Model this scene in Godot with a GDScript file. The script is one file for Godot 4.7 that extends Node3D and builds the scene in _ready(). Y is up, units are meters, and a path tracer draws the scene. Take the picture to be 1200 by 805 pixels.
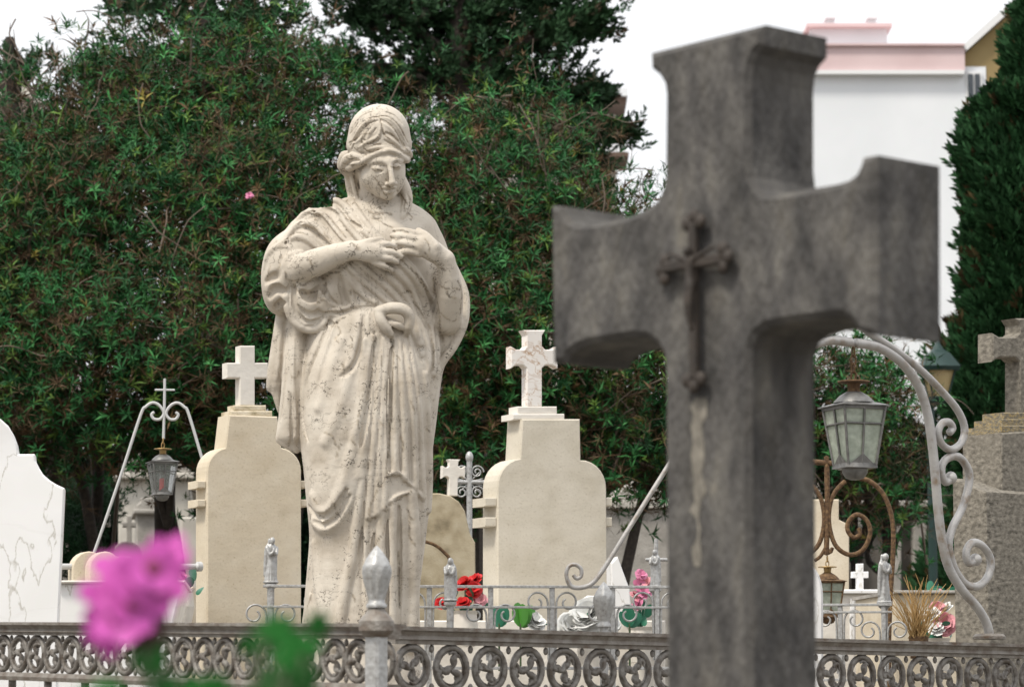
extends Node3D
# An old Mediterranean cemetery under a white sky: a marble woman behind a low iron fence, a stone cross close by.

const FPX := 3664.0          # focal length in photo pixels
const PITCH := 0.12427       # the low camera looks up a little
const EYE := 0.55
const STATUE_D := 8.0
const STATUE_UNIT := 8.0 / 3664.0

var M := {}

func _ready() -> void:
	var cam := Camera3D.new()
	cam.name = "camera"
	add_child(cam)
	cam.near = 0.1
	cam.far = 1500.0
	var lens := CameraAttributesPhysical.new()
	lens.frustum_focal_length = 12.0 * FPX / 402.5
	lens.frustum_focus_distance = 8.2
	lens.frustum_near = 0.1
	lens.frustum_far = 1500.0
	lens.exposure_aperture = 12.5
	cam.attributes = lens
	cam.transform = Transform3D(Basis(Vector3.RIGHT, PITCH), Vector3(0, EYE, 0))
	var we := WorldEnvironment.new()
	we.name = "world_environment"
	var e := Environment.new()
	var sk := ProceduralSkyMaterial.new()
	# overcast: the zenith about two and a half times as bright as the horizon
	sk.sky_top_color = Color(1.24, 1.25, 1.27)
	sk.sky_horizon_color = Color(0.97, 0.975, 0.985)
	sk.sky_curve = 0.6
	sk.ground_bottom_color = Color(0.36, 0.34, 0.31)
	sk.ground_horizon_color = Color(0.5, 0.49, 0.47)
	sk.sun_angle_max = 1.0
	e.sky = Sky.new()
	e.sky.sky_material = sk
	e.background_mode = Environment.BG_SKY
	e.background_energy_multiplier = 0.66
	e.tonemap_mode = Environment.TONE_MAPPER_LINEAR
	e.tonemap_exposure = 1.55
	e.sdfgi_enabled = true
	e.ssao_enabled = true
	e.ssil_enabled = true
	we.environment = e
	add_child(we)
	var sun := DirectionalLight3D.new()
	sun.name = "sun"
	sun.light_energy = 0.7
	sun.light_angular_distance = 12.0
	sun.light_color = Color(1.0, 0.975, 0.93)
	sun.shadow_enabled = true
	sun.basis = Basis.looking_at(Vector3(0.42, -0.85, -0.42))
	add_child(sun)
	make_materials()
	build_ground()
	build_buildings()
	build_trees()
	build_background_tombs()
	build_tombstones()
	build_near_cross()
	build_statue(M.statue)
	build_fences()
	build_railings()
	build_brackets()
	build_statuettes()
	build_flowers()

# ---------------------------------------------------------------- geometry helpers
class MB:
	# collects vertices, normals and triangles of one mesh
	var v := PackedVector3Array()
	var n := PackedVector3Array()
	var c := PackedColorArray()
	var ix := PackedInt32Array()

	func tri(a: Vector3, b: Vector3, d: Vector3) -> void:
		var nn := (b - a).cross(d - a)
		if nn.length_squared() < 1e-18: return
		nn = nn.normalized()
		var k := v.size()
		v.append(a); v.append(b); v.append(d)
		n.append(nn); n.append(nn); n.append(nn)
		ix.append(k); ix.append(k + 1); ix.append(k + 2)

	func quad(a: Vector3, b: Vector3, d: Vector3, e: Vector3) -> void:
		tri(a, b, d); tri(a, d, e)

	func vert(p: Vector3, nn: Vector3) -> int:
		v.append(p); n.append(nn)
		return v.size() - 1

	func face(a: int, b: int, d: int) -> void:
		# keeps the winding in step with the normals
		var g := (v[b] - v[a]).cross(v[d] - v[a])
		if g.dot(n[a] + n[b] + n[d]) < 0.0:
			ix.append(a); ix.append(d); ix.append(b)
		else:
			ix.append(a); ix.append(b); ix.append(d)

	func box(ctr: Vector3, size: Vector3, bas := Basis.IDENTITY, bev := 0.0) -> void:
		var h := size * 0.5
		if bev <= 0.0:
			for ax in 3:
				for s in [-1.0, 1.0]:
					var q := []
					for k in [[-1, -1], [1, -1], [1, 1], [-1, 1]]:
						var p := Vector3()
						p[ax] = s * h[ax]
						p[(ax + 1) % 3] = k[0] * h[(ax + 1) % 3]
						p[(ax + 2) % 3] = k[1] * h[(ax + 2) % 3]
						q.append(ctr + bas * p)
					if s > 0: quad(q[0], q[1], q[2], q[3])
					else: quad(q[3], q[2], q[1], q[0])
			return
		var r := PackedVector2Array([Vector2(-h.x, -h.y), Vector2(h.x, -h.y), Vector2(h.x, h.y), Vector2(-h.x, h.y)])
		extrude(r, -h.z, h.z, bev, Transform3D(bas, ctr))

	# poly runs counter-clockwise seen from +z; z0 < z1; bev chamfers both rims
	func extrude(poly: PackedVector2Array, z0: float, z1: float, bev: float, t := Transform3D.IDENTITY) -> void:
		if Geometry2D.is_polygon_clockwise(poly):
			poly = poly.duplicate(); poly.reverse()
		var clean := PackedVector2Array()
		for q in poly:
			if clean.is_empty() or clean[clean.size() - 1].distance_to(q) > 1e-5: clean.append(q)
		if clean[0].distance_to(clean[clean.size() - 1]) < 1e-5: clean.remove_at(clean.size() - 1)
		poly = clean
		var m := poly.size()
		var inner := PackedVector2Array()
		for i in m:
			var a := (poly[i] - poly[(i + m - 1) % m]).normalized()
			var b := (poly[(i + 1) % m] - poly[i]).normalized()
			var na := Vector2(-a.y, a.x)
			var nb := Vector2(-b.y, b.x)
			var s := na + nb
			var k := 1.0 / maxf(0.35, 1.0 + na.dot(nb))
			inner.append(poly[i] + s * k * bev)
		var tris := Geometry2D.triangulate_polygon(poly)
		if tris.is_empty(): print("no faces for an outline of ", m)
		for i in range(0, tris.size(), 3):
			var p := [inner[tris[i]], inner[tris[i + 1]], inner[tris[i + 2]]]
			if (p[1] - p[0]).cross(p[2] - p[0]) < 0:
				var sw = p[1]; p[1] = p[2]; p[2] = sw
			tri(t * Vector3(p[0].x, p[0].y, z1), t * Vector3(p[1].x, p[1].y, z1), t * Vector3(p[2].x, p[2].y, z1))
			tri(t * Vector3(p[0].x, p[0].y, z0), t * Vector3(p[2].x, p[2].y, z0), t * Vector3(p[1].x, p[1].y, z0))
		for i in m:
			var j := (i + 1) % m
			var a0 := t * Vector3(poly[i].x, poly[i].y, z0 + bev)
			var b0 := t * Vector3(poly[j].x, poly[j].y, z0 + bev)
			var a1 := t * Vector3(poly[i].x, poly[i].y, z1 - bev)
			var b1 := t * Vector3(poly[j].x, poly[j].y, z1 - bev)
			quad(a0, b0, b1, a1)
			if bev > 0.0:
				quad(a1, b1, t * Vector3(inner[j].x, inner[j].y, z1), t * Vector3(inner[i].x, inner[i].y, z1))
				quad(t * Vector3(inner[i].x, inner[i].y, z0), t * Vector3(inner[j].x, inner[j].y, z0), b0, a0)

	# round bar along pts; radii one per point (or one for all); flat > 0 squashes it across `side`
	func tube(pts: PackedVector3Array, rad, sides := 8, caps := true, flat := 1.0, side := Vector3.ZERO) -> void:
		var m := pts.size()
		var up := Vector3.UP
		var t0 := (pts[1] - pts[0]).normalized()
		if absf(t0.dot(up)) > 0.9: up = Vector3.RIGHT
		var x := t0.cross(up).normalized()
		var base := v.size()
		for i in m:
			var t := (pts[mini(i + 1, m - 1)] - pts[maxi(i - 1, 0)]).normalized()
			x = (x - t * x.dot(t)).normalized()
			var y := t.cross(x)
			if side != Vector3.ZERO:
				x = (side - t * side.dot(t)).normalized()
				y = t.cross(x)
			var r: float = rad[i] if rad is Array or rad is PackedFloat32Array else rad
			for k in sides:
				var a := TAU * k / sides
				var nn := x * cos(a) * flat + y * sin(a)
				vert(pts[i] + nn * r, (x * cos(a) / flat + y * sin(a)).normalized())
		for i in m - 1:
			for k in sides:
				var a := base + i * sides + k
				var b := base + i * sides + (k + 1) % sides
				face(a, b, a + sides); face(b, b + sides, a + sides)
		if caps:
			for e in [0, m - 1]:
				var nn := (pts[e] - pts[1 if e == 0 else m - 2]).normalized()
				var r: float = rad[e] if rad is Array or rad is PackedFloat32Array else rad
				var c0 := vert(pts[e] + nn * r * 0.35, nn)
				for k in sides:
					face(c0, base + e * sides + k, base + e * sides + (k + 1) % sides)

	# profile of (radius, y) turned about +y
	func lathe(prof: PackedVector2Array, seg := 16, t := Transform3D.IDENTITY, sharp := true) -> void:
		var m := prof.size()
		for i in m - 1:
			var d := (prof[i + 1] - prof[i])
			if d.length() < 1e-7: continue
			d = d.normalized()
			var nn := Vector2(d.y, -d.x)
			var n0 := nn
			var n1 := nn
			if not sharp:
				if i > 0:
					var e := (prof[i] - prof[i - 1]).normalized()
					n0 = (nn + Vector2(e.y, -e.x)).normalized()
				if i < m - 2:
					var e2 := (prof[i + 2] - prof[i + 1]).normalized()
					n1 = (nn + Vector2(e2.y, -e2.x)).normalized()
			var base := v.size()
			for k in seg:
				var a := TAU * (k + 0.5) / seg
				var c2 := cos(a)
				var s2 := sin(a)
				vert(t * Vector3(prof[i].x * c2, prof[i].y, prof[i].x * s2), (t.basis * Vector3(n0.x * c2, n0.y, n0.x * s2)).normalized())
				vert(t * Vector3(prof[i + 1].x * c2, prof[i + 1].y, prof[i + 1].x * s2), (t.basis * Vector3(n1.x * c2, n1.y, n1.x * s2)).normalized())
			for k in seg:
				var a := base + 2 * k
				var b := base + 2 * ((k + 1) % seg)
				face(a, b, a + 1); face(b, b + 1, a + 1)

	func ball(ctr: Vector3, r: Vector3, bas := Basis.IDENTITY, seg := 10, rings := 6) -> void:
		var base := v.size()
		for i in rings + 1:
			var e := PI * i / rings
			for k in seg:
				var a := TAU * k / seg
				var q := Vector3(sin(e) * cos(a), cos(e), sin(e) * sin(a))
				vert(ctr + bas * (q * r), (bas * (q / r)).normalized())
		for i in rings:
			for k in seg:
				var a := base + i * seg + k
				var b := base + i * seg + (k + 1) % seg
				if i > 0: face(a, b, a + seg)
				if i < rings - 1: face(b, b + seg, a + seg)

	func mesh() -> ArrayMesh:
		var arr := []
		arr.resize(Mesh.ARRAY_MAX)
		arr[Mesh.ARRAY_VERTEX] = v
		arr[Mesh.ARRAY_NORMAL] = n
		if c.size() == v.size() and c.size() > 0: arr[Mesh.ARRAY_COLOR] = c
		var flip := ix.duplicate()
		for i in range(0, flip.size(), 3):
			var q := flip[i + 1]
			flip[i + 1] = flip[i + 2]
			flip[i + 2] = q
		arr[Mesh.ARRAY_INDEX] = flip
		var m := ArrayMesh.new()
		m.add_surface_from_arrays(Mesh.PRIMITIVE_TRIANGLES, arr)
		return m

var taken := {}

func numbered(called: String) -> String:
	taken[called] = taken.get(called, -1) + 1
	return called if taken[called] == 0 else "%s_%03d" % [called, taken[called]]

func tag(o: Node, label: String, category: String, group := "", kind := "") -> void:
	if label: o.set_meta("label", label)
	if category: o.set_meta("category", category)
	if group: o.set_meta("group", group)
	if kind: o.set_meta("kind", kind)

func thing(called: String, where: Vector3, label: String, category: String, group := "") -> Node3D:
	var o := Node3D.new()
	o.name = numbered(called)
	add_child(o)
	o.position = where
	tag(o, label, category, group)
	return o

func part(mb, called: String, m: Material, parent: Node, where := Vector3.ZERO) -> MeshInstance3D:
	var o := MeshInstance3D.new()
	o.mesh = mb.mesh() if mb is MB else mb
	o.material_override = m
	o.name = numbered(called) if parent == self else called
	parent.add_child(o, true)
	o.position = where
	return o

# world point seen at photo pixel (u, v) at depth d metres in front of the camera
func P(u: float, v: float, d: float) -> Vector3:
	var x := (u - 600.0) / FPX
	var y := (402.5 - v) / FPX
	var c := cos(PITCH)
	var s := sin(PITCH)
	var dir := Vector3(x, y * c + s, y * s - c)
	return Vector3(0, EYE, 0) + dir * (d / -dir.z)

# metres per photo pixel at depth d
func mpp(d: float) -> float:
	return d / FPX

func smooth_path(p: PackedVector3Array, step := 6) -> PackedVector3Array:
	var out := PackedVector3Array()
	var m := p.size()
	for i in m - 1:
		var a := p[maxi(i - 1, 0)]
		var b := p[i]
		var c := p[i + 1]
		var d := p[mini(i + 2, m - 1)]
		for k in step:
			out.append(b.cubic_interpolate(c, a, d, float(k) / step))
	out.append(p[m - 1])
	return out

func spiral(c: Vector2, r0: float, r1: float, a0: float, a1: float, steps := 28) -> Array:
	var o := []
	for i in steps + 1:
		var t := float(i) / steps
		var r := lerpf(r0, r1, t)
		var a := lerpf(a0, a1, t)
		o.append(c + Vector2(cos(a), sin(a)) * r)
	return o

# ---------------------------------------------------------------- materials
func lin(r: float, g: float, b: float) -> Color:
	return Color(r, g, b).linear_to_srgb()

func noise_tex(seed_: int, freq: float, stops: Array, size := 512, oct := 5, type := FastNoiseLite.TYPE_SIMPLEX_SMOOTH, fractal := FastNoiseLite.FRACTAL_FBM, warp := 0.0) -> NoiseTexture2D:
	var f := FastNoiseLite.new()
	f.seed = seed_
	f.noise_type = type
	f.frequency = freq
	f.fractal_type = fractal
	f.fractal_octaves = oct
	if warp > 0.0:
		f.domain_warp_enabled = true
		f.domain_warp_amplitude = warp
		f.domain_warp_frequency = freq * 1.5
	var t := NoiseTexture2D.new()
	t.width = size
	t.height = size
	t.seamless = true
	t.noise = f
	t.normalize = true
	if stops.size():
		var g := Gradient.new()
		var off := PackedFloat32Array()
		var col := PackedColorArray()
		for s in stops:
			off.append(s[0])
			col.append(s[1])
		g.offsets = off
		g.colors = col
		t.color_ramp = g
	return t

func bump_tex(seed_: int, freq: float, strength: float, oct := 5, size := 512) -> NoiseTexture2D:
	var t := noise_tex(seed_, freq, [], size, oct)
	t.as_normal_map = true
	t.bump_strength = strength
	return t

func plain(col: Color, rough := 0.8, metal := 0.0, spec := 0.5) -> StandardMaterial3D:
	var m := StandardMaterial3D.new()
	m.albedo_color = col
	m.roughness = rough
	m.metallic = metal
	m.metallic_specular = spec
	return m

# mottled surface: colour from a ramp over noise, fine relief, triplanar in the object's own axes
func stone(tex: Texture2D, scale: float, rough: float, bump: Texture2D = null, bump_amount := 1.0, world := true) -> StandardMaterial3D:
	var m := StandardMaterial3D.new()
	m.albedo_texture = tex
	m.uv1_triplanar = true
	m.uv1_world_triplanar = world
	m.uv1_scale = Vector3.ONE * scale
	m.roughness = rough
	if bump:
		m.normal_enabled = true
		m.normal_texture = bump
		m.normal_scale = bump_amount
	return m

func add_detail(m: StandardMaterial3D, tex: Texture2D, mask: Texture2D, scale: float, world := true) -> void:
	m.detail_enabled = true
	m.detail_albedo = tex
	m.detail_mask = mask
	m.detail_blend_mode = BaseMaterial3D.BLEND_MODE_MUL
	m.detail_uv_layer = BaseMaterial3D.DETAIL_UV_2
	m.uv2_triplanar = true
	m.uv2_world_triplanar = world
	m.uv2_scale = Vector3.ONE * scale

# ---------------------------------------------------------------- carved figures: distance fields meshed as surface nets
class Field:
	# primitives are applied in order: kind 0 tapered capsule, 1 ellipsoid, 2 column; op 0 joins, 1 carves
	var kind := PackedInt32Array()
	var op := PackedInt32Array()
	var kk := PackedFloat32Array()
	var a := PackedVector3Array()
	var ba := PackedVector3Array()
	var inv := PackedFloat32Array()
	var r0 := PackedFloat32Array()
	var dr := PackedFloat32Array()
	var zs := PackedFloat32Array()
	var bas: Array[Basis] = []
	var grp := PackedInt32Array()   # neighbours of one group join without swelling
	var ylo := PackedFloat32Array()
	var yhi := PackedFloat32Array()
	var group := 0
	var rows := []      # column rows: y, centre x, half width, centre z, half depth
	var cy0 := 0.0
	var cstep := 4.0
	var ccx := PackedFloat32Array()
	var cax := PackedFloat32Array()
	var ccz := PackedFloat32Array()
	var cbz := PackedFloat32Array()

	func _push(k: int, o: int, sm: float) -> void:
		kind.append(k); op.append(o); kk.append(maxf(sm, 0.01))
		group += 1
		grp.append(group); ylo.append(-1e4); yhi.append(1e4)
		a.append(Vector3.ZERO); ba.append(Vector3.ZERO); inv.append(0.0); r0.append(0.0); dr.append(0.0); zs.append(1.0); bas.append(Basis.IDENTITY)

	# a figure drawn up as seen by a low eye: what stands forward sits a little lower than it looks
	var low := 0.0
	var bow := 0.0       # a bowed head: the brow stands further forward than the chin
	func true_place(p: Vector3) -> Vector3:
		p.z += (205.0 - minf(p.y, 228.0)) * bow
		return p if low == 0.0 else Vector3(p.x + (600.0 - p.x) * low * p.z, p.y + (860.0 - p.y) * low * p.z, p.z)

	func cap(p: Vector3, q: Vector3, ra: float, rb: float, sm: float, o := 0, squash := 1.0, drawn := true) -> void:
		if drawn:
			p = true_place(p); q = true_place(q)
		_push(0, o, sm)
		var i := kind.size() - 1
		a[i] = p; ba[i] = q - p
		inv[i] = 1.0 / maxf((q - p).length_squared(), 1e-6)
		r0[i] = ra; dr[i] = rb - ra; zs[i] = squash
		ylo[i] = minf(p.y - ra, q.y - rb); yhi[i] = maxf(p.y + ra, q.y + rb)

	func same() -> void:
		group -= 1
		grp[-1] = grp[-2]

	func ell(p: Vector3, r: Vector3, sm: float, o := 0, euler := Vector3.ZERO) -> void:
		p = true_place(p)
		_push(1, o, sm)
		var i := kind.size() - 1
		a[i] = p
		bas[i] = (Basis(Vector3.RIGHT, -atan(bow)) * Basis.from_euler(euler * PI / 180.0)).inverse()
		ba[i] = Vector3(1.0 / r.x, 1.0 / r.y, 1.0 / r.z)
		r0[i] = minf(r.x, minf(r.y, r.z))
		dr[i] = maxf(r.x, maxf(r.y, r.z))
		ylo[i] = p.y - dr[i]; yhi[i] = p.y + dr[i]

	func column(rw: Array, sm: float) -> void:
		_push(2, 0, sm)
		cy0 = rw[0][0]
		var n := int((rw[-1][0] - cy0) / cstep) + 1
		var j := 0
		for i in n:
			var y := cy0 + i * cstep
			while j < rw.size() - 2 and rw[j + 1][0] < y: j += 1
			var t := clampf((y - rw[j][0]) / (rw[j + 1][0] - rw[j][0]), 0.0, 1.0)
			var p0 = rw[maxi(j - 1, 0)]
			var p1 = rw[j]
			var p2 = rw[j + 1]
			var p3 = rw[mini(j + 2, rw.size() - 1)]
			var o := []
			for q in range(1, 5):
				o.append(clampf(cubic_interpolate(p1[q], p2[q], p0[q], p3[q], t), minf(p1[q], p2[q]) - 3.0, maxf(p1[q], p2[q]) + 3.0))
			ccx.append((o[0] + o[1]) * 0.5); cax.append((o[1] - o[0]) * 0.5); ccz.append(o[2]); cbz.append(o[3])

	func one(i: int, p: Vector3) -> float:
		var k := kind[i]
		if k == 0:
			var pa := p - a[i]
			var b := ba[i]
			var h := clampf(pa.dot(b) * inv[i], 0.0, 1.0)
			pa -= b * h
			pa.z *= zs[i]
			return pa.length() - r0[i] - dr[i] * h
		if k == 1:
			var q := (bas[i] * (p - a[i])) * ba[i]
			var l := q.length()
			var g := (q * ba[i]).length()
			return l * (l - 1.0) / maxf(g, 1e-5)
		var f := (p.y - cy0) / cstep
		var m := ccx.size() - 1
		var dy := maxf(maxf(-f, f - m) * cstep, 0.0)
		f = clampf(f, 0.0, m - 0.001)
		var j := int(f)
		var t := f - j
		var aw := lerpf(cax[j], cax[j + 1], t)
		var bw := lerpf(cbz[j], cbz[j + 1], t)
		var qx := (p.x - lerpf(ccx[j], ccx[j + 1], t)) / aw
		var qz := (p.z - lerpf(ccz[j], ccz[j + 1], t)) / bw
		var l2 := sqrt(qx * qx + qz * qz)
		var g2 := sqrt(qx * qx / (aw * aw) + qz * qz / (bw * bw))
		var d := l2 * (l2 - 1.0) / maxf(g2, 1e-5)
		return d if dy <= 0.0 else sqrt(maxf(d, 0.0) ** 2 + dy * dy)

	func eval(p: Vector3, list: PackedInt32Array) -> float:
		var d := 1e3
		var cur := -1
		var e := 0.0
		var k := 1.0
		var o := 0
		for i in list:
			var x: float
			if kind[i] == 0:
				var pa := p - a[i]
				var b := ba[i]
				var h := clampf(pa.dot(b) * inv[i], 0.0, 1.0)
				pa -= b * h
				if zs[i] != 1.0: pa.z *= zs[i]
				x = pa.length() - r0[i] - dr[i] * h
			else:
				x = one(i, p)
			if grp[i] == cur:
				if x < e: e = x
				continue
			if cur >= 0:
				if o == 0:
					var h := maxf(k - absf(d - e), 0.0) / k
					d = minf(d, e) - h * h * k * 0.25
				else:
					var h := maxf(k - absf(d + e), 0.0) / k
					d = maxf(d, -e) + h * h * k * 0.25
			cur = grp[i]
			e = x
			k = kk[i]
			o = op[i]
		if cur >= 0:
			if o == 0:
				var h := maxf(k - absf(d - e), 0.0) / k
				d = minf(d, e) - h * h * k * 0.25
			else:
				var h := maxf(k - absf(d + e), 0.0) / k
				d = maxf(d, -e) + h * h * k * 0.25
		return d

	func all() -> PackedInt32Array:
		var l := PackedInt32Array()
		for i in kind.size(): l.append(i)
		return l

	func near(p: Vector3, reach: float, from: PackedInt32Array) -> PackedInt32Array:
		var l := PackedInt32Array()
		var es := PackedFloat32Array()
		var best := 1e3
		for i in from:
			var e := one(i, p)
			es.append(e)
			if op[i] == 0: best = minf(best, e)
		for j in from.size():
			var i := from[j]
			var lim := (best + 2.0 * reach if op[i] == 0 else reach) + kk[i] + 1.0
			if kind[i] == 1: lim += reach * 0.6
			if es[j] < lim: l.append(i)
		return l

	# point of the front surface met on the line of sight drawn at (x, y)
	func front(x: float, y: float, list: PackedInt32Array, z0 := 130.0) -> Vector3:
		var z := z0
		for s in 60:
			var p := true_place(Vector3(x, y, z))
			var d := eval(p, list)
			if d < 0.25: return p
			z -= maxf(d * 0.8, 0.3)
			if z < -80.0: break
		return Vector3(x, y, -1e3)

	# appends the surface inside the box lo..hi to mb; place() maps field points to metres: o + (p - org) * k, y downwards
	func net(mb: MB, lo: Vector3, hi: Vector3, cell: float, org: Vector3, k: float) -> void:
		var B := 6
		var nx := int(ceil((hi.x - lo.x) / cell / B))
		var ny := int(ceil((hi.y - lo.y) / cell / B))
		var nz := int(ceil((hi.z - lo.z) / cell / B))
		var sx := nx * B + 1
		var sy := ny * B + 1
		var sz := nz * B + 1
		var g := PackedFloat32Array()
		g.resize(sx * sy * sz)
		g.fill(9.0)
		var half := B * cell * 0.5
		var reach := half * 1.74
		var live := []
		var every := all()
		for by in ny:
			# one list for each slab keeps the inner search short
			var y0 := lo.y + by * B * cell - reach * 2.0
			var y1 := lo.y + (by + 1) * B * cell + reach * 2.0
			var slab := PackedInt32Array()
			for i in every:
				if yhi[i] + kk[i] > y0 and ylo[i] - kk[i] < y1: slab.append(i)
			for bz4 in range(0, nz, 4):
				for bx4 in range(0, nx, 4):
					var c4 := lo + Vector3(bx4 + 2, by + 0.5, bz4 + 2) * B * cell
					var wide := near(c4, reach * 3.4, slab)
					if wide.is_empty(): continue
					var dw := eval(c4, wide)
					if absf(dw) > reach * 5.0: continue
					for bz in range(bz4, mini(bz4 + 4, nz)):
						for bx in range(bx4, mini(bx4 + 4, nx)):
							var c := lo + (Vector3(bx, by, bz) + Vector3.ONE * 0.5) * B * cell
							var list := near(c, reach, wide)
							if list.is_empty(): continue
							var d := eval(c, list)
							if absf(d) > reach * 1.22:
								continue
							for sub in 8:
								var o3 := Vector3i(bx * 6 + (sub & 1) * 3, by * 6 + ((sub >> 1) & 1) * 3, bz * 6 + (sub >> 2) * 3)
								var d3 := eval(lo + (Vector3(o3) + Vector3.ONE * 1.5) * cell, list)
								if absf(d3) > cell * 3.3: continue
								live.append(o3)
								for iz in 4:
									for iy in 4:
										var row := ((o3.z + iz) * sy + o3.y + iy) * sx + o3.x
										var p := lo + Vector3(o3.x, o3.y + iy, o3.z + iz) * cell
										for ix in 4:
											if g[row + ix] == 9.0: g[row + ix] = eval(p, list)
											p.x += cell
		var id := PackedInt32Array()
		id.resize(sx * sy * sz)
		id.fill(-1)
		var X := 1
		var Y := sx
		var Z := sx * sy
		var offs := [0, X, Y, X + Y, Z, X + Z, Y + Z, X + Y + Z]
		var val := PackedFloat32Array()
		val.resize(8)
		for bl in live:
			for iz in 3:
				for iy in 3:
					for ix in 3:
						var cx: int = bl.x + ix
						var cy: int = bl.y + iy
						var cz: int = bl.z + iz
						var at := cz * Z + cy * Y + cx
						var neg := 0
						for q in 8:
							var f := g[at + offs[q]]
							val[q] = f
							if f < 0.0: neg += 1
						if neg == 0 or neg == 8: continue
						var s := Vector3.ZERO
						var m := 0
						for e in EDGES:
							var f0 := val[e[0]]
							var f1 := val[e[1]]
							if (f0 < 0.0) != (f1 < 0.0):
								var t := f0 / (f0 - f1)
								s += CORN[e[0]].lerp(CORN[e[1]], t)
								m += 1
						s /= m
						var gx := (val[1] - val[0]) * (1 - s.y) + (val[3] - val[2]) * s.y
						var gx2 := (val[5] - val[4]) * (1 - s.y) + (val[7] - val[6]) * s.y
						var gy := (val[2] - val[0]) * (1 - s.x) + (val[3] - val[1]) * s.x
						var gy2 := (val[6] - val[4]) * (1 - s.x) + (val[7] - val[5]) * s.x
						var gz := (val[4] - val[0]) * (1 - s.x) + (val[5] - val[1]) * s.x
						var gz2 := (val[6] - val[2]) * (1 - s.x) + (val[7] - val[3]) * s.x
						var nn := Vector3(lerpf(gx, gx2, s.z), -lerpf(gy, gy2, s.z), lerpf(gz, gz2, s.y)).normalized()
						var p := lo + (Vector3(cx, cy, cz) + s) * cell - org
						id[at] = mb.vert(Vector3(p.x, -p.y, p.z) * k, nn)
		for bl in live:
			for iz in 3:
				for iy in 3:
					for ix in 3:
						var cx: int = bl.x + ix
						var cy: int = bl.y + iy
						var cz: int = bl.z + iz
						var at := cz * Z + cy * Y + cx
						if id[at] < 0: continue
						var i0 := g[at] < 0.0
						if cy > 0 and cz > 0 and (g[at + X] < 0.0) != i0:
							_q(mb, id[at], id[at - Y], id[at - Y - Z], id[at - Z])
						if cx > 0 and cz > 0 and (g[at + Y] < 0.0) != i0:
							_q(mb, id[at], id[at - X], id[at - X - Z], id[at - Z])
						if cx > 0 and cy > 0 and (g[at + Z] < 0.0) != i0:
							_q(mb, id[at], id[at - X], id[at - X - Y], id[at - Y])

	func _q(mb: MB, p: int, q: int, r: int, s: int) -> void:
		if p < 0 or q < 0 or r < 0 or s < 0: return
		mb.face(p, q, r); mb.face(p, r, s)

	const EDGES := [[0, 1], [2, 3], [4, 5], [6, 7], [0, 2], [1, 3], [4, 6], [5, 7], [0, 4], [1, 5], [2, 6], [3, 7]]
	const CORN := [Vector3(0, 0, 0), Vector3(1, 0, 0), Vector3(0, 1, 0), Vector3(1, 1, 0), Vector3(0, 0, 1), Vector3(1, 0, 1), Vector3(0, 1, 1), Vector3(1, 1, 1)]

# ---------------------------------------------------------------- the mourning woman
# drawn up in a millimetre-like carving grid: x to the right, y downwards, z towards the viewer, 1 unit = STATUE_UNIT metres
var sf: Field
var sbase: PackedInt32Array
var sfirst := 0

func on_front(x: float, y: float, sink: float, whole := false) -> Vector3:
	var list := sbase
	if whole:
		# everything carved so far at this height, so that cuts follow the folds
		list = PackedInt32Array()
		for i in range(sfirst, sf.kind.size()):
			if sf.yhi[i] > y - 12.0 and sf.ylo[i] < y + 24.0 and (sf.kind[i] != 0 or absf(sf.a[i].x - x) < 45.0): list.append(i)
	var p := sf.front(x, y, list)
	if p.z < -20.0: p = sf.true_place(Vector3(x, y, -20.0))
	return p - Vector3(0, 0, sink)

# a fold (carve = 0) or a cut (carve = 1) laid along points given in sheet coordinates: org + p / scale
func fold(org: Vector2, scale: float, r: float, sink: float, pts: Array, carve := 0, sm := 4.0, taper := 0.45) -> void:
	if carve and r > 1.7:
		r *= 1.3; sink += 0.45 * r; sm *= 0.6
	elif not carve:
		sink *= 0.5; sm = maxf(0.8, sm * 0.35)
	var p := PackedVector3Array()
	for i in range(0, pts.size(), 2):
		p.append(Vector3(org.x + pts[i] / scale, org.y + pts[i + 1] / scale, 0))
	p = smooth_path(p, 3)
	var q := PackedVector3Array()
	for e in p: q.append(on_front(e.x, e.y, sink, carve == 1))
	# even out jumps in depth
	for it in 2:
		for i in range(1, q.size() - 1):
			q[i].z = (q[i - 1].z + q[i].z * 2.0 + q[i + 1].z) * 0.25
	var m := q.size()
	for i in m - 1:
		var t0 := float(i) / (m - 1)
		var t1 := float(i + 1) / (m - 1)
		var f0 := lerpf(taper, 1.0, clampf(minf(t0, 1.0 - t0) * 3.5, 0.0, 1.0))
		var f1 := lerpf(taper, 1.0, clampf(minf(t1, 1.0 - t1) * 3.5, 0.0, 1.0))
		sf.cap(q[i], q[i + 1], r * f0, r * f1, sm, carve, 1.0, false)
		if i > 0: sf.same()

func chain(pts: Array, sm := 5.0, squash := 1.0, o := 0) -> void:
	# pts: x, y, z, r ... joined by a smooth curve
	var p: Array[Vector4] = []
	for i in range(0, pts.size(), 4): p.append(Vector4(pts[i], pts[i + 1], pts[i + 2], pts[i + 3]))
	var m := p.size()
	var q: Array[Vector4] = []
	for i in m - 1:
		var n := 3 if m > 2 else 1
		for k in n:
			q.append(p[i].cubic_interpolate(p[i + 1], p[maxi(i - 1, 0)], p[mini(i + 2, m - 1)], float(k) / n))
	q.append(p[m - 1])
	for i in q.size() - 1:
		sf.cap(Vector3(q[i].x, q[i].y, q[i].z), Vector3(q[i + 1].x, q[i + 1].y, q[i + 1].z), q[i].w, q[i + 1].w, sm, o, squash)
		if i > 0: sf.same()

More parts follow.
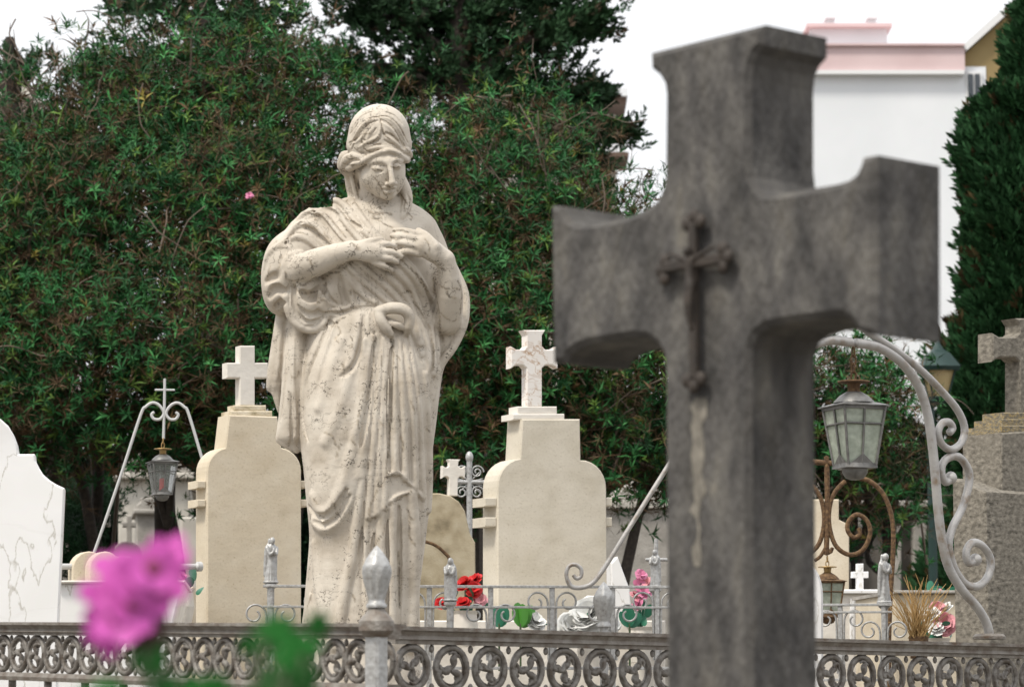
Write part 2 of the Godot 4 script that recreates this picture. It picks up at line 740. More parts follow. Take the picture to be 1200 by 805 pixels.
# a pleat that swells from r0 at the top to r1 at its hem, standing `proud` of the cloth
func pleat(pts: Array, ra: float, rb: float, pa: float, pb: float, sm := 1.0) -> void:
	var p := PackedVector3Array()
	for i in range(0, pts.size(), 2): p.append(Vector3(pts[i], pts[i + 1], 0))
	p = smooth_path(p, 4)
	var m := p.size()
	var q := PackedVector3Array()
	for i in m:
		var t := float(i) / (m - 1)
		q.append(on_front(p[i].x, p[i].y, lerpf(ra, rb, t) - lerpf(pa, pb, t)))
	for i in range(1, m - 1): q[i].z = (q[i - 1].z + q[i].z * 2.0 + q[i + 1].z) * 0.25
	for i in m - 1:
		sf.cap(q[i], q[i + 1], lerpf(ra, rb, float(i) / (m - 1)), lerpf(ra, rb, float(i + 1) / (m - 1)), sm, 0, 1.0, false)
		if i > 0: sf.same()

func statue_field() -> void:
	sf = Field.new()
	sfirst = 0
	sf.low = 1.0 / FPX
	# robe and torso: y, left, right, centre z, half depth
	sf.column([
		[232, 424, 470, 2, 20], [246, 392, 492, 0, 30], [258, 372, 502, 0, 40], [275, 364, 506, 2, 49], [295, 366, 506, 4, 52], [320, 368, 504, 5, 52],
		[345, 370, 503, 4, 50], [362, 370, 504, 3, 49], [385, 360, 507, 3, 53], [410, 355, 509, 3, 56], [445, 351, 510, 3, 59], [490, 351, 507, 4, 60],
		[531, 353, 505, 4, 59], [581, 359, 503, 3, 57], [628, 361, 498, 2, 55], [687, 357, 491, 1, 55], [729, 353, 487, 0, 57], [800, 342, 494, 0, 64], [900, 330, 505, 0, 72]], 4.0)
	# bent knee and thigh under the cloth, the standing hip, the belly, the bust
	sf.ell(Vector3(398, 500, 22), Vector3(38, 105, 46), 26.0)
	sf.ell(Vector3(394, 585, 24), Vector3(27, 50, 40), 24.0)
	sf.ell(Vector3(470, 455, 10), Vector3(36, 80, 50), 20.0)
	sf.ell(Vector3(432, 395, 22), Vector3(45, 42, 40), 16.0)
	sf.ell(Vector3(404, 318, 26), Vector3(30, 26, 33), 16.0)
	sf.ell(Vector3(466, 316, 26), Vector3(28, 26, 32), 16.0)
	# shoulders
	chain([420, 250, -2, 24, 372, 272, -2, 34, 345, 300, 2, 30], 14.0)
	chain([455, 248, -2, 22, 490, 268, -4, 20, 508, 310, -4, 20], 12.0)
	# neck and collar bones
	chain([436, 200, 10, 21, 440, 230, 6, 21, 440, 255, 2, 24], 8.0)
	sf.ell(Vector3(442, 252, 10), Vector3(34, 16, 28), 10.0)
	# the wide sleeve over her right arm: shoulder cap, elbow, hanging cuff
	sf.ell(Vector3(332, 312, 14), Vector3(29, 40, 38), 12.0)
	sf.ell(Vector3(322, 335, 12), Vector3(20, 34, 34), 10.0)
	sf.ell(Vector3(356, 352, 24), Vector3(27, 38, 30), 6.0, 0, Vector3(0, 0, -8))
	# cloth bunched at the waist beside the sleeve
	sf.ell(Vector3(388, 346, 40), Vector3(20, 18, 16), 8.0, 0, Vector3(0, 0, 18))
	# mantle ends that hang behind the sleeve
	chain([330, 368, -8, 11, 325, 410, -12, 12, 321, 446, -14, 12, 322, 460, -14, 8, 324, 484, -14, 2.5], 4.0, 0.8)
	chain([325, 400, -12, 7, 314, 450, -14, 5, 312, 458, -14, 2.5], 4.0, 0.8)
	chain([346, 380, 6, 13, 341, 440, 8, 14, 338, 490, 8, 13, 338, 512, 6, 13], 4.0, 0.8)
	chain([334, 470, 4, 8, 329, 508, 3, 8, 325, 519, 3, 4, 341, 527, 5, 5, 346, 529, 5, 3, 348, 505, 8, 5], 4.0, 0.8)
	# mantle looped round her left forearm
	sf.ell(Vector3(521, 385, -12), Vector3(20, 42, 22), 6.0, 0, Vector3(0, 0, 14))
	chain([528, 312, -10, 6, 540, 338, -6, 6, 544, 358, 0, 5, 541, 382, 4, 5, 529, 408, 6, 5, 515, 428, 6, 5, 508, 452, 4, 5, 504, 475, 0, 4], 6.0)
	sbase = sf.all()
	var z1 := Vector2(290, 100)
	var za := Vector2(290, 230)
	var zb := Vector2(420, 240)
	var zc := Vector2(300, 360)
	var zd := Vector2(420, 350)
	var ze := Vector2(340, 550)
	# --- folds over the right shoulder
	fold(za, 5.03, 4.6, 0.6, [150, 300, 200, 235, 270, 165, 340, 150, 420, 205, 490, 285], 0, 3.0)
	fold(za, 5.03, 4.6, 0.6, [225, 190, 300, 100, 380, 85, 450, 130, 520, 220, 570, 262], 0, 3.0)
	fold(za, 5.03, 4.6, 0.6, [300, 100, 380, 45, 460, 45, 530, 110, 620, 215], 0, 3.0)
	fold(za, 5.03, 4.6, 0.6, [400, 45, 500, 15, 570, 60, 640, 130], 0, 3.0)
	fold(za, 5.03, 4.6, 0.6, [110, 330, 170, 280, 250, 235, 320, 245, 390, 300], 0, 3.0)
	fold(za, 5.03, 2.2, 0.0, [180, 290, 260, 190, 340, 178, 420, 240, 470, 290], 1, 2.5)
	fold(za, 5.03, 2.2, 0.0, [250, 170, 340, 118, 400, 110, 470, 190, 540, 262], 1, 2.5)
	fold(za, 5.03, 2.0, 0.0, [330, 90, 420, 66, 490, 85, 560, 170, 600, 225], 1, 2.5)
	fold(za, 5.03, 1.6, 0.0, [560, 110, 610, 140, 655, 172], 1, 1.5)
	# --- outer sleeve creases and the cuff
	fold(za, 5.03, 4.0, 1.2, [75, 420, 95, 340, 150, 290, 220, 300], 0, 3.0)
	fold(za, 5.03, 5.2, -0.5, [300, 330, 225, 345, 192, 440, 200, 560, 222, 680, 270, 755, 360, 790, 430, 755, 455, 690, 445, 600], 0, 2.5, 0.8)
	fold(za, 5.03, 2.6, 0.5, [282, 400, 262, 500, 250, 600, 268, 690, 330, 740, 395, 725], 1, 3.0)
	fold(za, 5.03, 3.6, 0.6, [85, 500, 125, 470, 165, 455, 190, 420], 1, 7.0)
	fold(za, 5.03, 4.0, 0.6, [105, 590, 135, 545, 175, 545, 195, 560], 1, 8.0)
	fold(za, 5.03, 3.0, 0.4, [145, 660, 165, 630, 195, 625], 1, 6.0)
	fold(za, 5.03, 5.5, 1.2, [300, 560, 345, 590, 400, 560, 430, 520], 1, 7.0)
	fold(za, 5.03, 2.6, 0.4, [280, 650, 320, 690, 380, 690, 425, 650], 1, 6.0)
	# --- pouch of cloth over the girdle
	fold(za, 5.03, 6.0, 1.5, [405, 560, 420, 640, 480, 680, 540, 670, 600, 640], 0, 4.0)
	fold(za, 5.03, 2.6, 0.0, [440, 520, 450, 590, 500, 630], 1, 3.0)
	fold(za, 5.03, 4.6, 1.0, [550, 440, 575, 530, 600, 610, 620, 650], 0, 4.0)
	fold(za, 5.03, 2.4, 0.0, [520, 470, 535, 560, 560, 640], 1, 3.0)
	fold(za, 5.03, 4.0, 1.0, [600, 470, 660, 570, 700, 620], 0, 4.0)
	fold(za, 5.03, 2.0, -0.5, [380, 690, 450, 690, 540, 690, 640, 660, 740, 650], 1, 2.5)
	# --- mantle band across the breast to her left hip: round folds with sharp valleys between
	pleat([409, 236, 424, 258, 442, 280, 466, 299], 3.7, 4.3, 3.4, 4.3)
	pleat([402, 243, 416, 262, 432, 278, 446, 290], 3.7, 4.3, 3.4, 4.3)
	pleat([396, 252, 408, 268, 420, 282], 3.7, 4.3, 3.4, 4.3)
	pleat([396, 316, 408, 332, 424, 346, 436, 354], 3.7, 4.3, 3.4, 4.3)
	pleat([402, 310, 420, 327, 440, 344, 456, 358], 3.7, 4.3, 3.4, 4.3)
	pleat([412, 304, 434, 322, 456, 342, 472, 362], 3.7, 4.3, 3.4, 4.3)
	pleat([424, 302, 446, 319, 468, 341, 483, 370, 490, 404], 3.7, 4.3, 3.4, 4.3)
	pleat([438, 300, 459, 316, 479, 339, 492, 372, 498, 412], 3.7, 4.3, 3.4, 4.3)
	pleat([452, 298, 471, 312, 488, 335, 500, 368, 505, 412, 505, 440], 3.7, 4.3, 3.4, 4.3)
	pleat([466, 299, 482, 316, 497, 340, 508, 372, 511, 404], 3.7, 4.3, 3.4, 4.3)
	fold(z1, 2.514, 1.9, 0.6, [282, 392, 310, 408, 330, 418], 1, 1.5)
	fold(zb, 5.03, 2.6, 0.8, [455, 400, 436, 450, 445, 560, 470, 700], 1, 2.5)
	fold(zb, 5.03, 1.6, 0.6, [255, 515, 272, 505, 292, 520], 1, 1.0)
	# --- folds at her left hip
	fold(zd, 4.03, 5.0, 1.2, [215, 40, 270, 110, 305, 210, 318, 300, 315, 365], 0, 3.0)
	fold(zd, 4.03, 2.2, 0.0, [250, 20, 300, 110, 335, 230, 335, 350], 1, 2.5)
	fold(zd, 4.03, 5.0, 1.0, [290, 0, 340, 120, 360, 250, 358, 380, 345, 480], 0, 3.0)
	fold(zd, 4.03, 2.0, 0.0, [230, 150, 262, 230, 285, 290, 300, 280], 1, 2.0)
	fold(zd, 4.03, 2.2, 0.0, [375, 130, 385, 240, 372, 330], 1, 2.0)
	# --- side fall of the skirt
	pleat([494, 440, 499, 500, 500, 560, 498, 600], 5.0, 6.0, 1.5, 3.0)
	pleat([424, 400, 421, 460, 412, 520, 396, 578, 380, 612], 4.0, 8.0, 2.5, 4.0, 3.0)
	pleat([434, 395, 430, 460, 424, 520, 420, 560], 4.0, 6.5, 3.0, 5.0)
	pleat([412, 402, 406, 440, 392, 490, 380, 520], 4.0, 7.0, 1.5, 2.0, 5.0)
	pleat([398, 398, 386, 430, 372, 480], 4.0, 6.0, 1.5, 1.8, 5.0)
	# --- skirt front over the thigh
	fold(zc, 4.03, 4.6, 1.6, [520, 30, 516, 250, 492, 450, 440, 660, 400, 800], 0, 4.0)
	fold(zc, 4.03, 2.4, 0.0, [496, 40, 480, 180, 450, 270, 415, 318, 388, 330], 1, 4.0)
	fold(zc, 4.03, 3.4, 1.4, [470, 60, 455, 180, 428, 270, 396, 300], 0, 4.0)
	fold(zc, 4.03, 2.4, 0.0, [330, 60, 352, 90, 372, 70], 1, 3.0)
	fold(zc, 4.03, 2.6, 0.0, [330, 70, 280, 200, 225, 340, 205, 470, 210, 560, 235, 640], 1, 4.0)
	fold(zc, 4.03, 3.0, 1.0, [360, 80, 310, 230, 270, 380], 0, 5.0)
	fold(zc, 4.03, 2.4, 0.2, [546, 120, 532, 350, 506, 560, 455, 800], 1, 3.0)
	# flaps at her right side
	fold(zc, 4.03, 2.0, 0.0, [132, 80, 128, 240, 118, 420, 104, 540], 1, 2.5)
	fold(zc, 4.03, 3.0, 1.2, [165, 150, 160, 340, 172, 520, 178, 660], 0, 4.0)
	fold(zc, 4.03, 1.8, 0.0, [150, 420, 160, 560, 150, 660], 1, 4.0)
	fold(zc, 4.03, 2.6, 1.0, [100, 120, 90, 280, 66, 420], 0, 4.0)
	# --- knee hollows: soft slack folds sagging from the hip
	pleat([366, 584, 372, 598, 380, 602, 391, 594, 403, 566, 411, 530], 6.0, 9.0, 0.6, 2.8, 6.0)
	pleat([368, 614, 378, 621, 392, 611, 408, 582, 420, 540], 6.0, 8.0, 1.0, 3.0, 6.0)
	fold(ze, 4.235, 3.2, 1.0, [84, 196, 124, 240, 176, 238, 226, 186, 268, 110], 1, 5.0)
	fold(ze, 4.235, 2.8, 0.6, [110, 270, 160, 288, 224, 244, 286, 140], 1, 5.0)
	# --- long falls of the under robe
	pleat([424, 540, 419, 590, 412, 650, 402, 700, 393, 760], 5.0, 7.0, 4.5, 7.0)
	pleat([428, 610, 425, 660, 426, 700, 428, 760], 5.0, 6.5, 2.0, 5.5)
	pleat([444, 600, 445, 650, 444, 700, 444, 760], 6.0, 6.6, 3.0, 5.5)
	pleat([457, 590, 457, 640, 457, 700, 458, 760], 6.0, 6.4, 3.0, 5.5)
	pleat([478, 580, 482, 620, 482, 680, 478, 760], 8.0, 9.5, 4.0, 7.0)
	pleat([492, 585, 493, 610, 490, 640, 486, 690], 5.0, 4.0, 1.0, 2.0)
	pleat([368, 640, 373, 690, 380, 728, 386, 760], 6.0, 7.0, 1.0, 4.0, 3.0)
	pleat([364, 700, 364, 725, 365, 760], 4.0, 6.0, 1.0, 3.0)
	fold(ze, 4.235, 2.8, 0.8, [530, 190, 532, 340, 534, 520, 538, 800], 1, 2.5)
	fold(ze, 4.235, 2.6, 0.8, [352, 300, 346, 460, 350, 600, 352, 800], 1, 3.0)
	fold(ze, 4.235, 2.4, 0.6, [408, 330, 404, 460, 402, 600, 404, 800], 1, 3.0)
	fold(ze, 4.235, 2.4, 0.6, [474, 260, 474, 420, 474, 600, 476, 800], 1, 3.0)
	# --- pleated overskirt below the knot, cut off in a stepped turned hem
	pleat([447, 398, 440, 470, 434, 540, 430, 608], 2.6, 5.3, 2.4, 5.4)
	pleat([451, 398, 446, 480, 442, 550, 440, 603], 2.6, 5.3, 2.4, 5.4)
	pleat([455, 398, 452, 480, 449, 540, 448, 597], 2.6, 5.3, 2.4, 5.4)
	pleat([460, 398, 461, 470, 461, 520, 461, 556], 2.6, 5.3, 2.4, 5.4)
	pleat([465, 396, 470, 460, 472, 520, 472, 562], 2.6, 5.3, 2.4, 5.4)
	pleat([470, 394, 479, 450, 483, 520, 484, 573], 2.6, 5.3, 2.4, 5.4)
	pleat([476, 396, 487, 460, 491, 530, 493, 584], 2.6, 5.3, 2.4, 5.4)
	# the hem turns under in one diagonal fold
	pleat([429, 609, 440, 605, 452, 592, 470, 581, 488, 580], 2.2, 2.2, 4.2, 3.6, 1.5)
	pleat([453, 560, 460, 556, 468, 558, 478, 569, 488, 580, 494, 588], 2.2, 2.2, 6.0, 5.0, 1.5)
	fold(zd, 4.03, 2.4, 1.6, [140, 200, 140, 420, 134, 620, 126, 800], 1, 1.8, 0.6)
	# --- plain falls at the back so that the figure is draped all round
	for i in 11:
		var x := 385.0 + i * 9.5
		var p := PackedVector3Array()
		for j in 10:
			var y := 400.0 + j * 52.0
			var xx := x + (x - 432.0) * 0.0003 * (y - 400.0) + sin(i * 2.3 + j * 0.4) * 3.0
			var w := sqrt(maxf(0.0, 1.0 - pow((xx - 432.0) / 74.0, 2.0)))
			p.append(Vector3(xx, y, -54.0 * w + 1.0))
		for j in 9:
			sf.cap(p[j], p[j + 1], 5.0, 5.5, 4.0)
			if j > 0: sf.same()
	# --- knot of the girdle
	chain([441, 365, 66, 6, 455, 361, 69, 7, 470, 363, 67, 7, 477, 372, 63, 6.5, 476, 384, 61, 6, 474, 391, 58, 4], 2.0)
	chain([441, 365, 66, 6.5, 443, 375, 68, 6.5, 449, 385, 67, 6, 455, 392, 64, 4.5], 2.0)
	chain([455, 378, 64, 4, 463, 381, 66, 5, 468, 385, 63, 3.5], 2.0)
	sf.cap(Vector3(459, 373, 68), Vector3(464, 375, 67), 3.2, 3.0, 2.0, 1)
	# --- her right forearm and hand
	chain([338, 318, 40, 17, 362, 308, 58, 16.5, 388, 298, 68, 13.5, 408, 291.5, 73, 10.5], 4.0)
	chain([406, 292, 73, 10.2, 424, 293, 74, 12.2, 436, 296, 73, 12.0], 3.5, 1.25)
	for f in [[438, 287, 74, 450, 284.5, 72, 460, 288, 67, 3.9], [440, 293.5, 75, 455, 294.5, 73, 467, 299.5, 68, 4.1], [439, 300, 75, 452, 302, 74, 462, 306, 69, 4.1], [435, 306, 74, 446, 311, 73, 456, 316, 68, 3.8]]:
		chain([f[0], f[1], f[2], f[9] + 0.7, f[3], f[4], f[5], f[9] + 0.2, f[6], f[7], f[8], f[9] - 0.7], 1.3)
	chain([418, 286, 76, 5.5, 432, 281, 74, 4.6, 443, 279, 68, 3.8], 2.0)
	# --- her left forearm and hand
	chain([500, 290, -4, 18, 517, 345, -2, 17, 522, 376, 14, 15.5], 6.0)
	chain([522, 376, 14, 16.5, 525, 346, 34, 15.5, 523, 318, 47, 12.0, 519, 303, 53, 11.0], 3.0)
	chain([519, 303, 53, 10.8, 506, 294, 60, 12.5, 493, 286, 63, 12.8], 3.5, 1.2)
	for f in [[492, 276, 63, 476, 269.5, 64, 459, 268, 60, 4.0], [491, 282, 65, 474, 276, 67, 456, 274.5, 63, 4.2], [489, 289, 66, 473, 284, 69, 458, 281.5, 65, 4.2], [488, 296, 65, 474, 293.5, 68, 464, 294, 66, 3.9]]:
		chain([f[0], f[1], f[2], f[9] + 0.9, f[3], f[4], f[5], f[9] + 0.3, f[6], f[7], f[8], f[9] - 0.7], 1.3)
	chain([508, 288, 66, 6.0, 497, 275, 64, 4.8, 487, 268, 58, 3.8], 2.0)
	head_field()

func head_field() -> void:
	var first := sf.kind.size()
	sf.bow = 0.26
	# skull and face
	sf.ell(Vector3(446, 190, 36), Vector3(24, 37, 33), 4.0, 0, Vector3(0, 10, 3))
	sf.ell(Vector3(450, 210, 42), Vector3(16.5, 18.5, 22.5), 9.0)
	sf.ell(Vector3(432, 203, 36), Vector3(14, 15, 20), 8.0)
	sf.ell(Vector3(460, 200, 38), Vector3(9, 15, 18), 8.0)
	# eye hollows
	sf.cap(Vector3(434, 193, 72), Vector3(444, 192, 76), 7.5, 7.0, 5.0, 1)
	sf.cap(Vector3(457, 190, 77), Vector3(464, 189, 71), 6.0, 6.0, 5.0, 1)
	# nose
	chain([452, 183, 66, 3.4, 454, 196, 71.5, 3.0, 456, 210.5, 78.5, 3.6], 3.0)
	sf.ell(Vector3(455.8, 211.5, 77), Vector3(4.4, 3.4, 4.6), 2.5)
	sf.ell(Vector3(450, 212.5, 70.5), Vector3(3.2, 2.8, 4.2), 2.0)
	sf.ell(Vector3(459.6, 211.5, 70), Vector3(2.8, 2.7, 4.0), 2.0)
	# eyeballs under lowered lids
	sf.ell(Vector3(438.6, 193.4, 60.2), Vector3(7.2, 5.0, 7.0), 1.6)
	sf.ell(Vector3(460.2, 190.2, 60.0), Vector3(6.2, 4.8, 7.0), 1.6)
	# brows
	chain([428, 188, 57, 1.6, 434, 185, 62, 2.0, 442, 184, 66, 2.0, 449, 186.5, 67.5, 1.8], 4.5)
	chain([456, 185, 67, 1.8, 461, 182.5, 64, 2.0, 467, 185, 56.5, 1.6], 4.5)
	# lips and chin
	chain([444.5, 217.6, 61.7, 1.4, 449, 216.2, 66, 2.2, 452.4, 216.6, 67.2, 2.2, 455.5, 215.8, 66.2, 2.1, 459.2, 216.6, 61.2, 1.3], 2.5)
	chain([446, 220.8, 61.6, 1.5, 452, 221.8, 65.2, 2.5, 457.5, 220, 61.6, 1.5], 2.5)
	sf.ell(Vector3(451.5, 226, 56), Vector3(7.5, 5.5, 6.5), 6.0)
	chain([443.6, 219, 62.2, 0.8, 448, 218.9, 66.6, 0.9, 452.3, 219.3, 68.4, 0.9, 456, 218.3, 66.8, 0.9, 460, 218, 61.7, 0.8], 1.0, 1.0, 1)
	# lid lines and nostrils
	chain([431.5, 195.5, 62.5, 0.9, 435, 197.6, 65.8, 1.3, 440, 198.0, 66.8, 1.3, 445.5, 196, 65.4, 0.9], 0.8, 1.0, 1)
	chain([455, 193.6, 65.4, 0.9, 459.5, 194.8, 66.4, 1.3, 465.8, 192.4, 62.4, 0.9], 0.8, 1.0, 1)
	chain([431.8, 191, 63, 0.7, 438, 189.4, 66.5, 0.9, 445, 191, 67, 0.7], 1.0, 1.0, 1)
	chain([455.5, 189, 67, 0.7, 460.5, 186.8, 66, 0.9, 466, 189, 61, 0.7], 1.0, 1.0, 1)
	# hair: cap, rolled rim, curls and the long tresses
	sf.ell(Vector3(440, 153, 18), Vector3(36.5, 36.5, 41), 3.0, 0, Vector3(-6, 0, 0))
	sf.ell(Vector3(440, 166, 21), Vector3(38.5, 21, 39), 7.0, 0, Vector3(0, 0, 0))
	var keep := sbase
	sbase = sf.all().slice(first)
	sfirst = first
	# hair edge over the brow, rolled curls at the temples
	chain([410, 187, 45, 4.5, 420, 185, 54, 4.0, 430, 179.5, 60.5, 3.4, 440, 174.5, 63.5, 3.2, 450, 172, 64, 3.2, 459, 174, 61.5, 3.2, 467, 179.5, 54, 3.8, 472, 183, 45, 4.0], 3.0)
	chain([421, 180, 52, 4.0, 411, 179, 44, 5.5, 402, 183, 34, 6.5, 399, 190, 27, 6.0], 1.5)
	chain([420, 187, 50, 3.5, 411, 190, 43, 4.5, 404, 193, 34, 4.5], 1.5)
	chain([417, 184, 54, 1.4, 408, 185, 48, 1.6, 402, 188, 40, 1.4], 0.8, 1.0, 1)
	chain([400, 180, 14, 8, 398, 190, 10, 8, 406, 198, 8, 8], 3.0)
	chain([464, 172, 50, 4.0, 472, 172, 40, 4.6, 476, 177, 30, 4.5], 1.5)
	chain([468, 180, 48, 3.4, 473, 182, 38, 3.8, 474, 184, 28, 3.4], 1.5)
	chain([464, 206, 4, 8, 470, 218, 14, 8, 474, 231, 24, 6.5, 472, 243, 36, 5, 468, 252, 42, 3], 3.5)
	chain([412, 195, 2, 14, 412, 212, -4, 12, 416, 232, -2, 11, 421, 246, 10, 9], 5.0)
	chain([408, 203, 12, 4, 413, 222, 14, 4, 423, 240, 22, 4, 432, 252, 34, 3], 2.0)
	# combed locks: wavy cuts and ridges across the cap from the parting
	var zg := Vector2(370, 100)
	var sc := 5.75
	for l in [[400, 178, 340, 190, 285, 235, 240, 300, 205, 380], [410, 172, 470, 182, 530, 235, 575, 310, 600, 360], [392, 205, 330, 225, 280, 275, 245, 340, 215, 410], [412, 195, 418, 255, 405, 305, 350, 358, 290, 370, 255, 410],
			[420, 200, 465, 225, 515, 285, 550, 350, 575, 400], [420, 245, 432, 295, 475, 335, 520, 390], [330, 235, 295, 285, 280, 340, 300, 385], [300, 335, 335, 362, 390, 345, 415, 300],
			[365, 140, 300, 160, 250, 205, 215, 270], [440, 142, 510, 170, 560, 230], [195, 360, 235, 340, 280, 300], [300, 400, 350, 425, 400, 405, 440, 405], [460, 390, 520, 395, 565, 420],
			[330, 305, 350, 290, 382, 258], [445, 285, 490, 305, 540, 345], [230, 395, 260, 425, 300, 430], [250, 300, 285, 250, 335, 215], [440, 340, 480, 365, 540, 375], [345, 395, 375, 375, 425, 370], [490, 215, 540, 260, 575, 330], [200, 300, 225, 265, 262, 215]]:
		fold(zg, sc, 1.35, 0.9, l, 1, 0.7, 0.6)
	for l in [[396, 192, 330, 208, 275, 258, 228, 330], [412, 184, 475, 200, 530, 262, 575, 340], [415, 225, 398, 310, 330, 350, 265, 392], [425, 222, 490, 275, 545, 365], [320, 408, 380, 392, 440, 390, 520, 405], [365, 250, 335, 300, 320, 345], [450, 310, 500, 350, 550, 392], [240, 360, 290, 320, 320, 265]]:
		fold(zg, sc, 2.5, 1.8, l, 0, 2.0, 0.5)
	# strands of the tresses
	for l in [[[470, 214, 24], [477, 232, 30], [474, 246, 40]], [[465, 216, 24], [470, 232, 33], [469, 246, 42]]]:
		for i in 2: sf.cap(Vector3(l[i][0], l[i][1], l[i][2]), Vector3(l[i + 1][0], l[i + 1][1], l[i + 1][2]), 1.2, 1.2, 1.5, 1)
	for l in [[[404, 204, 14], [408, 222, 12], [416, 240, 22]], [[410, 202, 17], [416, 222, 19], [426, 242, 30]]]:
		for i in 2: sf.cap(Vector3(l[i][0], l[i][1], l[i][2]), Vector3(l[i + 1][0], l[i + 1][1], l[i + 1][2]), 1.3, 1.3, 1.5, 1)
	sbase = keep
	sf.bow = 0.0

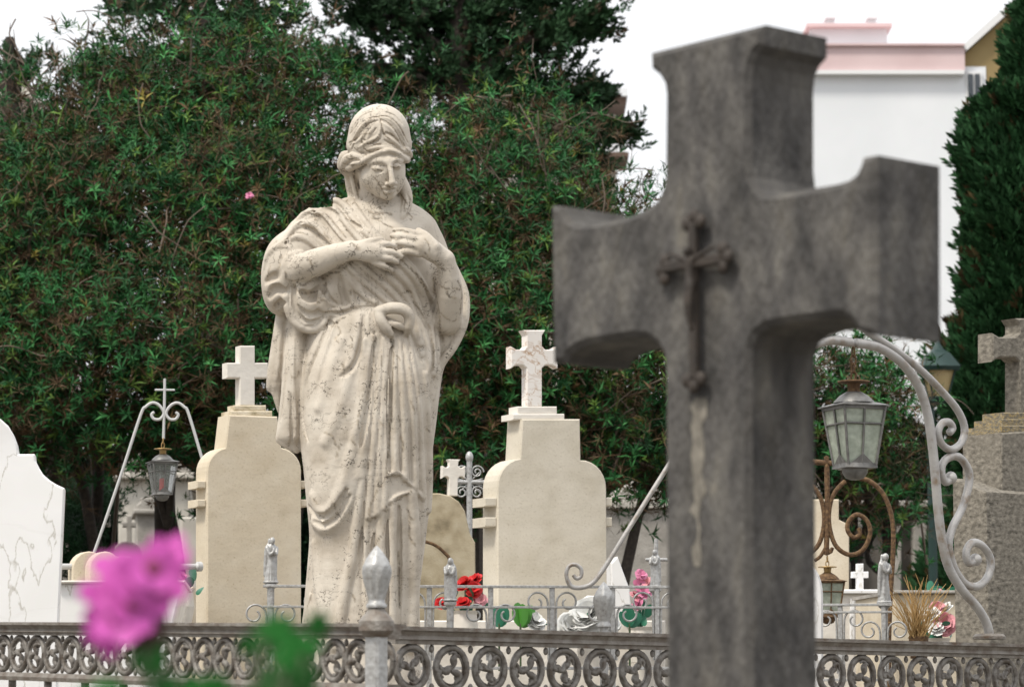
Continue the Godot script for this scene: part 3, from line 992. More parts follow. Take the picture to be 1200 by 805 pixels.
# black lichen and hair cracks, plus shade painted into carved cuts, grooves and gaps
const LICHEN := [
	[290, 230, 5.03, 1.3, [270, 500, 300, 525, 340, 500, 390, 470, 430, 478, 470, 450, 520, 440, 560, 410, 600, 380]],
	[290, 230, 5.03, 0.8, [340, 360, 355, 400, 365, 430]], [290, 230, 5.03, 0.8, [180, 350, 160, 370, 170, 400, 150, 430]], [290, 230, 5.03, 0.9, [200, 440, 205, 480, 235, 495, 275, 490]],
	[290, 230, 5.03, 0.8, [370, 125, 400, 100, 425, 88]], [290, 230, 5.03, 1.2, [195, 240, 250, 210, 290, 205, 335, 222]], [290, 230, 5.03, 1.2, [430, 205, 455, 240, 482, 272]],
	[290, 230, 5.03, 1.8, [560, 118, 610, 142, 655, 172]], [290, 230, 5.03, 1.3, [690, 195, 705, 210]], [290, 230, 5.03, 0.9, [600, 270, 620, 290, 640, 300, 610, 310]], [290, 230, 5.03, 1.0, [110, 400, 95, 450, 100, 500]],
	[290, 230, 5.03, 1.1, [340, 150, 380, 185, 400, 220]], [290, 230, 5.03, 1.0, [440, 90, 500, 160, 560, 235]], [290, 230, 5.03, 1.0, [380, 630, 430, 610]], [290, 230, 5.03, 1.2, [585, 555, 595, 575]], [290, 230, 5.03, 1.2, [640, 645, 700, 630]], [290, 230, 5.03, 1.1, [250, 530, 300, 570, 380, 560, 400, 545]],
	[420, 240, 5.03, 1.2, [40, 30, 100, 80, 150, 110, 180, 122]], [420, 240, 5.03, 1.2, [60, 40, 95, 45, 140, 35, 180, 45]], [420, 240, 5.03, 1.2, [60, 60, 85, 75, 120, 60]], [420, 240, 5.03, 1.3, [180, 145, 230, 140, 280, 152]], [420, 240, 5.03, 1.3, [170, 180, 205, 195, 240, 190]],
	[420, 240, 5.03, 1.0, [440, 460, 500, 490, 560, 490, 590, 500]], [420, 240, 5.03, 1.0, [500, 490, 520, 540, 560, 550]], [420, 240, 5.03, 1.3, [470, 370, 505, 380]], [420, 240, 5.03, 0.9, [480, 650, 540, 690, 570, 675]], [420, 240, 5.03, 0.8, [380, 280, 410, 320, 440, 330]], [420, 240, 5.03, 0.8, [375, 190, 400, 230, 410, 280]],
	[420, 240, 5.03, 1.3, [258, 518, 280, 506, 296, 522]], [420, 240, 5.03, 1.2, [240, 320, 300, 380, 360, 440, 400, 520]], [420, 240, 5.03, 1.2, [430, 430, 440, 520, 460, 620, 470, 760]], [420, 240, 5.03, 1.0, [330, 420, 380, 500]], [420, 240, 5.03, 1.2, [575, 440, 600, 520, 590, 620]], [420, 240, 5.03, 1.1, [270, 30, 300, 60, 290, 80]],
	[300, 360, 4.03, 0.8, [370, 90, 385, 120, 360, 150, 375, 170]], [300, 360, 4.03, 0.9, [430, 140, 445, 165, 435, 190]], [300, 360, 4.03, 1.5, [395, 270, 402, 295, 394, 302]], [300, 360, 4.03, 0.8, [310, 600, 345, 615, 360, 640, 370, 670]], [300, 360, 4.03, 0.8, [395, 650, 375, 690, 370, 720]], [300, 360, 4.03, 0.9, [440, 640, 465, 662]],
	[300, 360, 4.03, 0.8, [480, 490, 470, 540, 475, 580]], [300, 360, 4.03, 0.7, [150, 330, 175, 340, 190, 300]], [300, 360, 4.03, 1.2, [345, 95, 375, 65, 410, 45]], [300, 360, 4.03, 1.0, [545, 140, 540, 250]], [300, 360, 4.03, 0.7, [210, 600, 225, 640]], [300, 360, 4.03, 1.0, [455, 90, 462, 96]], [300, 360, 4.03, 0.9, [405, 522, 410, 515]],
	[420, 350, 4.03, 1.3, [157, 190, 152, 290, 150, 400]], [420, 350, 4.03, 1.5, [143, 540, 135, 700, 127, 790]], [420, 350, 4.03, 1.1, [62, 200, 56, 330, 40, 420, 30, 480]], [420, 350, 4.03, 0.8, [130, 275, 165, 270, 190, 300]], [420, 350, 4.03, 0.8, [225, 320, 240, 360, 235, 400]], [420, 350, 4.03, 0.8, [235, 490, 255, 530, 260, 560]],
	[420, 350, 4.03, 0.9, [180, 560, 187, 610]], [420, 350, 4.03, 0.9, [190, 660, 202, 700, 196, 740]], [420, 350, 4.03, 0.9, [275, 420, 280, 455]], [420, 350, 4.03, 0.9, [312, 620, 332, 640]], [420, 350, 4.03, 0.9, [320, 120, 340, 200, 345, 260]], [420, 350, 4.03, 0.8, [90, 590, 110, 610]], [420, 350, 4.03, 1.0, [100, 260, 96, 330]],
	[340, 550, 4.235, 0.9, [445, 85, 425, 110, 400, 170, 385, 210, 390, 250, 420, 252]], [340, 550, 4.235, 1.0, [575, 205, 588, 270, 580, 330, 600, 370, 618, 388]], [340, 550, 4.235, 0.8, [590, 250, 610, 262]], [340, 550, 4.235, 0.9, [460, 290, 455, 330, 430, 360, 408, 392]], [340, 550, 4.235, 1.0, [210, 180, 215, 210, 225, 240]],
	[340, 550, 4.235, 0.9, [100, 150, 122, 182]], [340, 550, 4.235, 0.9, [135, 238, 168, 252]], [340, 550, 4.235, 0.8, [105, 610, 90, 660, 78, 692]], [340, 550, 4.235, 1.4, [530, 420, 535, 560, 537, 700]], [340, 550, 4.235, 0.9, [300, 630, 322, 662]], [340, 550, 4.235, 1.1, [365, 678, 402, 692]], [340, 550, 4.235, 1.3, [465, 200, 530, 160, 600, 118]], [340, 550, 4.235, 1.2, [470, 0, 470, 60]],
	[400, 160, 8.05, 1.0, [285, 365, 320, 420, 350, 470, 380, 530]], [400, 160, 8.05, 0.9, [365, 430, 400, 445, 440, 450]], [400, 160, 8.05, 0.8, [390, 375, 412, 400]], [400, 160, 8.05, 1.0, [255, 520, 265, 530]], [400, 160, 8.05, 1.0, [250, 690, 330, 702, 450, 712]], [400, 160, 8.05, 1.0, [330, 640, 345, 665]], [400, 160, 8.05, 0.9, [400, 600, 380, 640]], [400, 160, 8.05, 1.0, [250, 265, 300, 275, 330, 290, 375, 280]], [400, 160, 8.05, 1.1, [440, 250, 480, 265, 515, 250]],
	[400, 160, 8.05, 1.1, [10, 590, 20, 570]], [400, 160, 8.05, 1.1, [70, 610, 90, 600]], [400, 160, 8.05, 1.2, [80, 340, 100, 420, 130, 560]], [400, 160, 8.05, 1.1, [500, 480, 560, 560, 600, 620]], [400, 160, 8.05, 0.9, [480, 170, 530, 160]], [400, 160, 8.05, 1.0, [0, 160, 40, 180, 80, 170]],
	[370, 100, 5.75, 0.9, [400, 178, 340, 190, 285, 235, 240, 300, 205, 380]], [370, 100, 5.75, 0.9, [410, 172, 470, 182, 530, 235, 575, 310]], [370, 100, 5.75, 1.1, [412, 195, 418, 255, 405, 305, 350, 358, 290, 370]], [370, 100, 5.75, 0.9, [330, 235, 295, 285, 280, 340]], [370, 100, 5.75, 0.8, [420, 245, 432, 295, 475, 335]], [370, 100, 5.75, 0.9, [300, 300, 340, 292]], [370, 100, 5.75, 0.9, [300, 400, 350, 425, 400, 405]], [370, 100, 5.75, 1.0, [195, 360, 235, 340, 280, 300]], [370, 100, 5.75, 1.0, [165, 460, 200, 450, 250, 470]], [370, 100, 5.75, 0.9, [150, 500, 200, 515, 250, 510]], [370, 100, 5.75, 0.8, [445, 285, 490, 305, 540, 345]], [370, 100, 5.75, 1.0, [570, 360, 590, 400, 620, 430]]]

func draw_lichen_and_shade(mb: MB, org: Vector3) -> void:  # darkens vertex colours along lichen, cracks and the painted crease shade
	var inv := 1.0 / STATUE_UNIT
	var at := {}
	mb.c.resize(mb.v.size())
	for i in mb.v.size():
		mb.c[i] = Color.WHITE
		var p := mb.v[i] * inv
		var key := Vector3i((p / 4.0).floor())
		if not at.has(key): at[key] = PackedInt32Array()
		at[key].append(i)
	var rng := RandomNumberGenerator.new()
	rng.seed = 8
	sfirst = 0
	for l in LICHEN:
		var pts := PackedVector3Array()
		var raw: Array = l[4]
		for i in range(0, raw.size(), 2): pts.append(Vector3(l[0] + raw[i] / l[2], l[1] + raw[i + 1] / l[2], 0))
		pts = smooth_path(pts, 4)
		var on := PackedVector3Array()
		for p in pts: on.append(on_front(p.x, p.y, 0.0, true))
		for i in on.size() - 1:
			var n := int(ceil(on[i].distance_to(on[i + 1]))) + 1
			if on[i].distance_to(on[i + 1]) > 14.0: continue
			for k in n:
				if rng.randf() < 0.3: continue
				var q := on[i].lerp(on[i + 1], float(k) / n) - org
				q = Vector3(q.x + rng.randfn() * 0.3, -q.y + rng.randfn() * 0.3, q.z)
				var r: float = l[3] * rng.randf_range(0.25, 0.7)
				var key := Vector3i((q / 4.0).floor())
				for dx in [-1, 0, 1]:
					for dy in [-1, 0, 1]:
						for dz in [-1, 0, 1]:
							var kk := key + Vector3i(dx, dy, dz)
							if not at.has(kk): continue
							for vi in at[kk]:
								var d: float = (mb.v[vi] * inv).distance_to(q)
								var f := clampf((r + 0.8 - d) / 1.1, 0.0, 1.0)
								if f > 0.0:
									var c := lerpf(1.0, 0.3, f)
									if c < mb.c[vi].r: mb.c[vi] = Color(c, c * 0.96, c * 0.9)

func build_statue(m: Material) -> void:
	statue_field()
	var org := Vector3(430, 905, 0)
	var o := thing("statue", P(430, 905, STATUE_D), "life-size pale marble woman in long draped robes with both hands on her breast", "statue")
	var mb := MB.new()
	sf.net(mb, Vector3(386, 114, -40), Vector3(490, 246, 104), 1.4, org, STATUE_UNIT)
	sf.net(mb, Vector3(294, 243, -84), Vector3(556, 744, 96), 2.3, org, STATUE_UNIT)
	sf.net(mb, Vector3(318, 740, -84), Vector3(520, 906, 96), 5.0, org, STATUE_UNIT)
	draw_lichen_and_shade(mb, org)
	part(mb, "figure", m, o)
	var pl := MB.new()
	pl.box(Vector3(0, -0.06, 0), Vector3(0.56, 0.12, 0.46), Basis.IDENTITY, 0.012)
	pl.box(Vector3(0, -0.12 - (o.position.y - 0.12) * 0.5, 0), Vector3(0.62, o.position.y - 0.12, 0.52), Basis.IDENTITY, 0.012)
	pl.c.resize(pl.v.size())
	pl.c.fill(Color.WHITE)
	part(pl, "pedestal", m, o)

func make_materials() -> void:
	var fine := bump_tex(11, 0.03, 6.0)
	var grit := bump_tex(12, 0.09, 5.0, 3)
	# statue: pale marble, faint warm mottling, black hair cracks and specks of lichen
	M.statue = stone(noise_tex(21, 0.006, [[0.0, lin(0.33, 0.28, 0.215)], [0.3, lin(0.44, 0.385, 0.315)], [0.6, lin(0.52, 0.465, 0.39)], [1.0, lin(0.57, 0.52, 0.445)]], 1024, 5), 1.6, 0.75, fine, 0.25, false)
	add_detail(M.statue, cracks(), null, 1.9, false)
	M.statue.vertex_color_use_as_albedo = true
	# cream limestone of the headstones
	M.cream = stone(noise_tex(31, 0.012, [[0.0, lin(0.46, 0.385, 0.275)], [0.3, lin(0.555, 0.475, 0.355)], [0.7, lin(0.60, 0.525, 0.405)], [1.0, lin(0.64, 0.575, 0.465)]], 512, 5), 1.3, 0.85, fine, 0.12)
	add_detail(M.cream, specks(32, 0.10, Color(0.74, 0.70, 0.64)), null, 2.3)
	M.beige = stone(noise_tex(33, 0.010, [[0.0, lin(0.46, 0.41, 0.32)], [0.4, lin(0.55, 0.50, 0.41)], [1.0, lin(0.62, 0.57, 0.48)]], 512, 5), 1.2, 0.85, fine, 0.12)
	add_detail(M.beige, specks(34, 0.10, Color(0.76, 0.73, 0.69)), null, 2.1)
	# stained top steps
	M.steps = stone(noise_tex(35, 0.02, [[0.0, lin(0.20, 0.16, 0.09)], [0.35, lin(0.45, 0.38, 0.26)], [0.6, lin(0.60, 0.53, 0.41)], [1.0, lin(0.66, 0.60, 0.49)]], 512, 5), 3.0, 0.9, grit, 0.4)
	# lichen-grown ochre slab
	M.mossy = stone(noise_tex(36, 0.008, [[0.0, lin(0.13, 0.105, 0.065)], [0.35, lin(0.31, 0.255, 0.165)], [0.6, lin(0.40, 0.34, 0.235)], [1.0, lin(0.47, 0.415, 0.31)]], 512, 6), 2.2, 0.9, grit, 0.15)
	# polished white marble with grey veins
	M.marble = stone(noise_tex(41, 0.004, [[0.0, lin(0.70, 0.69, 0.68)], [0.5, lin(0.78, 0.77, 0.76)], [1.0, lin(0.74, 0.73, 0.71)]], 512, 4), 1.4, 0.35, null, 1.0)
	add_detail(M.marble, veins(47, 0.0035, 0.016, Color(0.74, 0.72, 0.68)), null, 1.1)
	M.marble.uv2_scale = Vector3(1.9, 0.75, 1.9)
	M.veined = stone(noise_tex(43, 0.006, [[0.0, lin(0.62, 0.57, 0.52)], [1.0, lin(0.76, 0.73, 0.69)]], 512, 4), 1.7, 0.4)
	add_detail(M.veined, veins(44, 0.006, 0.03, Color(0.66, 0.47, 0.30)), null, 2.0)
	M.white_stone = stone(noise_tex(45, 0.01, [[0.0, lin(0.56, 0.52, 0.46)], [1.0, lin(0.72, 0.68, 0.62)]], 512, 4), 1.5, 0.7, fine, 0.2)
	# weathered concrete of the dark weathered cross
	M.concrete = stone(noise_tex(51, 0.007, [[0.0, lin(0.036, 0.034, 0.032)], [0.3, lin(0.062, 0.058, 0.053)], [0.6, lin(0.092, 0.086, 0.078)], [0.85, lin(0.122, 0.114, 0.101)], [1.0, lin(0.175, 0.158, 0.128)]], 1024, 5), 3.0, 0.92, grit, 0.35, false)
	M.concrete.uv1_scale = Vector3(2.6, 1.1, 2.6)
	add_detail(M.concrete, noise_tex(52, 0.016, [[0.0, Color(0.72, 0.72, 0.74)], [0.4, Color(0.92, 0.92, 0.93)], [0.7, Color(1, 1, 1)], [1.0, Color(1, 0.99, 0.96)]], 512, 5), null, 4.0, false)
	M.concrete.uv2_scale = Vector3(3.2, 1.0, 3.2)
	M.lime = stone(noise_tex(59, 0.03, [[0.0, lin(0.10, 0.09, 0.075)], [0.5, lin(0.16, 0.145, 0.12)], [1.0, lin(0.26, 0.235, 0.195)]], 256, 5), 5.0, 0.95, grit, 0.3, false)
	# grey lichen-specked stone at the right
	M.lichen = stone(noise_tex(53, 0.03, [[0.0, lin(0.05, 0.045, 0.036)], [0.3, lin(0.12, 0.107, 0.086)], [0.5, lin(0.185, 0.166, 0.136)], [0.75, lin(0.25, 0.225, 0.185)], [1.0, lin(0.42, 0.38, 0.31)]], 1024, 6), 1.8, 0.95, grit, 0.3)
	add_detail(M.lichen, specks(54, 0.05, Color(0.30, 0.27, 0.22)), null, 4.0)
	M.yellow_lichen = stone(noise_tex(55, 0.04, [[0.0, lin(0.06, 0.053, 0.04)], [0.45, lin(0.16, 0.143, 0.11)], [0.58, lin(0.24, 0.20, 0.13)], [0.66, lin(0.34, 0.22, 0.05)], [0.74, lin(0.24, 0.21, 0.16)], [1.0, lin(0.36, 0.33, 0.27)]], 512, 6), 3.5, 0.95, grit, 0.7)
	M.grey = stone(noise_tex(56, 0.01, [[0.0, lin(0.20, 0.185, 0.165)], [0.5, lin(0.30, 0.28, 0.25)], [1.0, lin(0.40, 0.375, 0.34)]], 512, 5), 1.0, 0.9, grit, 0.3)
	M.dark_wall = stone(noise_tex(57, 0.01, [[0.0, lin(0.09, 0.08, 0.07)], [1.0, lin(0.17, 0.155, 0.135)]], 512, 5), 0.7, 0.9)
	M.pale_wall = stone(noise_tex(58, 0.01, [[0.0, lin(0.42, 0.39, 0.34)], [1.0, lin(0.60, 0.57, 0.51)]], 512, 5), 0.7, 0.9)
	# iron
	M.iron = stone(noise_tex(61, 0.02, [[0.0, lin(0.05, 0.028, 0.015)], [0.35, lin(0.10, 0.085, 0.07)], [0.5, lin(0.16, 0.145, 0.13)], [1.0, lin(0.30, 0.285, 0.26)]], 512, 6), 4.0, 0.6, grit, 0.4)
	M.iron.metallic = 0.25
	M.rail_iron = stone(noise_tex(62, 0.02, [[0.0, lin(0.09, 0.045, 0.02)], [0.35, lin(0.14, 0.115, 0.095)], [0.6, lin(0.21, 0.19, 0.165)], [1.0, lin(0.32, 0.30, 0.275)]], 512, 6), 3.0, 0.6, grit, 0.4)
	M.rail_iron.metallic = 0.25
	M.silver = stone(noise_tex(63, 0.03, [[0.0, lin(0.10, 0.07, 0.045)], [0.25, lin(0.30, 0.295, 0.285)], [1.0, lin(0.52, 0.52, 0.515)]], 512, 5), 5.0, 0.42, grit, 0.25)
	M.silver.metallic = 0.35
	M.tube = stone(noise_tex(64, 0.012, [[0.0, lin(0.16, 0.08, 0.03)], [0.22, lin(0.27, 0.235, 0.20)], [0.36, lin(0.36, 0.345, 0.33)], [1.0, lin(0.47, 0.455, 0.435)]], 512, 5), 3.0, 0.5, grit, 0.2)
	M.tube.metallic = 0.3
	M.rust = stone(noise_tex(65, 0.02, [[0.0, lin(0.035, 0.018, 0.010)], [0.5, lin(0.10, 0.055, 0.025)], [1.0, lin(0.24, 0.15, 0.07)]], 512, 5), 7.0, 0.9, grit, 0.6)
	M.bronze = stone(noise_tex(66, 0.02, [[0.0, lin(0.016, 0.012, 0.009)], [1.0, lin(0.05, 0.036, 0.026)]], 256, 5), 8.0, 0.7, grit, 0.4)
	M.lamp_metal = stone(noise_tex(67, 0.03, [[0.0, lin(0.10, 0.097, 0.092)], [1.0, lin(0.22, 0.215, 0.205)]], 256, 4), 6.0, 0.45, grit, 0.2)
	M.lamp_metal.metallic = 0.4
	M.brass = plain(lin(0.30, 0.20, 0.08), 0.45, 0.6)
	M.green_metal = plain(lin(0.012, 0.035, 0.03), 0.5, 0.2)
	M.white_paint = plain(lin(0.46, 0.46, 0.45), 0.5)
	M.glass = plain(Color(0.75, 0.78, 0.75, 0.16), 0.1)
	M.glass.transparency = BaseMaterial3D.TRANSPARENCY_ALPHA
	M.frosted = stone(noise_tex(68, 0.02, [[0.0, lin(0.30, 0.33, 0.27)], [1.0, lin(0.62, 0.66, 0.58)]], 256, 4), 9.0, 0.35)
	M.frosted.backlight_enabled = true
	M.frosted.backlight = Color(0.8, 0.85, 0.75)
	M.lamp_pane = plain(lin(0.62, 0.50, 0.28), 0.4)
	M.lamp_pane.backlight_enabled = true
	M.lamp_pane.backlight = Color(0.8, 0.72, 0.5)
	M.candle = plain(lin(0.30, 0.012, 0.015), 0.5)
	# ground and far walls
	M.ground = stone(noise_tex(71, 0.05, [[0.0, lin(0.09, 0.08, 0.065)], [0.5, lin(0.16, 0.145, 0.12)], [1.0, lin(0.24, 0.22, 0.185)]], 512, 5), 0.5, 0.95, grit, 0.6)
	M.soil = stone(noise_tex(72, 0.04, [[0.0, lin(0.03, 0.025, 0.018)], [1.0, lin(0.09, 0.07, 0.05)]], 512, 5), 0.6, 0.95, grit, 0.6)
	M.plaster_white = stone(noise_tex(73, 0.01, [[0.0, lin(0.66, 0.68, 0.70)], [1.0, lin(0.74, 0.755, 0.775)]], 512, 4), 0.1, 0.9)
	M.plaster_pink = stone(noise_tex(74, 0.01, [[0.0, lin(0.56, 0.42, 0.42)], [1.0, lin(0.64, 0.50, 0.50)]], 512, 4), 0.15, 0.9)
	M.plaster_ochre = stone(noise_tex(75, 0.01, [[0.0, lin(0.24, 0.175, 0.075)], [1.0, lin(0.30, 0.225, 0.105)]], 512, 4), 0.15, 0.9)
	M.plaster_cream = stone(noise_tex(76, 0.01, [[0.0, lin(0.50, 0.46, 0.40)], [1.0, lin(0.62, 0.58, 0.52)]], 512, 4), 0.15, 0.9)
	M.roof_brown = plain(lin(0.12, 0.08, 0.06), 0.9)
	M.window_glass = plain(lin(0.05, 0.06, 0.07), 0.15)
	M.white_frame = plain(lin(0.70, 0.70, 0.70), 0.5)
	# plants
	M.leaf = plain(Color.WHITE, 0.6, 0.0, 0.3)
	M.leaf.vertex_color_use_as_albedo = true
	M.leaf.backlight_enabled = true
	M.leaf.backlight = Color(0.16, 0.2, 0.08)
	M.needle = plain(Color.WHITE, 0.7, 0.0, 0.25)
	M.needle.vertex_color_use_as_albedo = true
	M.bark = stone(noise_tex(81, 0.02, [[0.0, lin(0.02, 0.016, 0.013)], [1.0, lin(0.075, 0.06, 0.048)]], 512, 5), 3.0, 0.95, grit, 0.8)
	M.twig = plain(lin(0.15, 0.115, 0.088), 0.9)
	M.petal_pink = plain(lin(0.50, 0.07, 0.36), 0.6)
	M.petal_pink.backlight_enabled = true
	M.petal_pink.backlight = Color(0.4, 0.15, 0.35)
	M.petal_dark = plain(lin(0.16, 0.008, 0.06), 0.6)
	M.geranium_leaf = plain(lin(0.012, 0.095, 0.014), 0.7, 0.0, 0.25)
	M.stem = plain(lin(0.06, 0.09, 0.04), 0.7)
	M.bud = plain(lin(0.05, 0.02, 0.02), 0.7)
	M.flower_red = plain(lin(0.55, 0.02, 0.02), 0.6)
	M.flower_white = plain(lin(0.72, 0.72, 0.70), 0.6)
	M.flower_rose = plain(lin(0.66, 0.30, 0.33), 0.6)
	M.flower_pink = plain(lin(0.58, 0.20, 0.33), 0.6)
	M.plastic_leaf = plain(lin(0.02, 0.14, 0.08), 0.4)
	M.fresh_leaf = plain(lin(0.06, 0.22, 0.03), 0.5)
	M.straw = plain(lin(0.42, 0.27, 0.11), 0.85)

# thin broken hair lines: dark where two noises cross zero, only in patches
func cracks() -> ImageTexture:
	var f := FastNoiseLite.new()
	f.seed = 5; f.frequency = 0.014; f.fractal_octaves = 4; f.fractal_gain = 0.6
	f.domain_warp_enabled = true; f.domain_warp_amplitude = 14.0; f.domain_warp_frequency = 0.02
	var a := f.get_seamless_image(768, 768)
	f.seed = 6; f.frequency = 0.006; f.domain_warp_enabled = false; f.fractal_octaves = 3
	var m := f.get_seamless_image(768, 768)
	f.seed = 7; f.frequency = 0.11; f.fractal_octaves = 2
	var s := f.get_seamless_image(768, 768)
	var o := Image.create(768, 768, false, Image.FORMAT_RGB8)
	for y in 768:
		for x in 768:
			var c := absf(a.get_pixel(x, y).r - 0.5)
			var mm := m.get_pixel(x, y).r
			var sp := s.get_pixel(x, y).r
			var d := 0.0
			if mm > 0.6: d = clampf((0.012 + (mm - 0.54) * 0.10 - c) * 70.0, 0.0, 1.0) * clampf((sp - 0.22) * 7.0, 0.0, 1.0)
			if sp > 0.83: d = maxf(d, clampf((sp - 0.83) * 12.0, 0.0, 1.0))
			o.set_pixel(x, y, Color(1, 1, 1).lerp(Color(0.22, 0.20, 0.18), d * 0.95))
	return ImageTexture.create_from_image(o)

func specks(seed_: int, freq: float, dark: Color) -> NoiseTexture2D:
	return noise_tex(seed_, freq, [[0.0, dark], [0.16, dark.lerp(Color.WHITE, 0.55)], [0.27, Color(0.97, 0.97, 0.97)], [1.0, Color.WHITE]], 512, 3)

func veins(seed_: int, freq: float, width: float, dark: Color) -> NoiseTexture2D:
	return noise_tex(seed_, freq, [[0.0, Color.WHITE], [0.5 - width * 2.0, Color.WHITE], [0.5 - width * 0.2, dark.lerp(Color.WHITE, 0.3)], [0.5, dark], [0.5 + width * 0.3, dark.lerp(Color.WHITE, 0.6)], [0.5 + width, Color.WHITE], [1.0, Color.WHITE]], 1024, 5, FastNoiseLite.TYPE_SIMPLEX_SMOOTH, FastNoiseLite.FRACTAL_FBM, 40.0)

func build_ground() -> void:
	var g := MB.new()
	g.quad(Vector3(-300, 0, 40), Vector3(300, 0, 40), Vector3(300, 0, -500), Vector3(-300, 0, -500))
	var o := part(g, "ground", M.ground, self)
	tag(o, "pale gravel ground of the cemetery", "ground", "", "structure")
	var b := MB.new()
	b.quad(Vector3(-9, 0.02, -13.2), Vector3(7, 0.02, -13.2), Vector3(7, 0.02, -20.5), Vector3(-9, 0.02, -20.5))
	o = part(b, "planting_bed", M.soil, self)
	tag(o, "dark soil bed under the oleanders", "soil", "", "structure")

# upright wall between two pixel columns at depth d, v0 top to the ground, thickness backwards
func wall_box(mb: MB, org: Vector3, u0: float, u1: float, v0: float, v1: float, d: float, thick: float) -> void:
	var a := P(u0, v0, d)
	var b := P(u1, v1, d)
	b.x = P(u1, v0, d).x
	mb.box((a + b) * 0.5 - org - Vector3(0, 0, thick * 0.5), Vector3(absf(b.x - a.x), absf(a.y - b.y), thick))

func ground_v(d: float) -> float:
	return 402.5 - FPX * tan(atan(-EYE / d) - PITCH)

func build_buildings() -> void:
	# white block of flats with a pink parapet
	var d := 56.0
	var base := P(1000, 600, d)
	base.y = 0.0
	var o := thing("apartment_building", base, "white apartment building with pink parapet and roof hut behind the right cypress", "building")
	var gv := ground_v(d)
	var w := MB.new()
	wall_box(w, base, 840, 1133, 86, gv, d, 10.0)
	part(w, "wall", M.plaster_white, o)
	var p := MB.new()
	wall_box(p, base, 838, 1131, 53, 82, d - 0.12, 10.2)
	part(p, "parapet", M.plaster_pink, o)
	p = MB.new()
	wall_box(p, base, 836, 1131, 82, 86.5, d - 0.18, 10.3)
	part(p, "cornice", M.white_frame, o)
	p = MB.new()
	wall_box(p, base, 840, 1131, 50.5, 53, d - 0.2, 10.4)
	part(p, "coping", M.plaster_pink, o)
	p = MB.new()
	wall_box(p, base, 950, 1040, 31, 60, d + 2.0, 3.0)
	part(p, "roof_hut", M.plaster_white, o)
	p = MB.new()
	wall_box(p, base, 946, 1046, 27, 31, d + 1.8, 3.4)
	part(p, "hut_coping", M.plaster_pink, o)
	for q in [[970, 978], [1019, 1027]]:
		p = MB.new()
		wall_box(p, base, q[0], q[1], 21, 27, d + 2.4, 0.25)
		wall_box(p, base, q[0] - 2, q[1] + 2, 19, 21, d + 2.3, 0.4)
		part(p, "chimney", M.plaster_white, o)
	# ochre house with a slanting verge
	d = 56.06
	base = P(1170, 600, d)
	base.y = 0.0
	o = thing("ochre_house", base, "ochre walled house with a white framed window above the cypress", "house")
	gv = ground_v(d)
	w = MB.new()
	var poly := PackedVector2Array()
	for q in [[1130.5, 64], [1215, -12], [1300, -12]]:
		var k := P(q[0], q[1], d)
		poly.append(Vector2(k.x - base.x, k.y))
	poly.append(Vector2(poly[2].x, 0.0))
	poly.append(Vector2(poly[0].x, 0.0))
	w.extrude(poly, -5.0, 0.0, 0.0)
	part(w, "wall", M.plaster_ochre, o)
	p = MB.new()
	var k0 := P(1129, 62, d) - base
	var k1 := P(1217, -17, d) - base
	p.box((k0 + k1) * 0.5 + Vector3(0, 0.05, -2.5), Vector3((k1 - k0).length(), 0.12, 5.4), Basis(Vector3.BACK, atan2(k1.y - k0.y, k1.x - k0.x)))
	part(p, "verge", M.white_frame, o)
	# window at the corner: white panel with two dark panes
	p = MB.new()
	wall_box(p, base, 1129, 1156, 78, 420, d - 0.03, 0.08)
	part(p, "white_panel", M.plaster_white, o)
	var win := MB.new()
	for q in [[1132.5, 1151.5, 84, 86.5], [1132.5, 1151.5, 116, 118.5], [1132.5, 1135, 86.5, 116], [1149, 1151.5, 86.5, 116], [1141, 1143, 86.5, 116]]:
		wall_box(win, base, q[0], q[1], q[2], q[3], d - 0.09, 0.06)
	var wn := part(win, "window", M.white_frame, o)
	for q in [[1135, 1141], [1143, 1149]]:
		p = MB.new()
		wall_box(p, base, q[0], q[1], 86.5, 116, d - 0.115, 0.02)
		part(p, "pane", M.window_glass, wn)
	# cream building between tree and cross
	d = 60.0
	base = P(690, 600, d)
	base.y = 0.0
	gv = ground_v(d)
	o = thing("villa", base, "cream villa with brown eaves half hidden by the dark conifer", "building")
	w = MB.new()
	wall_box(w, base, 560, 722, 122, gv, d, 8.0)
	part(w, "wall", M.plaster_cream, o)
	p = MB.new()
	wall_box(p, base, 550, 734, 112, 122, d - 1.0, 9.5)
	part(p, "eaves", M.roof_brown, o)
	p = MB.new()
	wall_box(p, base, 548, 736, 103, 112, d - 1.1, 9.7)
	part(p, "roof_slab", M.plaster_white, o)
	p = MB.new()
	wall_box(p, base, 640, 734, 150, 178, d - 1.3, 1.3)
	part(p, "balcony", M.plaster_white, o)
	p = MB.new()
	wall_box(p, base, 640, 737, 178, 183, d - 1.4, 1.5)
	part(p, "balcony_slab", M.roof_brown, o)
	p = MB.new()
	wall_box(p, base, 690, 716, 196, 232, d - 0.05, 0.1)
	part(p, "shutter", M.plaster_ochre, o)
	# rosy house at the left edge
	d = 58.0
	base = P(-30, 600, d)
	base.y = 0.0
	gv = ground_v(d)
	o = thing("rosy_house", base, "pale rosy house glimpsed through twigs beside the dark pine", "house")
	w = MB.new()
	wall_box(w, base, -160, 30, 112, gv, d, 8.0)
	part(w, "wall", M.plaster_pink, o)
	p = MB.new()
	wall_box(p, base, -166, 34, 100, 112, d - 0.5, 9.0)
	part(p, "roof", M.plaster_cream, o)
	for v in [120, 160, 200]:
		p = MB.new()
		wall_box(p, base, 8, 18, v, v + 22, d - 0.04, 0.06)
		part(p, "window", M.window_glass, o)
	# low far wall that closes the grounds
	d = 44.0
	base = P(600, 600, d)
	base.y = 0.0
	w = MB.new()
	wall_box(w, base, -400, 1700, 700, ground_v(d), d, 0.4)
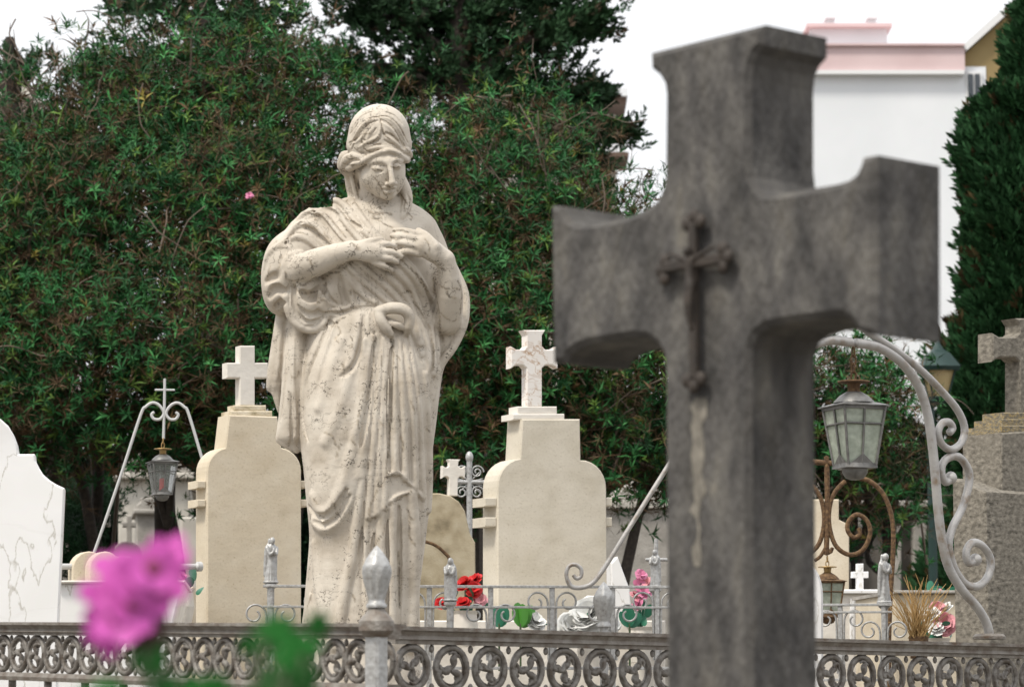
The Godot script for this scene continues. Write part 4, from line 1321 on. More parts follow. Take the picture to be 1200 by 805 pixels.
	o = part(w, "boundary_wall", M.pale_wall, self, base)
	tag(o, "long pale boundary wall behind the graves", "wall")

# ---------------------------------------------------------------- vegetation
func leaf_rosette(rng: RandomNumberGenerator, n: int, length: float, width: float, spread: float) -> ArrayMesh:
	var mb := MB.new()
	for i in n:
		var a := TAU * (i * 0.381966 + rng.randf() * 0.06)
		var el := lerpf(1.35, 0.0, pow(float(i) / n, 0.9)) * spread + rng.randf_range(-0.3, 0.25)
		var dir := Vector3(cos(a) * cos(el), sin(el), sin(a) * cos(el))
		var side := dir.cross(Vector3.UP).normalized()
		if side.length() < 0.5: side = Vector3.RIGHT
		var up := side.cross(dir).normalized()
		var L := length * rng.randf_range(0.55, 1.2)
		var base := up * 0.0 - Vector3.UP * length * 0.25 * float(i) / n
		var p1 := base + dir * L * 0.45 + up * L * 0.05
		var p2 := base + dir * L - up * L * 0.12
		var wd := side * width * 0.5
		var q := up * width * 0.16
		var k := mb.v.size()
		for e in [[base, up], [p1 + wd + q, up + side * 0.5], [p1, up], [p1 - wd + q, up - side * 0.5], [p2, up]]:
			mb.vert(e[0], (e[1] as Vector3).normalized())
		mb.face(k, k + 1, k + 2); mb.face(k, k + 2, k + 3); mb.face(k + 1, k + 4, k + 2); mb.face(k + 2, k + 4, k + 3)
	return mb.mesh()

func needle_spray(rng: RandomNumberGenerator, n: int, length: float) -> ArrayMesh:
	# a feathery spray: a twig with short scale-leaved side twigs
	var mb := MB.new()
	for i in n:
		var t := (i + 0.5) / n
		var a := rng.randf() * TAU
		var side := Vector3(cos(a), 0, sin(a))
		var dir := (side * lerpf(0.75, 0.45, t) + Vector3.UP * lerpf(0.5, 1.1, t)).normalized()
		var b := Vector3.UP * t * length * 0.75
		var L := length * lerpf(0.5, 0.3, t) * rng.randf_range(0.7, 1.2)
		var w := dir.cross(side.rotated(Vector3.UP, 1.2)).normalized() * L * 0.17
		var nn := dir.cross(w).normalized()
		var k := mb.v.size()
		mb.vert(b, nn); mb.vert(b + dir * L * 0.5 + w, nn); mb.vert(b + dir * L, nn); mb.vert(b + dir * L * 0.5 - w, nn)
		mb.face(k, k + 1, k + 2); mb.face(k, k + 2, k + 3)
	return mb.mesh()

func scatter(mesh: Mesh, m: Material, places: Array, tints: PackedColorArray, called: String, parent: Node) -> MultiMeshInstance3D:
	var mm := MultiMesh.new()
	mm.transform_format = MultiMesh.TRANSFORM_3D
	mm.use_colors = true
	mm.mesh = mesh
	mm.instance_count = places.size()
	for i in places.size():
		mm.set_instance_transform(i, places[i])
		mm.set_instance_color(i, tints[i])
	var o := MultiMeshInstance3D.new()
	o.multimesh = mm
	o.material_override = m
	o.name = called
	parent.add_child(o, true)
	o.set_meta("kind", "stuff")
	return o

func aim(dir: Vector3, spin: float, s: float) -> Basis:
	var y := dir.normalized()
	var x := y.cross(Vector3(0.31, 0.2, 0.93)).normalized()
	var b := Basis(x, y, x.cross(y)).orthonormalized()
	return b.rotated(y, spin).scaled(Vector3.ONE * s)

func green(rng: RandomNumberGenerator) -> Color:
	var r := rng.randf()
	var c: Color
	if r < 0.50: c = Color(0.019, 0.088, 0.026)
	elif r < 0.70: c = Color(0.045, 0.165, 0.048)
	elif r < 0.84: c = Color(0.08, 0.14, 0.026)
	elif r < 0.985: c = Color(0.085, 0.05, 0.024)
	elif r < 0.997: c = Color(0.13, 0.085, 0.045)
	else: c = Color(0.16, 0.13, 0.03)
	var k := rng.randf_range(0.7, 1.3)
	return Color(c.r * k, c.g * k, c.b * k)

# crown: list of [u, v, depth, ru, rv, rd(m)] blobs in photo units turned into metres
func oleander(label: String, root: Vector3, blobs: Array, per: float, seed_: int) -> void:
	var rng := RandomNumberGenerator.new()
	rng.seed = seed_
	var o := thing("oleander_tree", root, label, "tree", "oleanders behind the statue")
	var places := [[], [], [], []]
	var tints := [PackedColorArray(), PackedColorArray(), PackedColorArray(), PackedColorArray()]
	var twigs := MB.new()
	for b in blobs:
		var c := P(b[0], b[1], b[2]) - root
		var k := mpp(b[2])
		var r := Vector3(b[3] * k, b[4] * k, b[5])
		# sub-clumps on the blob give an uneven surface
		var n := int(per * (b[3] * b[4]) / 900.0)
		for i in n:
			var dir := Vector3(rng.randfn(), rng.randfn(), rng.randfn()).normalized()
			if dir.z < -0.35: dir.z = -dir.z
			var rad := rng.randf_range(0.62, 1.08)
			var stray := rng.randf() < 0.08
			if stray: rad = rng.randf_range(1.05, 1.2)
			var ctr := c + dir * r * rad
			var m := rng.randi_range(7, 14)
			var sp := rng.randf_range(0.09, 0.17)
			var dry := rng.randf() < 0.27
			var tone := rng.randf_range(0.45, 1.4)
			# stem of the clump
			if stray or rng.randf() < 0.55:
				var back := c + dir * r * rad * 0.45 + Vector3(rng.randfn(), rng.randfn() - 1.0, rng.randfn()) * 0.08
				twigs.tube(PackedVector3Array([back, back.lerp(ctr, 0.55) + Vector3(rng.randfn(), rng.randfn(), rng.randfn()) * 0.05, ctr]), [0.009, 0.006, 0.004], 4, false)
			for q in m:
				var p := ctr + Vector3(rng.randfn(), rng.randfn(), rng.randfn()) * sp
				var d := (dir * 0.5 + Vector3(rng.randfn() * 0.5, rng.randf_range(0.1, 1.0), rng.randfn() * 0.5)).normalized()
				var kind := rng.randi() % 3
				if rng.randf() < (0.6 if dry else 0.10):
					# dry seed stalks and bare shoots
					places[3].append(Transform3D(aim(d, rng.randf() * TAU, rng.randf_range(0.7, 1.4)), p))
					var w := rng.randf_range(0.6, 1.4)
					tints[3].append(Color(0.105 * w, 0.066 * w, 0.036 * w))
					continue
				places[kind].append(Transform3D(aim(d, rng.randf() * TAU, rng.randf_range(0.7, 1.25)), p))
				tints[kind].append(green(rng) * tone)
	# bare wandering branches over the face of the crown
	for b in blobs:
		var c := P(b[0], b[1], b[2]) - root
		var r := Vector3(b[3] * mpp(b[2]), b[4] * mpp(b[2]), b[5])
		for i in 4:
			var dir := Vector3(rng.randfn(), rng.randfn(), absf(rng.randfn()) + 0.4).normalized()
			var p := c + dir * r * 0.98
			var go := Vector3(rng.randfn(), rng.randf_range(-0.2, 0.9), 0.15 * rng.randfn()).normalized()
			var pts := PackedVector3Array([p])
			for k in 6:
				go = (go + Vector3(rng.randfn(), rng.randfn(), 0.3 * rng.randfn()) * 0.26).normalized()
				p += go * rng.randf_range(0.05, 0.11)
				pts.append(p)
			twigs.tube(smooth_path(pts, 3), 0.003 * rng.randf_range(0.6, 1.4), 4, false)
	for q in 4:
		scatter(M.rosettes[q], M.leaf, places[q], tints[q], "crown", o)
	part(twigs, "twigs", M.twig, o).set_meta("kind", "stuff")
	# stems from the ground into the blobs
	var tr := MB.new()
	for i in blobs.size():
		if i % 2 == 1: continue
		var b = blobs[i]
		var c := P(b[0], b[1], b[2]) - root
		var foot := Vector3(clampf(c.x * 0.25, -0.7, 0.7) + rng.randfn() * 0.15, -root.y, clampf(c.z * 0.25, -0.5, 0.5))
		var mid := foot.lerp(c, 0.45) + Vector3(rng.randfn() * 0.12, 0.15, rng.randfn() * 0.1)
		tr.tube(smooth_path(PackedVector3Array([foot, mid, c]), 5), [0.05, 0.047, 0.044, 0.041, 0.038, 0.035, 0.032, 0.028, 0.024, 0.02, 0.015], 7)
		for j in 4:
			var e: Vector3 = c + Vector3(rng.randfn(), rng.randf_range(0.3, 1.2), rng.randfn()).normalized() * b[4] * mpp(b[2]) * rng.randf_range(0.6, 1.0)
			tr.tube(smooth_path(PackedVector3Array([mid.lerp(c, 0.5), (mid.lerp(c, 0.5)).lerp(e, 0.55) + Vector3(rng.randfn(), rng.randfn(), rng.randfn()) * 0.05, e]), 4), [0.03, 0.027, 0.024, 0.02, 0.017, 0.014, 0.011, 0.008, 0.005], 5)
	part(tr, "trunk", M.bark, o)

# spreading conifer: trunk, limbs and drooping feathery pads
func conifer(label: String, root: Vector3, limbs: Array, d: float, seed_: int, dens: float) -> void:
	var rng := RandomNumberGenerator.new()
	rng.seed = seed_
	var o := thing("conifer_tree", root, label, "tree", "dark conifers beyond the oleanders")
	var tr := MB.new()
	var top := P(limbs[0][0], limbs[0][1], d) - root
	tr.tube(smooth_path(PackedVector3Array([Vector3(0, -root.y, 0), Vector3(0.1, 2.0, 0), top]), 5), [0.32, 0.3, 0.28, 0.26, 0.24, 0.22, 0.19, 0.16, 0.13, 0.1, 0.06], 9)
	var places := []
	var tints := PackedColorArray()
	for l in limbs:
		var a := P(l[0], l[1], d) - root
		var b := P(l[2], l[3], d + l[5]) - root
		a.z *= 0.5
		var mid := a.lerp(b, 0.5) + Vector3(0, 0.12, 0)
		tr.tube(smooth_path(PackedVector3Array([a, mid, b]), 4), [0.06, 0.055, 0.05, 0.045, 0.04, 0.032, 0.025, 0.018, 0.01], 6)
		var rr: float = l[4] * mpp(d)
		var n := int(dens * (a.distance_to(b) / 0.12) * maxf(1.0, rr / 0.25))
		for i in n:
			var t := pow(rng.randf(), 0.7)
			var c := a.cubic_interpolate(b, a - Vector3(0, 0.4, 0), b - Vector3(0, 0.3, 0), t)
			var w := rr * sin(PI * clampf(t * 0.8 + 0.2, 0.0, 1.0)) + 0.08
			c += Vector3(rng.randfn() * w * 0.6, rng.randfn() * w * 0.32, rng.randfn() * w * 0.8)
			for q in 5:
				var p := c + Vector3(rng.randfn(), rng.randfn() * 0.6, rng.randfn()) * 0.07
				var dir := (b - a).normalized() * 0.8 + Vector3(rng.randfn() * 0.6, rng.randf_range(-0.2, 0.9), rng.randfn() * 0.6)
				places.append(Transform3D(aim(dir, rng.randf() * TAU, rng.randf_range(0.7, 1.3)), p))
				var k := rng.randf_range(0.6, 1.5)
				tints.append(Color(0.018 * k, 0.046 * k, 0.018 * k) if rng.randf() < 0.93 else Color(0.05 * k, 0.035 * k, 0.02 * k))
	scatter(M.spray, M.needle, places, tints, "crown", o)
	part(tr, "trunk", M.bark, o)

# columnar cypress from a silhouette of [v, u left, u right]
func cypress(label: String, d: float, rows: Array, seed_: int, n: int) -> void:
	var rng := RandomNumberGenerator.new()
	rng.seed = seed_
	var ub: float = (rows[-1][1] + rows[-1][2]) * 0.5
	var root := P(ub, 500, d)
	root.y = 0.0
	var o := thing("cypress_tree", root, label, "tree")
	var places := []
	var tints := PackedColorArray()
	var lumps := []
	for i in 70:
		lumps.append([rng.randf(), rng.randf() * TAU, rng.randf_range(0.14, 0.36)])
	for i in n:
		var f := pow(rng.randf(), 0.85) * (rows.size() - 1.001)
		var j := int(f)
		var t := f - j
		var v := lerpf(rows[j][0], rows[j + 1][0], t)
		var l := P(lerpf(rows[j][1], rows[j + 1][1], t), v, d) - root
		var r := P(lerpf(rows[j][2], rows[j + 1][2], t), v, d) - root
		var c := (l + r) * 0.5
		var rad := (r.x - l.x) * 0.5
		var a := rng.randf() * TAU
		if sin(a) < -0.4: a = -a
		var y := f / (rows.size() - 1)
		var bump := 0.0
		for q in lumps:
			var da: float = absf(angle_difference(a, q[1]))
			var dd: float = pow(da * 1.9, 2.0) + pow((y - q[0]) * 17.0, 2.0)
			if dd < 1.0: bump = maxf(bump, q[2] * (1.0 - dd))
		var rho := rad * (pow(rng.randf(), 0.3) * 0.76 + bump * rng.randf_range(0.7, 1.05))
		var p := c + Vector3(cos(a) * rho, 0, sin(a) * rho)
		var dir := Vector3(cos(a) * 0.75 + rng.randfn() * 0.25, 1.0 + rng.randfn() * 0.2, sin(a) * 0.75 + rng.randfn() * 0.25)
		places.append(Transform3D(aim(dir, rng.randf() * TAU, rng.randf_range(0.6, 1.9)), p))
		var k := rng.randf_range(0.6, 1.45)
		tints.append(Color(0.022 * k, 0.066 * k, 0.024 * k) if rng.randf() < 0.95 else Color(0.06 * k, 0.045 * k, 0.02 * k))
	scatter(M.spray, M.needle, places, tints, "crown", o)
	var tr := MB.new()
	tr.tube(PackedVector3Array([Vector3(0, 0, 0), Vector3(0, 2.5, 0), Vector3(0, 5.0, 0)]), [0.2, 0.15, 0.06], 8)
	part(tr, "trunk", M.bark, o)

func build_trees() -> void:
	var rng := RandomNumberGenerator.new()
	rng.seed = 77
	M.rosettes = [leaf_rosette(rng, 9, 0.064, 0.0115, 1.0), leaf_rosette(rng, 7, 0.075, 0.011, 0.8), leaf_rosette(rng, 11, 0.056, 0.0105, 1.0), leaf_rosette(rng, 10, 0.085, 0.0034, 0.9)]
	M.spray = needle_spray(rng, 18, 0.15)
	var g := func(u: float, d: float) -> Vector3:
		var p := P(u, 600, d)
		p.y = 0.0
		return p
	oleander("broad oleander with bare twigs poking out at the top beside the rosy house", g.call(90, 17.5), [
		[30, 330, 17.2, 110, 120, 0.6], [150, 250, 17.4, 120, 120, 0.65], [70, 215, 17.8, 85, 62, 0.5], [200, 130, 17.8, 90, 90, 0.5], [110, 120, 18.0, 62, 55, 0.4], [10, 175, 18.1, 40, 40, 0.35], [-30, 440, 17.0, 100, 100, 0.5], [120, 430, 16.8, 120, 95, 0.55], [-40, 310, 17.6, 80, 90, 0.5], [40, 510, 17.4, 80, 45, 0.4], [180, 500, 17.2, 80, 45, 0.4]], 13.0, 101)
	oleander("dense oleander with one pink bloom rising behind the statue and cream headstone", g.call(300, 17.0), [
		[290, 110, 17.6, 100, 75, 0.5], [270, 250, 17.0, 110, 110, 0.6], [370, 190, 17.4, 90, 90, 0.5], [250, 400, 16.6, 110, 100, 0.6], [360, 330, 16.8, 90, 110, 0.6], [340, 470, 16.8, 110, 80, 0.5], [230, 480, 17.0, 70, 55, 0.4], [430, 420, 17.0, 90, 120, 0.5]], 13.0, 102)
	oleander("oleander with reddish dry twigs behind the headstone with the veined cross", g.call(590, 17.0), [
		[500, 210, 17.4, 90, 75, 0.5], [590, 240, 17.2, 100, 95, 0.55], [680, 290, 17.2, 80, 80, 0.5], [540, 360, 16.8, 95, 100, 0.6], [650, 400, 16.8, 110, 100, 0.6], [740, 370, 17.0, 70, 110, 0.5], [560, 500, 16.8, 90, 80, 0.5], [700, 510, 16.8, 100, 75, 0.5], [620, 150, 17.8, 60, 35, 0.3], [720, 250, 17.6, 40, 28, 0.3], [780, 480, 17.0, 60, 90, 0.4]], 13.0, 103)
	oleander("small oleander behind the hanging lantern and the scrolled iron arch", g.call(990, 17.8), [
		[960, 470, 17.6, 75, 70, 0.5], [1020, 480, 17.6, 45, 66, 0.45], [1000, 560, 17.6, 65, 55, 0.45], [900, 500, 17.8, 80, 90, 0.5], [1050, 585, 17.8, 26, 40, 0.3]], 13.0, 104)
	bare_bush()
	conifer("tall dark conifer with drooping feathery limbs above the statue", g.call(530, 26.0), [
		[540, -60, 540, -60, 60, 0.0], [520, 60, 420, 20, 40, 0.6], [530, 30, 640, -10, 50, 0.5], [530, 90, 660, 40, 45, 0.4], [530, 110, 700, 20, 36, -0.3], [540, 130, 700, 110, 36, 0.3], [540, 150, 725, 160, 30, 0.0], [540, 150, 640, 160, 40, 0.6], [520, 110, 400, 80, 40, 0.3],
		[520, 60, 560, 50, 60, 0.8], [500, 20, 460, 0, 60, 0.8], [540, 0, 590, -40, 60, 0.5], [540, 120, 590, 110, 50, 0.8], [520, 90, 470, 110, 50, 0.8], [540, 20, 700, -20, 34, 0.2], [500, -20, 390, -20, 40, 0.2], [540, 140, 690, 190, 30, 0.4]], 26.0, 201, 7.0)
	conifer("dark conifer crown showing above the broad oleander", g.call(250, 25.0), [
		[240, -40, 240, -40, 50, 0.0], [240, 40, 150, 10, 40, 0.3], [240, 30, 330, 20, 45, 0.3], [240, 60, 340, 70, 40, 0.3], [240, 70, 130, 90, 40, 0.3], [240, 100, 320, 120, 40, 0.3], [240, 0, 290, -20, 45, 0.4], [240, 0, 170, -20, 40, 0.4], [240, 60, 260, 60, 60, 0.6], [240, 120, 170, 150, 50, 0.4]], 25.0, 202, 6.0)
	conifer("dark pine at the edge of the grounds in front of the rosy house", g.call(20, 26.0), [
		[10, 60, 10, 60, 24, 0.0], [10, 100, 34, 80, 24, 0.1], [10, 110, -30, 90, 24, 0.1], [10, 200, 90, 190, 50, 0.2], [10, 160, 70, 150, 40, 0.2], [10, 250, 110, 260, 60, 0.2], [10, 240, -60, 250, 60, 0.2], [10, 190, -50, 180, 50, 0.2], [10, 320, 100, 330, 70, 0.2], [10, 340, -60, 330, 70, 0.2], [10, 220, 60, 230, 60, 0.5]], 26.0, 203, 5.5)
	cypress("dense dark green cypress filling the edge behind the grey lichen-specked headstone", 24.0, [[-60, 1236, 1300], [0, 1222, 1310], [30, 1204, 1316], [60, 1194, 1320], [100, 1180, 1325], [130, 1158, 1330], [155, 1136, 1335], [205, 1114, 1340], [300, 1110, 1350], [420, 1104, 1360], [560, 1096, 1370], [690, 1092, 1380], [760, 1090, 1390]], 301, 34000)
	hedge()

func hedge() -> void:
	# dark clipped hedge along the far path
	var rng := RandomNumberGenerator.new()
	rng.seed = 55
	var d := 33.0
	var root := P(500, 600, d)
	root.y = 0.0
	var o := thing("hedge", root, "long dark clipped hedge along the far path behind the tombs", "hedge")
	var a := P(-120, 500, d) - root
	var b := P(1120, 500, d) - root
	var places := []
	var tints := PackedColorArray()
	for i in 15000:
		var x := rng.randf_range(a.x, b.x)
		var top := a.y + 0.25 * sin(x * 1.3) + 0.15 * sin(x * 3.1 + 1.0)
		var y := rng.randf_range(0.1, top)
		var z := rng.randf_range(0.0, 0.45) if y < top - 0.25 else rng.randf_range(-0.8, 0.4)
		places.append(Transform3D(aim(Vector3(rng.randfn() * 0.4, 0.6, 0.7), rng.randf() * TAU, rng.randf_range(1.0, 2.0)), Vector3(x, y, z)))
		var k := rng.randf_range(0.5, 1.4)
		tints.append(Color(0.012 * k, 0.032 * k, 0.015 * k))
	scatter(M.spray, M.needle, places, tints, "foliage", o)
	var tr := MB.new()
	tr.box(Vector3((a.x + b.x) * 0.5, a.y * 0.47, -0.3), Vector3(b.x - a.x, a.y * 0.94, 0.5))
	part(tr, "branch_mass", M.bark, o)

func bare_bush() -> void:
	# leafless shoots that stand against the sky
	var rng := RandomNumberGenerator.new()
	rng.seed = 31
	var root := P(60, 600, 17.9)
	root.y = 0.0
	var o := thing("bare_shrub", root, "tangle of leafless twigs standing against the white sky", "shrub")
	var tw := MB.new()
	var places := []
	var tints := PackedColorArray()
	for i in 46:
		var p := P(rng.randf_range(-10, 190), rng.randf_range(120, 260), 17.6 + rng.randf() * 0.5) - root
		var go := Vector3(rng.randfn() * 0.5, 1.0, rng.randfn() * 0.2).normalized()
		var pts := PackedVector3Array([p])
		var n := rng.randi_range(5, 9)
		for k in n:
			go = (go + Vector3(rng.randfn(), rng.randfn() * 0.7 + 0.15, 0.3 * rng.randfn()) * 0.35).normalized()
			p += go * rng.randf_range(0.05, 0.10)
			pts.append(p)
			if rng.randf() < 0.55:
				var e := p + (go + Vector3(rng.randfn(), rng.randfn(), 0) * 0.7).normalized() * rng.randf_range(0.06, 0.16)
				tw.tube(PackedVector3Array([p, p.lerp(e, 0.5) + Vector3(0, 0.008, 0), e]), [0.003, 0.0024, 0.0016], 4, false)
				if rng.randf() < 0.22:
					places.append(Transform3D(aim(go + Vector3(0, 0.5, 0), rng.randf() * TAU, rng.randf_range(0.8, 1.2)), e))
					tints.append(green(rng))
		tw.tube(smooth_path(pts, 3), 0.0045, 4, false)
	# stems down to the ground
	for i in 6:
		tw.tube(smooth_path(PackedVector3Array([Vector3(rng.randfn() * 0.2, 0, 0), Vector3(rng.randfn() * 0.3, 1.6, 0), P(rng.randf_range(10, 160), 240, 17.8) - root]), 4), 0.012, 5, false)
	part(tw, "twigs", M.twig, o).set_meta("kind", "stuff")
	scatter(M.rosettes[0], M.leaf, places, tints, "leaves", o)

# a frame standing at photo column u and depth d, turned by yaw; local x runs along the face, z out of it
class Frame:
	var o: Vector3
	var ex: Vector3
	var yaw: float
	var host
	func _init(h, u: float, d: float, yaw_deg: float) -> void:
		host = h
		o = h.P(u, 600.0, d)
		o.y = 0.0
		yaw = deg_to_rad(yaw_deg)
		ex = Vector3(cos(yaw), 0, -sin(yaw))
	# local (x, y) of the point of the face plane seen at pixel (u, v)
	func at(u: float, v: float) -> Vector2:
		var c := Vector3(0, host.EYE, 0)
		var p: Vector3 = host.P(u, v, 1.0) - c
		var n := Vector3(sin(yaw), 0, cos(yaw))
		var t := (o - c).dot(n) / p.dot(n)
		var q := c + p * t
		return Vector2((q - o).dot(ex), q.y)
	func poly(px: Array, to_ground := true) -> PackedVector2Array:
		var r := PackedVector2Array()
		for i in range(0, px.size(), 2): r.append(at(px[i], px[i + 1]))
		if to_ground:
			r.append(Vector2(r[r.size() - 1].x, 0.0))
			r.append(Vector2(r[0].x, 0.0))
		return r
	func xf() -> Transform3D:
		return Transform3D(Basis(Vector3.UP, yaw), Vector3.ZERO)
	func node(called: String, label: String, category: String, group := "") -> Node3D:
		var n: Node3D = host.thing(called, o, label, category, group)
		n.rotation.y = yaw
		return n

func arc(cx: float, cy: float, rx: float, ry: float, a0: float, a1: float, n := 8) -> Array:
	var r := []
	for i in n + 1:
		var a := deg_to_rad(lerpf(a0, a1, float(i) / n))
		r.append(cx + cos(a) * rx)
		r.append(cy - sin(a) * ry)
	return r

# cross outline with flared ends, centre (cx, cy) px
func flared_cross(cx: float, top: float, bottom: float, arm_y: float, half: float, t: float, fl: float) -> Array:
	var f := fl
	return [cx - t, bottom, cx - t, arm_y + t + f, cx - t - f, arm_y + t, cx - half + f * 1.6, arm_y + t, cx - half + f * 0.5, arm_y + t + f * 0.7, cx - half, arm_y + t + f, cx - half, arm_y - t - f, cx - half + f * 0.5, arm_y - t - f * 0.7, cx - half + f * 1.6, arm_y - t,
		cx - t - f, arm_y - t, cx - t, arm_y - t - f, cx - t, top + f * 1.6, cx - t - f * 0.7, top + f * 0.5, cx - t - f, top, cx + t + f, top, cx + t + f * 0.7, top + f * 0.5, cx + t, top + f * 1.6, cx + t, arm_y - t - f, cx + t + f, arm_y - t,
		cx + half - f * 1.6, arm_y - t, cx + half - f * 0.5, arm_y - t - f * 0.7, cx + half, arm_y - t - f, cx + half, arm_y + t + f, cx + half - f * 0.5, arm_y + t + f * 0.7, cx + half - f * 1.6, arm_y + t, cx + t + f, arm_y + t, cx + t, arm_y + t + f, cx + t, bottom]

func plain_cross(cx: float, top: float, bottom: float, arm_y: float, half: float, t: float) -> Array:
	return [cx - t, bottom, cx - t, arm_y + t, cx - half, arm_y + t, cx - half, arm_y - t, cx - t, arm_y - t, cx - t, top, cx + t, top, cx + t, arm_y - t, cx + half, arm_y - t, cx + half, arm_y + t, cx + t, arm_y + t, cx + t, bottom]

func prism(f: Frame, px: Array, z0: float, z1: float, bev: float, to_ground := false) -> MB:
	var mb := MB.new()
	mb.extrude(f.poly(px, to_ground), z0, z1, bev)
	return mb

func rect_px(u0: float, u1: float, v0: float, v1: float) -> Array:
	return [u0, v1, u0, v0, u1, v0, u1, v1]

func build_tombstones() -> void:
	# cream headstone with plain cross beside the statue
	var T := 0.085
	var f := Frame.new(self, 297, 8.9, 28)
	var o := f.node("headstone", "cream limestone headstone with rounded shoulders and plain cross beside the statue", "headstone", "stone grave markers")
	var px := [242, 730, 242, 552] + arc(268, 552, 26, 28, 180, 100, 7) + [268, 486, 325, 488] + arc(325, 552, 28, 28, 80, 0, 7) + [353, 552, 353, 730]
	part(prism(f, px, -T, 0, 0.004, true), "slab", M.cream, o)
	for v in [[563, 572], [585, 594]]:
		for s in [[231, 242.3], [352.7, 361]]:
			part(prism(f, rect_px(s[0], s[1], v[0], v[1]), -T + 0.01, -0.006, 0.003), "side_ledge", M.cream, o)
	part(prism(f, rect_px(271, 321, 481, 487.5), -T + 0.006, -0.012, 0.003), "step", M.steps, o)
	part(prism(f, rect_px(277, 315, 474, 481), -T + 0.014, -0.02, 0.003), "step", M.steps, o)
	part(prism(f, plain_cross(293.5, 404, 474.5, 433, 24.5, 9), -0.06, -0.025, 0.003), "cross", M.white_stone, o)
	# grey-beige headstone with a veined marble cross
	f = Frame.new(self, 646, 9.6, 28)
	o = f.node("headstone", "grey-beige headstone with rounded shoulders topped by a brown-veined marble cross", "headstone", "stone grave markers")
	px = [583, 730, 583, 570] + arc(612, 570, 29, 33, 180, 95, 7) + [612, 491, 680, 491] + arc(681, 572, 30, 33, 90, 0, 7) + [711, 572, 712, 730]
	part(prism(f, px, -0.1, 0, 0.004, true), "slab", M.beige, o)
	for v in [[583, 593], [606, 617]]:
		for s in [[569, 583.3], [711, 719]]:
			part(prism(f, rect_px(s[0], s[1], v[0], v[1]), -0.1 + 0.01, -0.006, 0.003), "side_ledge", M.beige, o)
	part(prism(f, rect_px(603, 664, 484.5, 491.5), -0.09, -0.012, 0.003), "step", M.white_stone, o)
	part(prism(f, rect_px(610, 657, 475.5, 485), -0.08, -0.022, 0.003), "step", M.white_stone, o)
	part(prism(f, flared_cross(631.5, 385.5, 476, 417.5, 27.5, 9, 4), -0.065, -0.028, 0.003), "cross", M.veined, o)
	# white marble stone cut by the picture's edge
	f = Frame.new(self, 0, 7.4, 6)
	o = f.node("marble_headstone", "tall white grey-veined marble headstone with scooped shoulders", "headstone", "stone grave markers")
	px = [68, 727, 75, 572, 66, 568, 58, 563, 50, 556, 45, 548, 41, 540, 40, 532, 21, 532, 19, 520, 15, 509, 9, 499, 0, 491, -12, 486, -25, 484]
	var mir := []
	for i in range(px.size() - 4, -1, -2):
		mir.append(-50.0 - px[i])
		mir.append(px[i + 1])
	part(prism(f, px + mir, -0.07, 0, 0.004, true), "slab", M.marble, o)
	# marble tomb box with a slanting end
	f = Frame.new(self, 140, 7.95, 4)
	o = f.node("marble_tomb", "low white marble tomb beside the tall veined headstone", "tomb")
	part(prism(f, [66, 730, 68, 684, 214, 684, 203, 728], -0.5, 0, 0.004, true), "chest", M.marble, o)
	part(prism(f, rect_px(64, 217, 680.5, 684), -0.52, 0.02, 0.003), "lid", M.white_stone, o)
	# pair of round-headed cream stones threaded on a pipe
	for q in [[104, 20, 8.35, "round-headed cream stone between pipe rail and tall marble headstone"], [123, 19, 8.28, "round-headed cream stone with the pipe rail running out of it"]]:
		f = Frame.new(self, q[0], q[2], 22)
		o = f.node("round_stone", q[3], "grave stone", "round-headed cream stones")
		part(prism(f, [q[0] - q[1], 684, q[0] - q[1], 668] + arc(q[0], 668, q[1], 22, 165, 15, 10) + [q[0] + q[1], 668, q[0] + q[1], 684], -0.05, 0, 0.003, true), "slab", M.cream, o)
	f = Frame.new(self, 145, 8.35, 4)
	o = f.node("low_stone", "small white stone block behind the round-headed cream stones", "stone")
	part(prism(f, rect_px(135, 153, 652, 684), -0.06, 0, 0.003, true), "block", M.white_stone, o)
	var tb := MB.new()
	tb.tube(PackedVector3Array([P(50, 664, 8.3), P(236, 664, 8.6)]), 0.0085, 10)
	for q in [[122, 8.40], [231, 8.58]]:
		tb.tube(PackedVector3Array([P(q[0], 664, q[1]), P(q[0] + 4, 664, q[1] + 0.006)]), 0.014, 10)
	var pr := part(tb, "pipe_rail", M.white_paint, self)
	tag(pr, "white pipe rail running from the marble headstone to the cream one", "rail")
	var yb := MB.new()
	yb.extrude(Frame.new(self, 216, 9.2, 5).poly([206, 740, 206, 688, 226, 688, 226, 740], true), -0.2, 0.0, 0.003)
	var fr := Frame.new(self, 216, 9.2, 5)
	pr = part(yb, "small_tomb", M.cream, self, fr.o)
	tag(pr, "small cream tomb end squeezed between the marble tomb and cream headstone", "tomb")
	# lichen-stained ochre stone with a small white cross
	f = Frame.new(self, 520, 10.6, 15)
	o = f.node("ochre_headstone", "lichen-stained ochre headstone with a small tilted white cross on top", "headstone", "stone grave markers")
	part(prism(f, [470, 740, 470, 600, 485, 582, 500, 578, 515, 578, 528, 581, 538, 588, 545, 599, 548, 612, 551, 625, 557, 636, 558, 740], -0.09, 0, 0.004, true), "slab", M.mossy, o)
	var cr := part(prism(f, flared_cross(524.5, 537, 580, 552, 13.5, 5.2, 2.2), -0.06, -0.03, 0.002), "cross", M.white_stone, o)
	cr.rotation.z = -0.02
	# grey lichen stone with stepped top and cross at the right edge
	f = Frame.new(self, 1174, 8.6, 38)
	o = f.node("grey_headstone", "grey lichen-speckled concrete headstone with stepped top and flared cross", "headstone", "stone grave markers")
	part(prism(f, [1174, 740, 1174, 507, 1290, 500, 1290, 740], -0.15, 0, 0.005, true), "pillar", M.lichen, o)
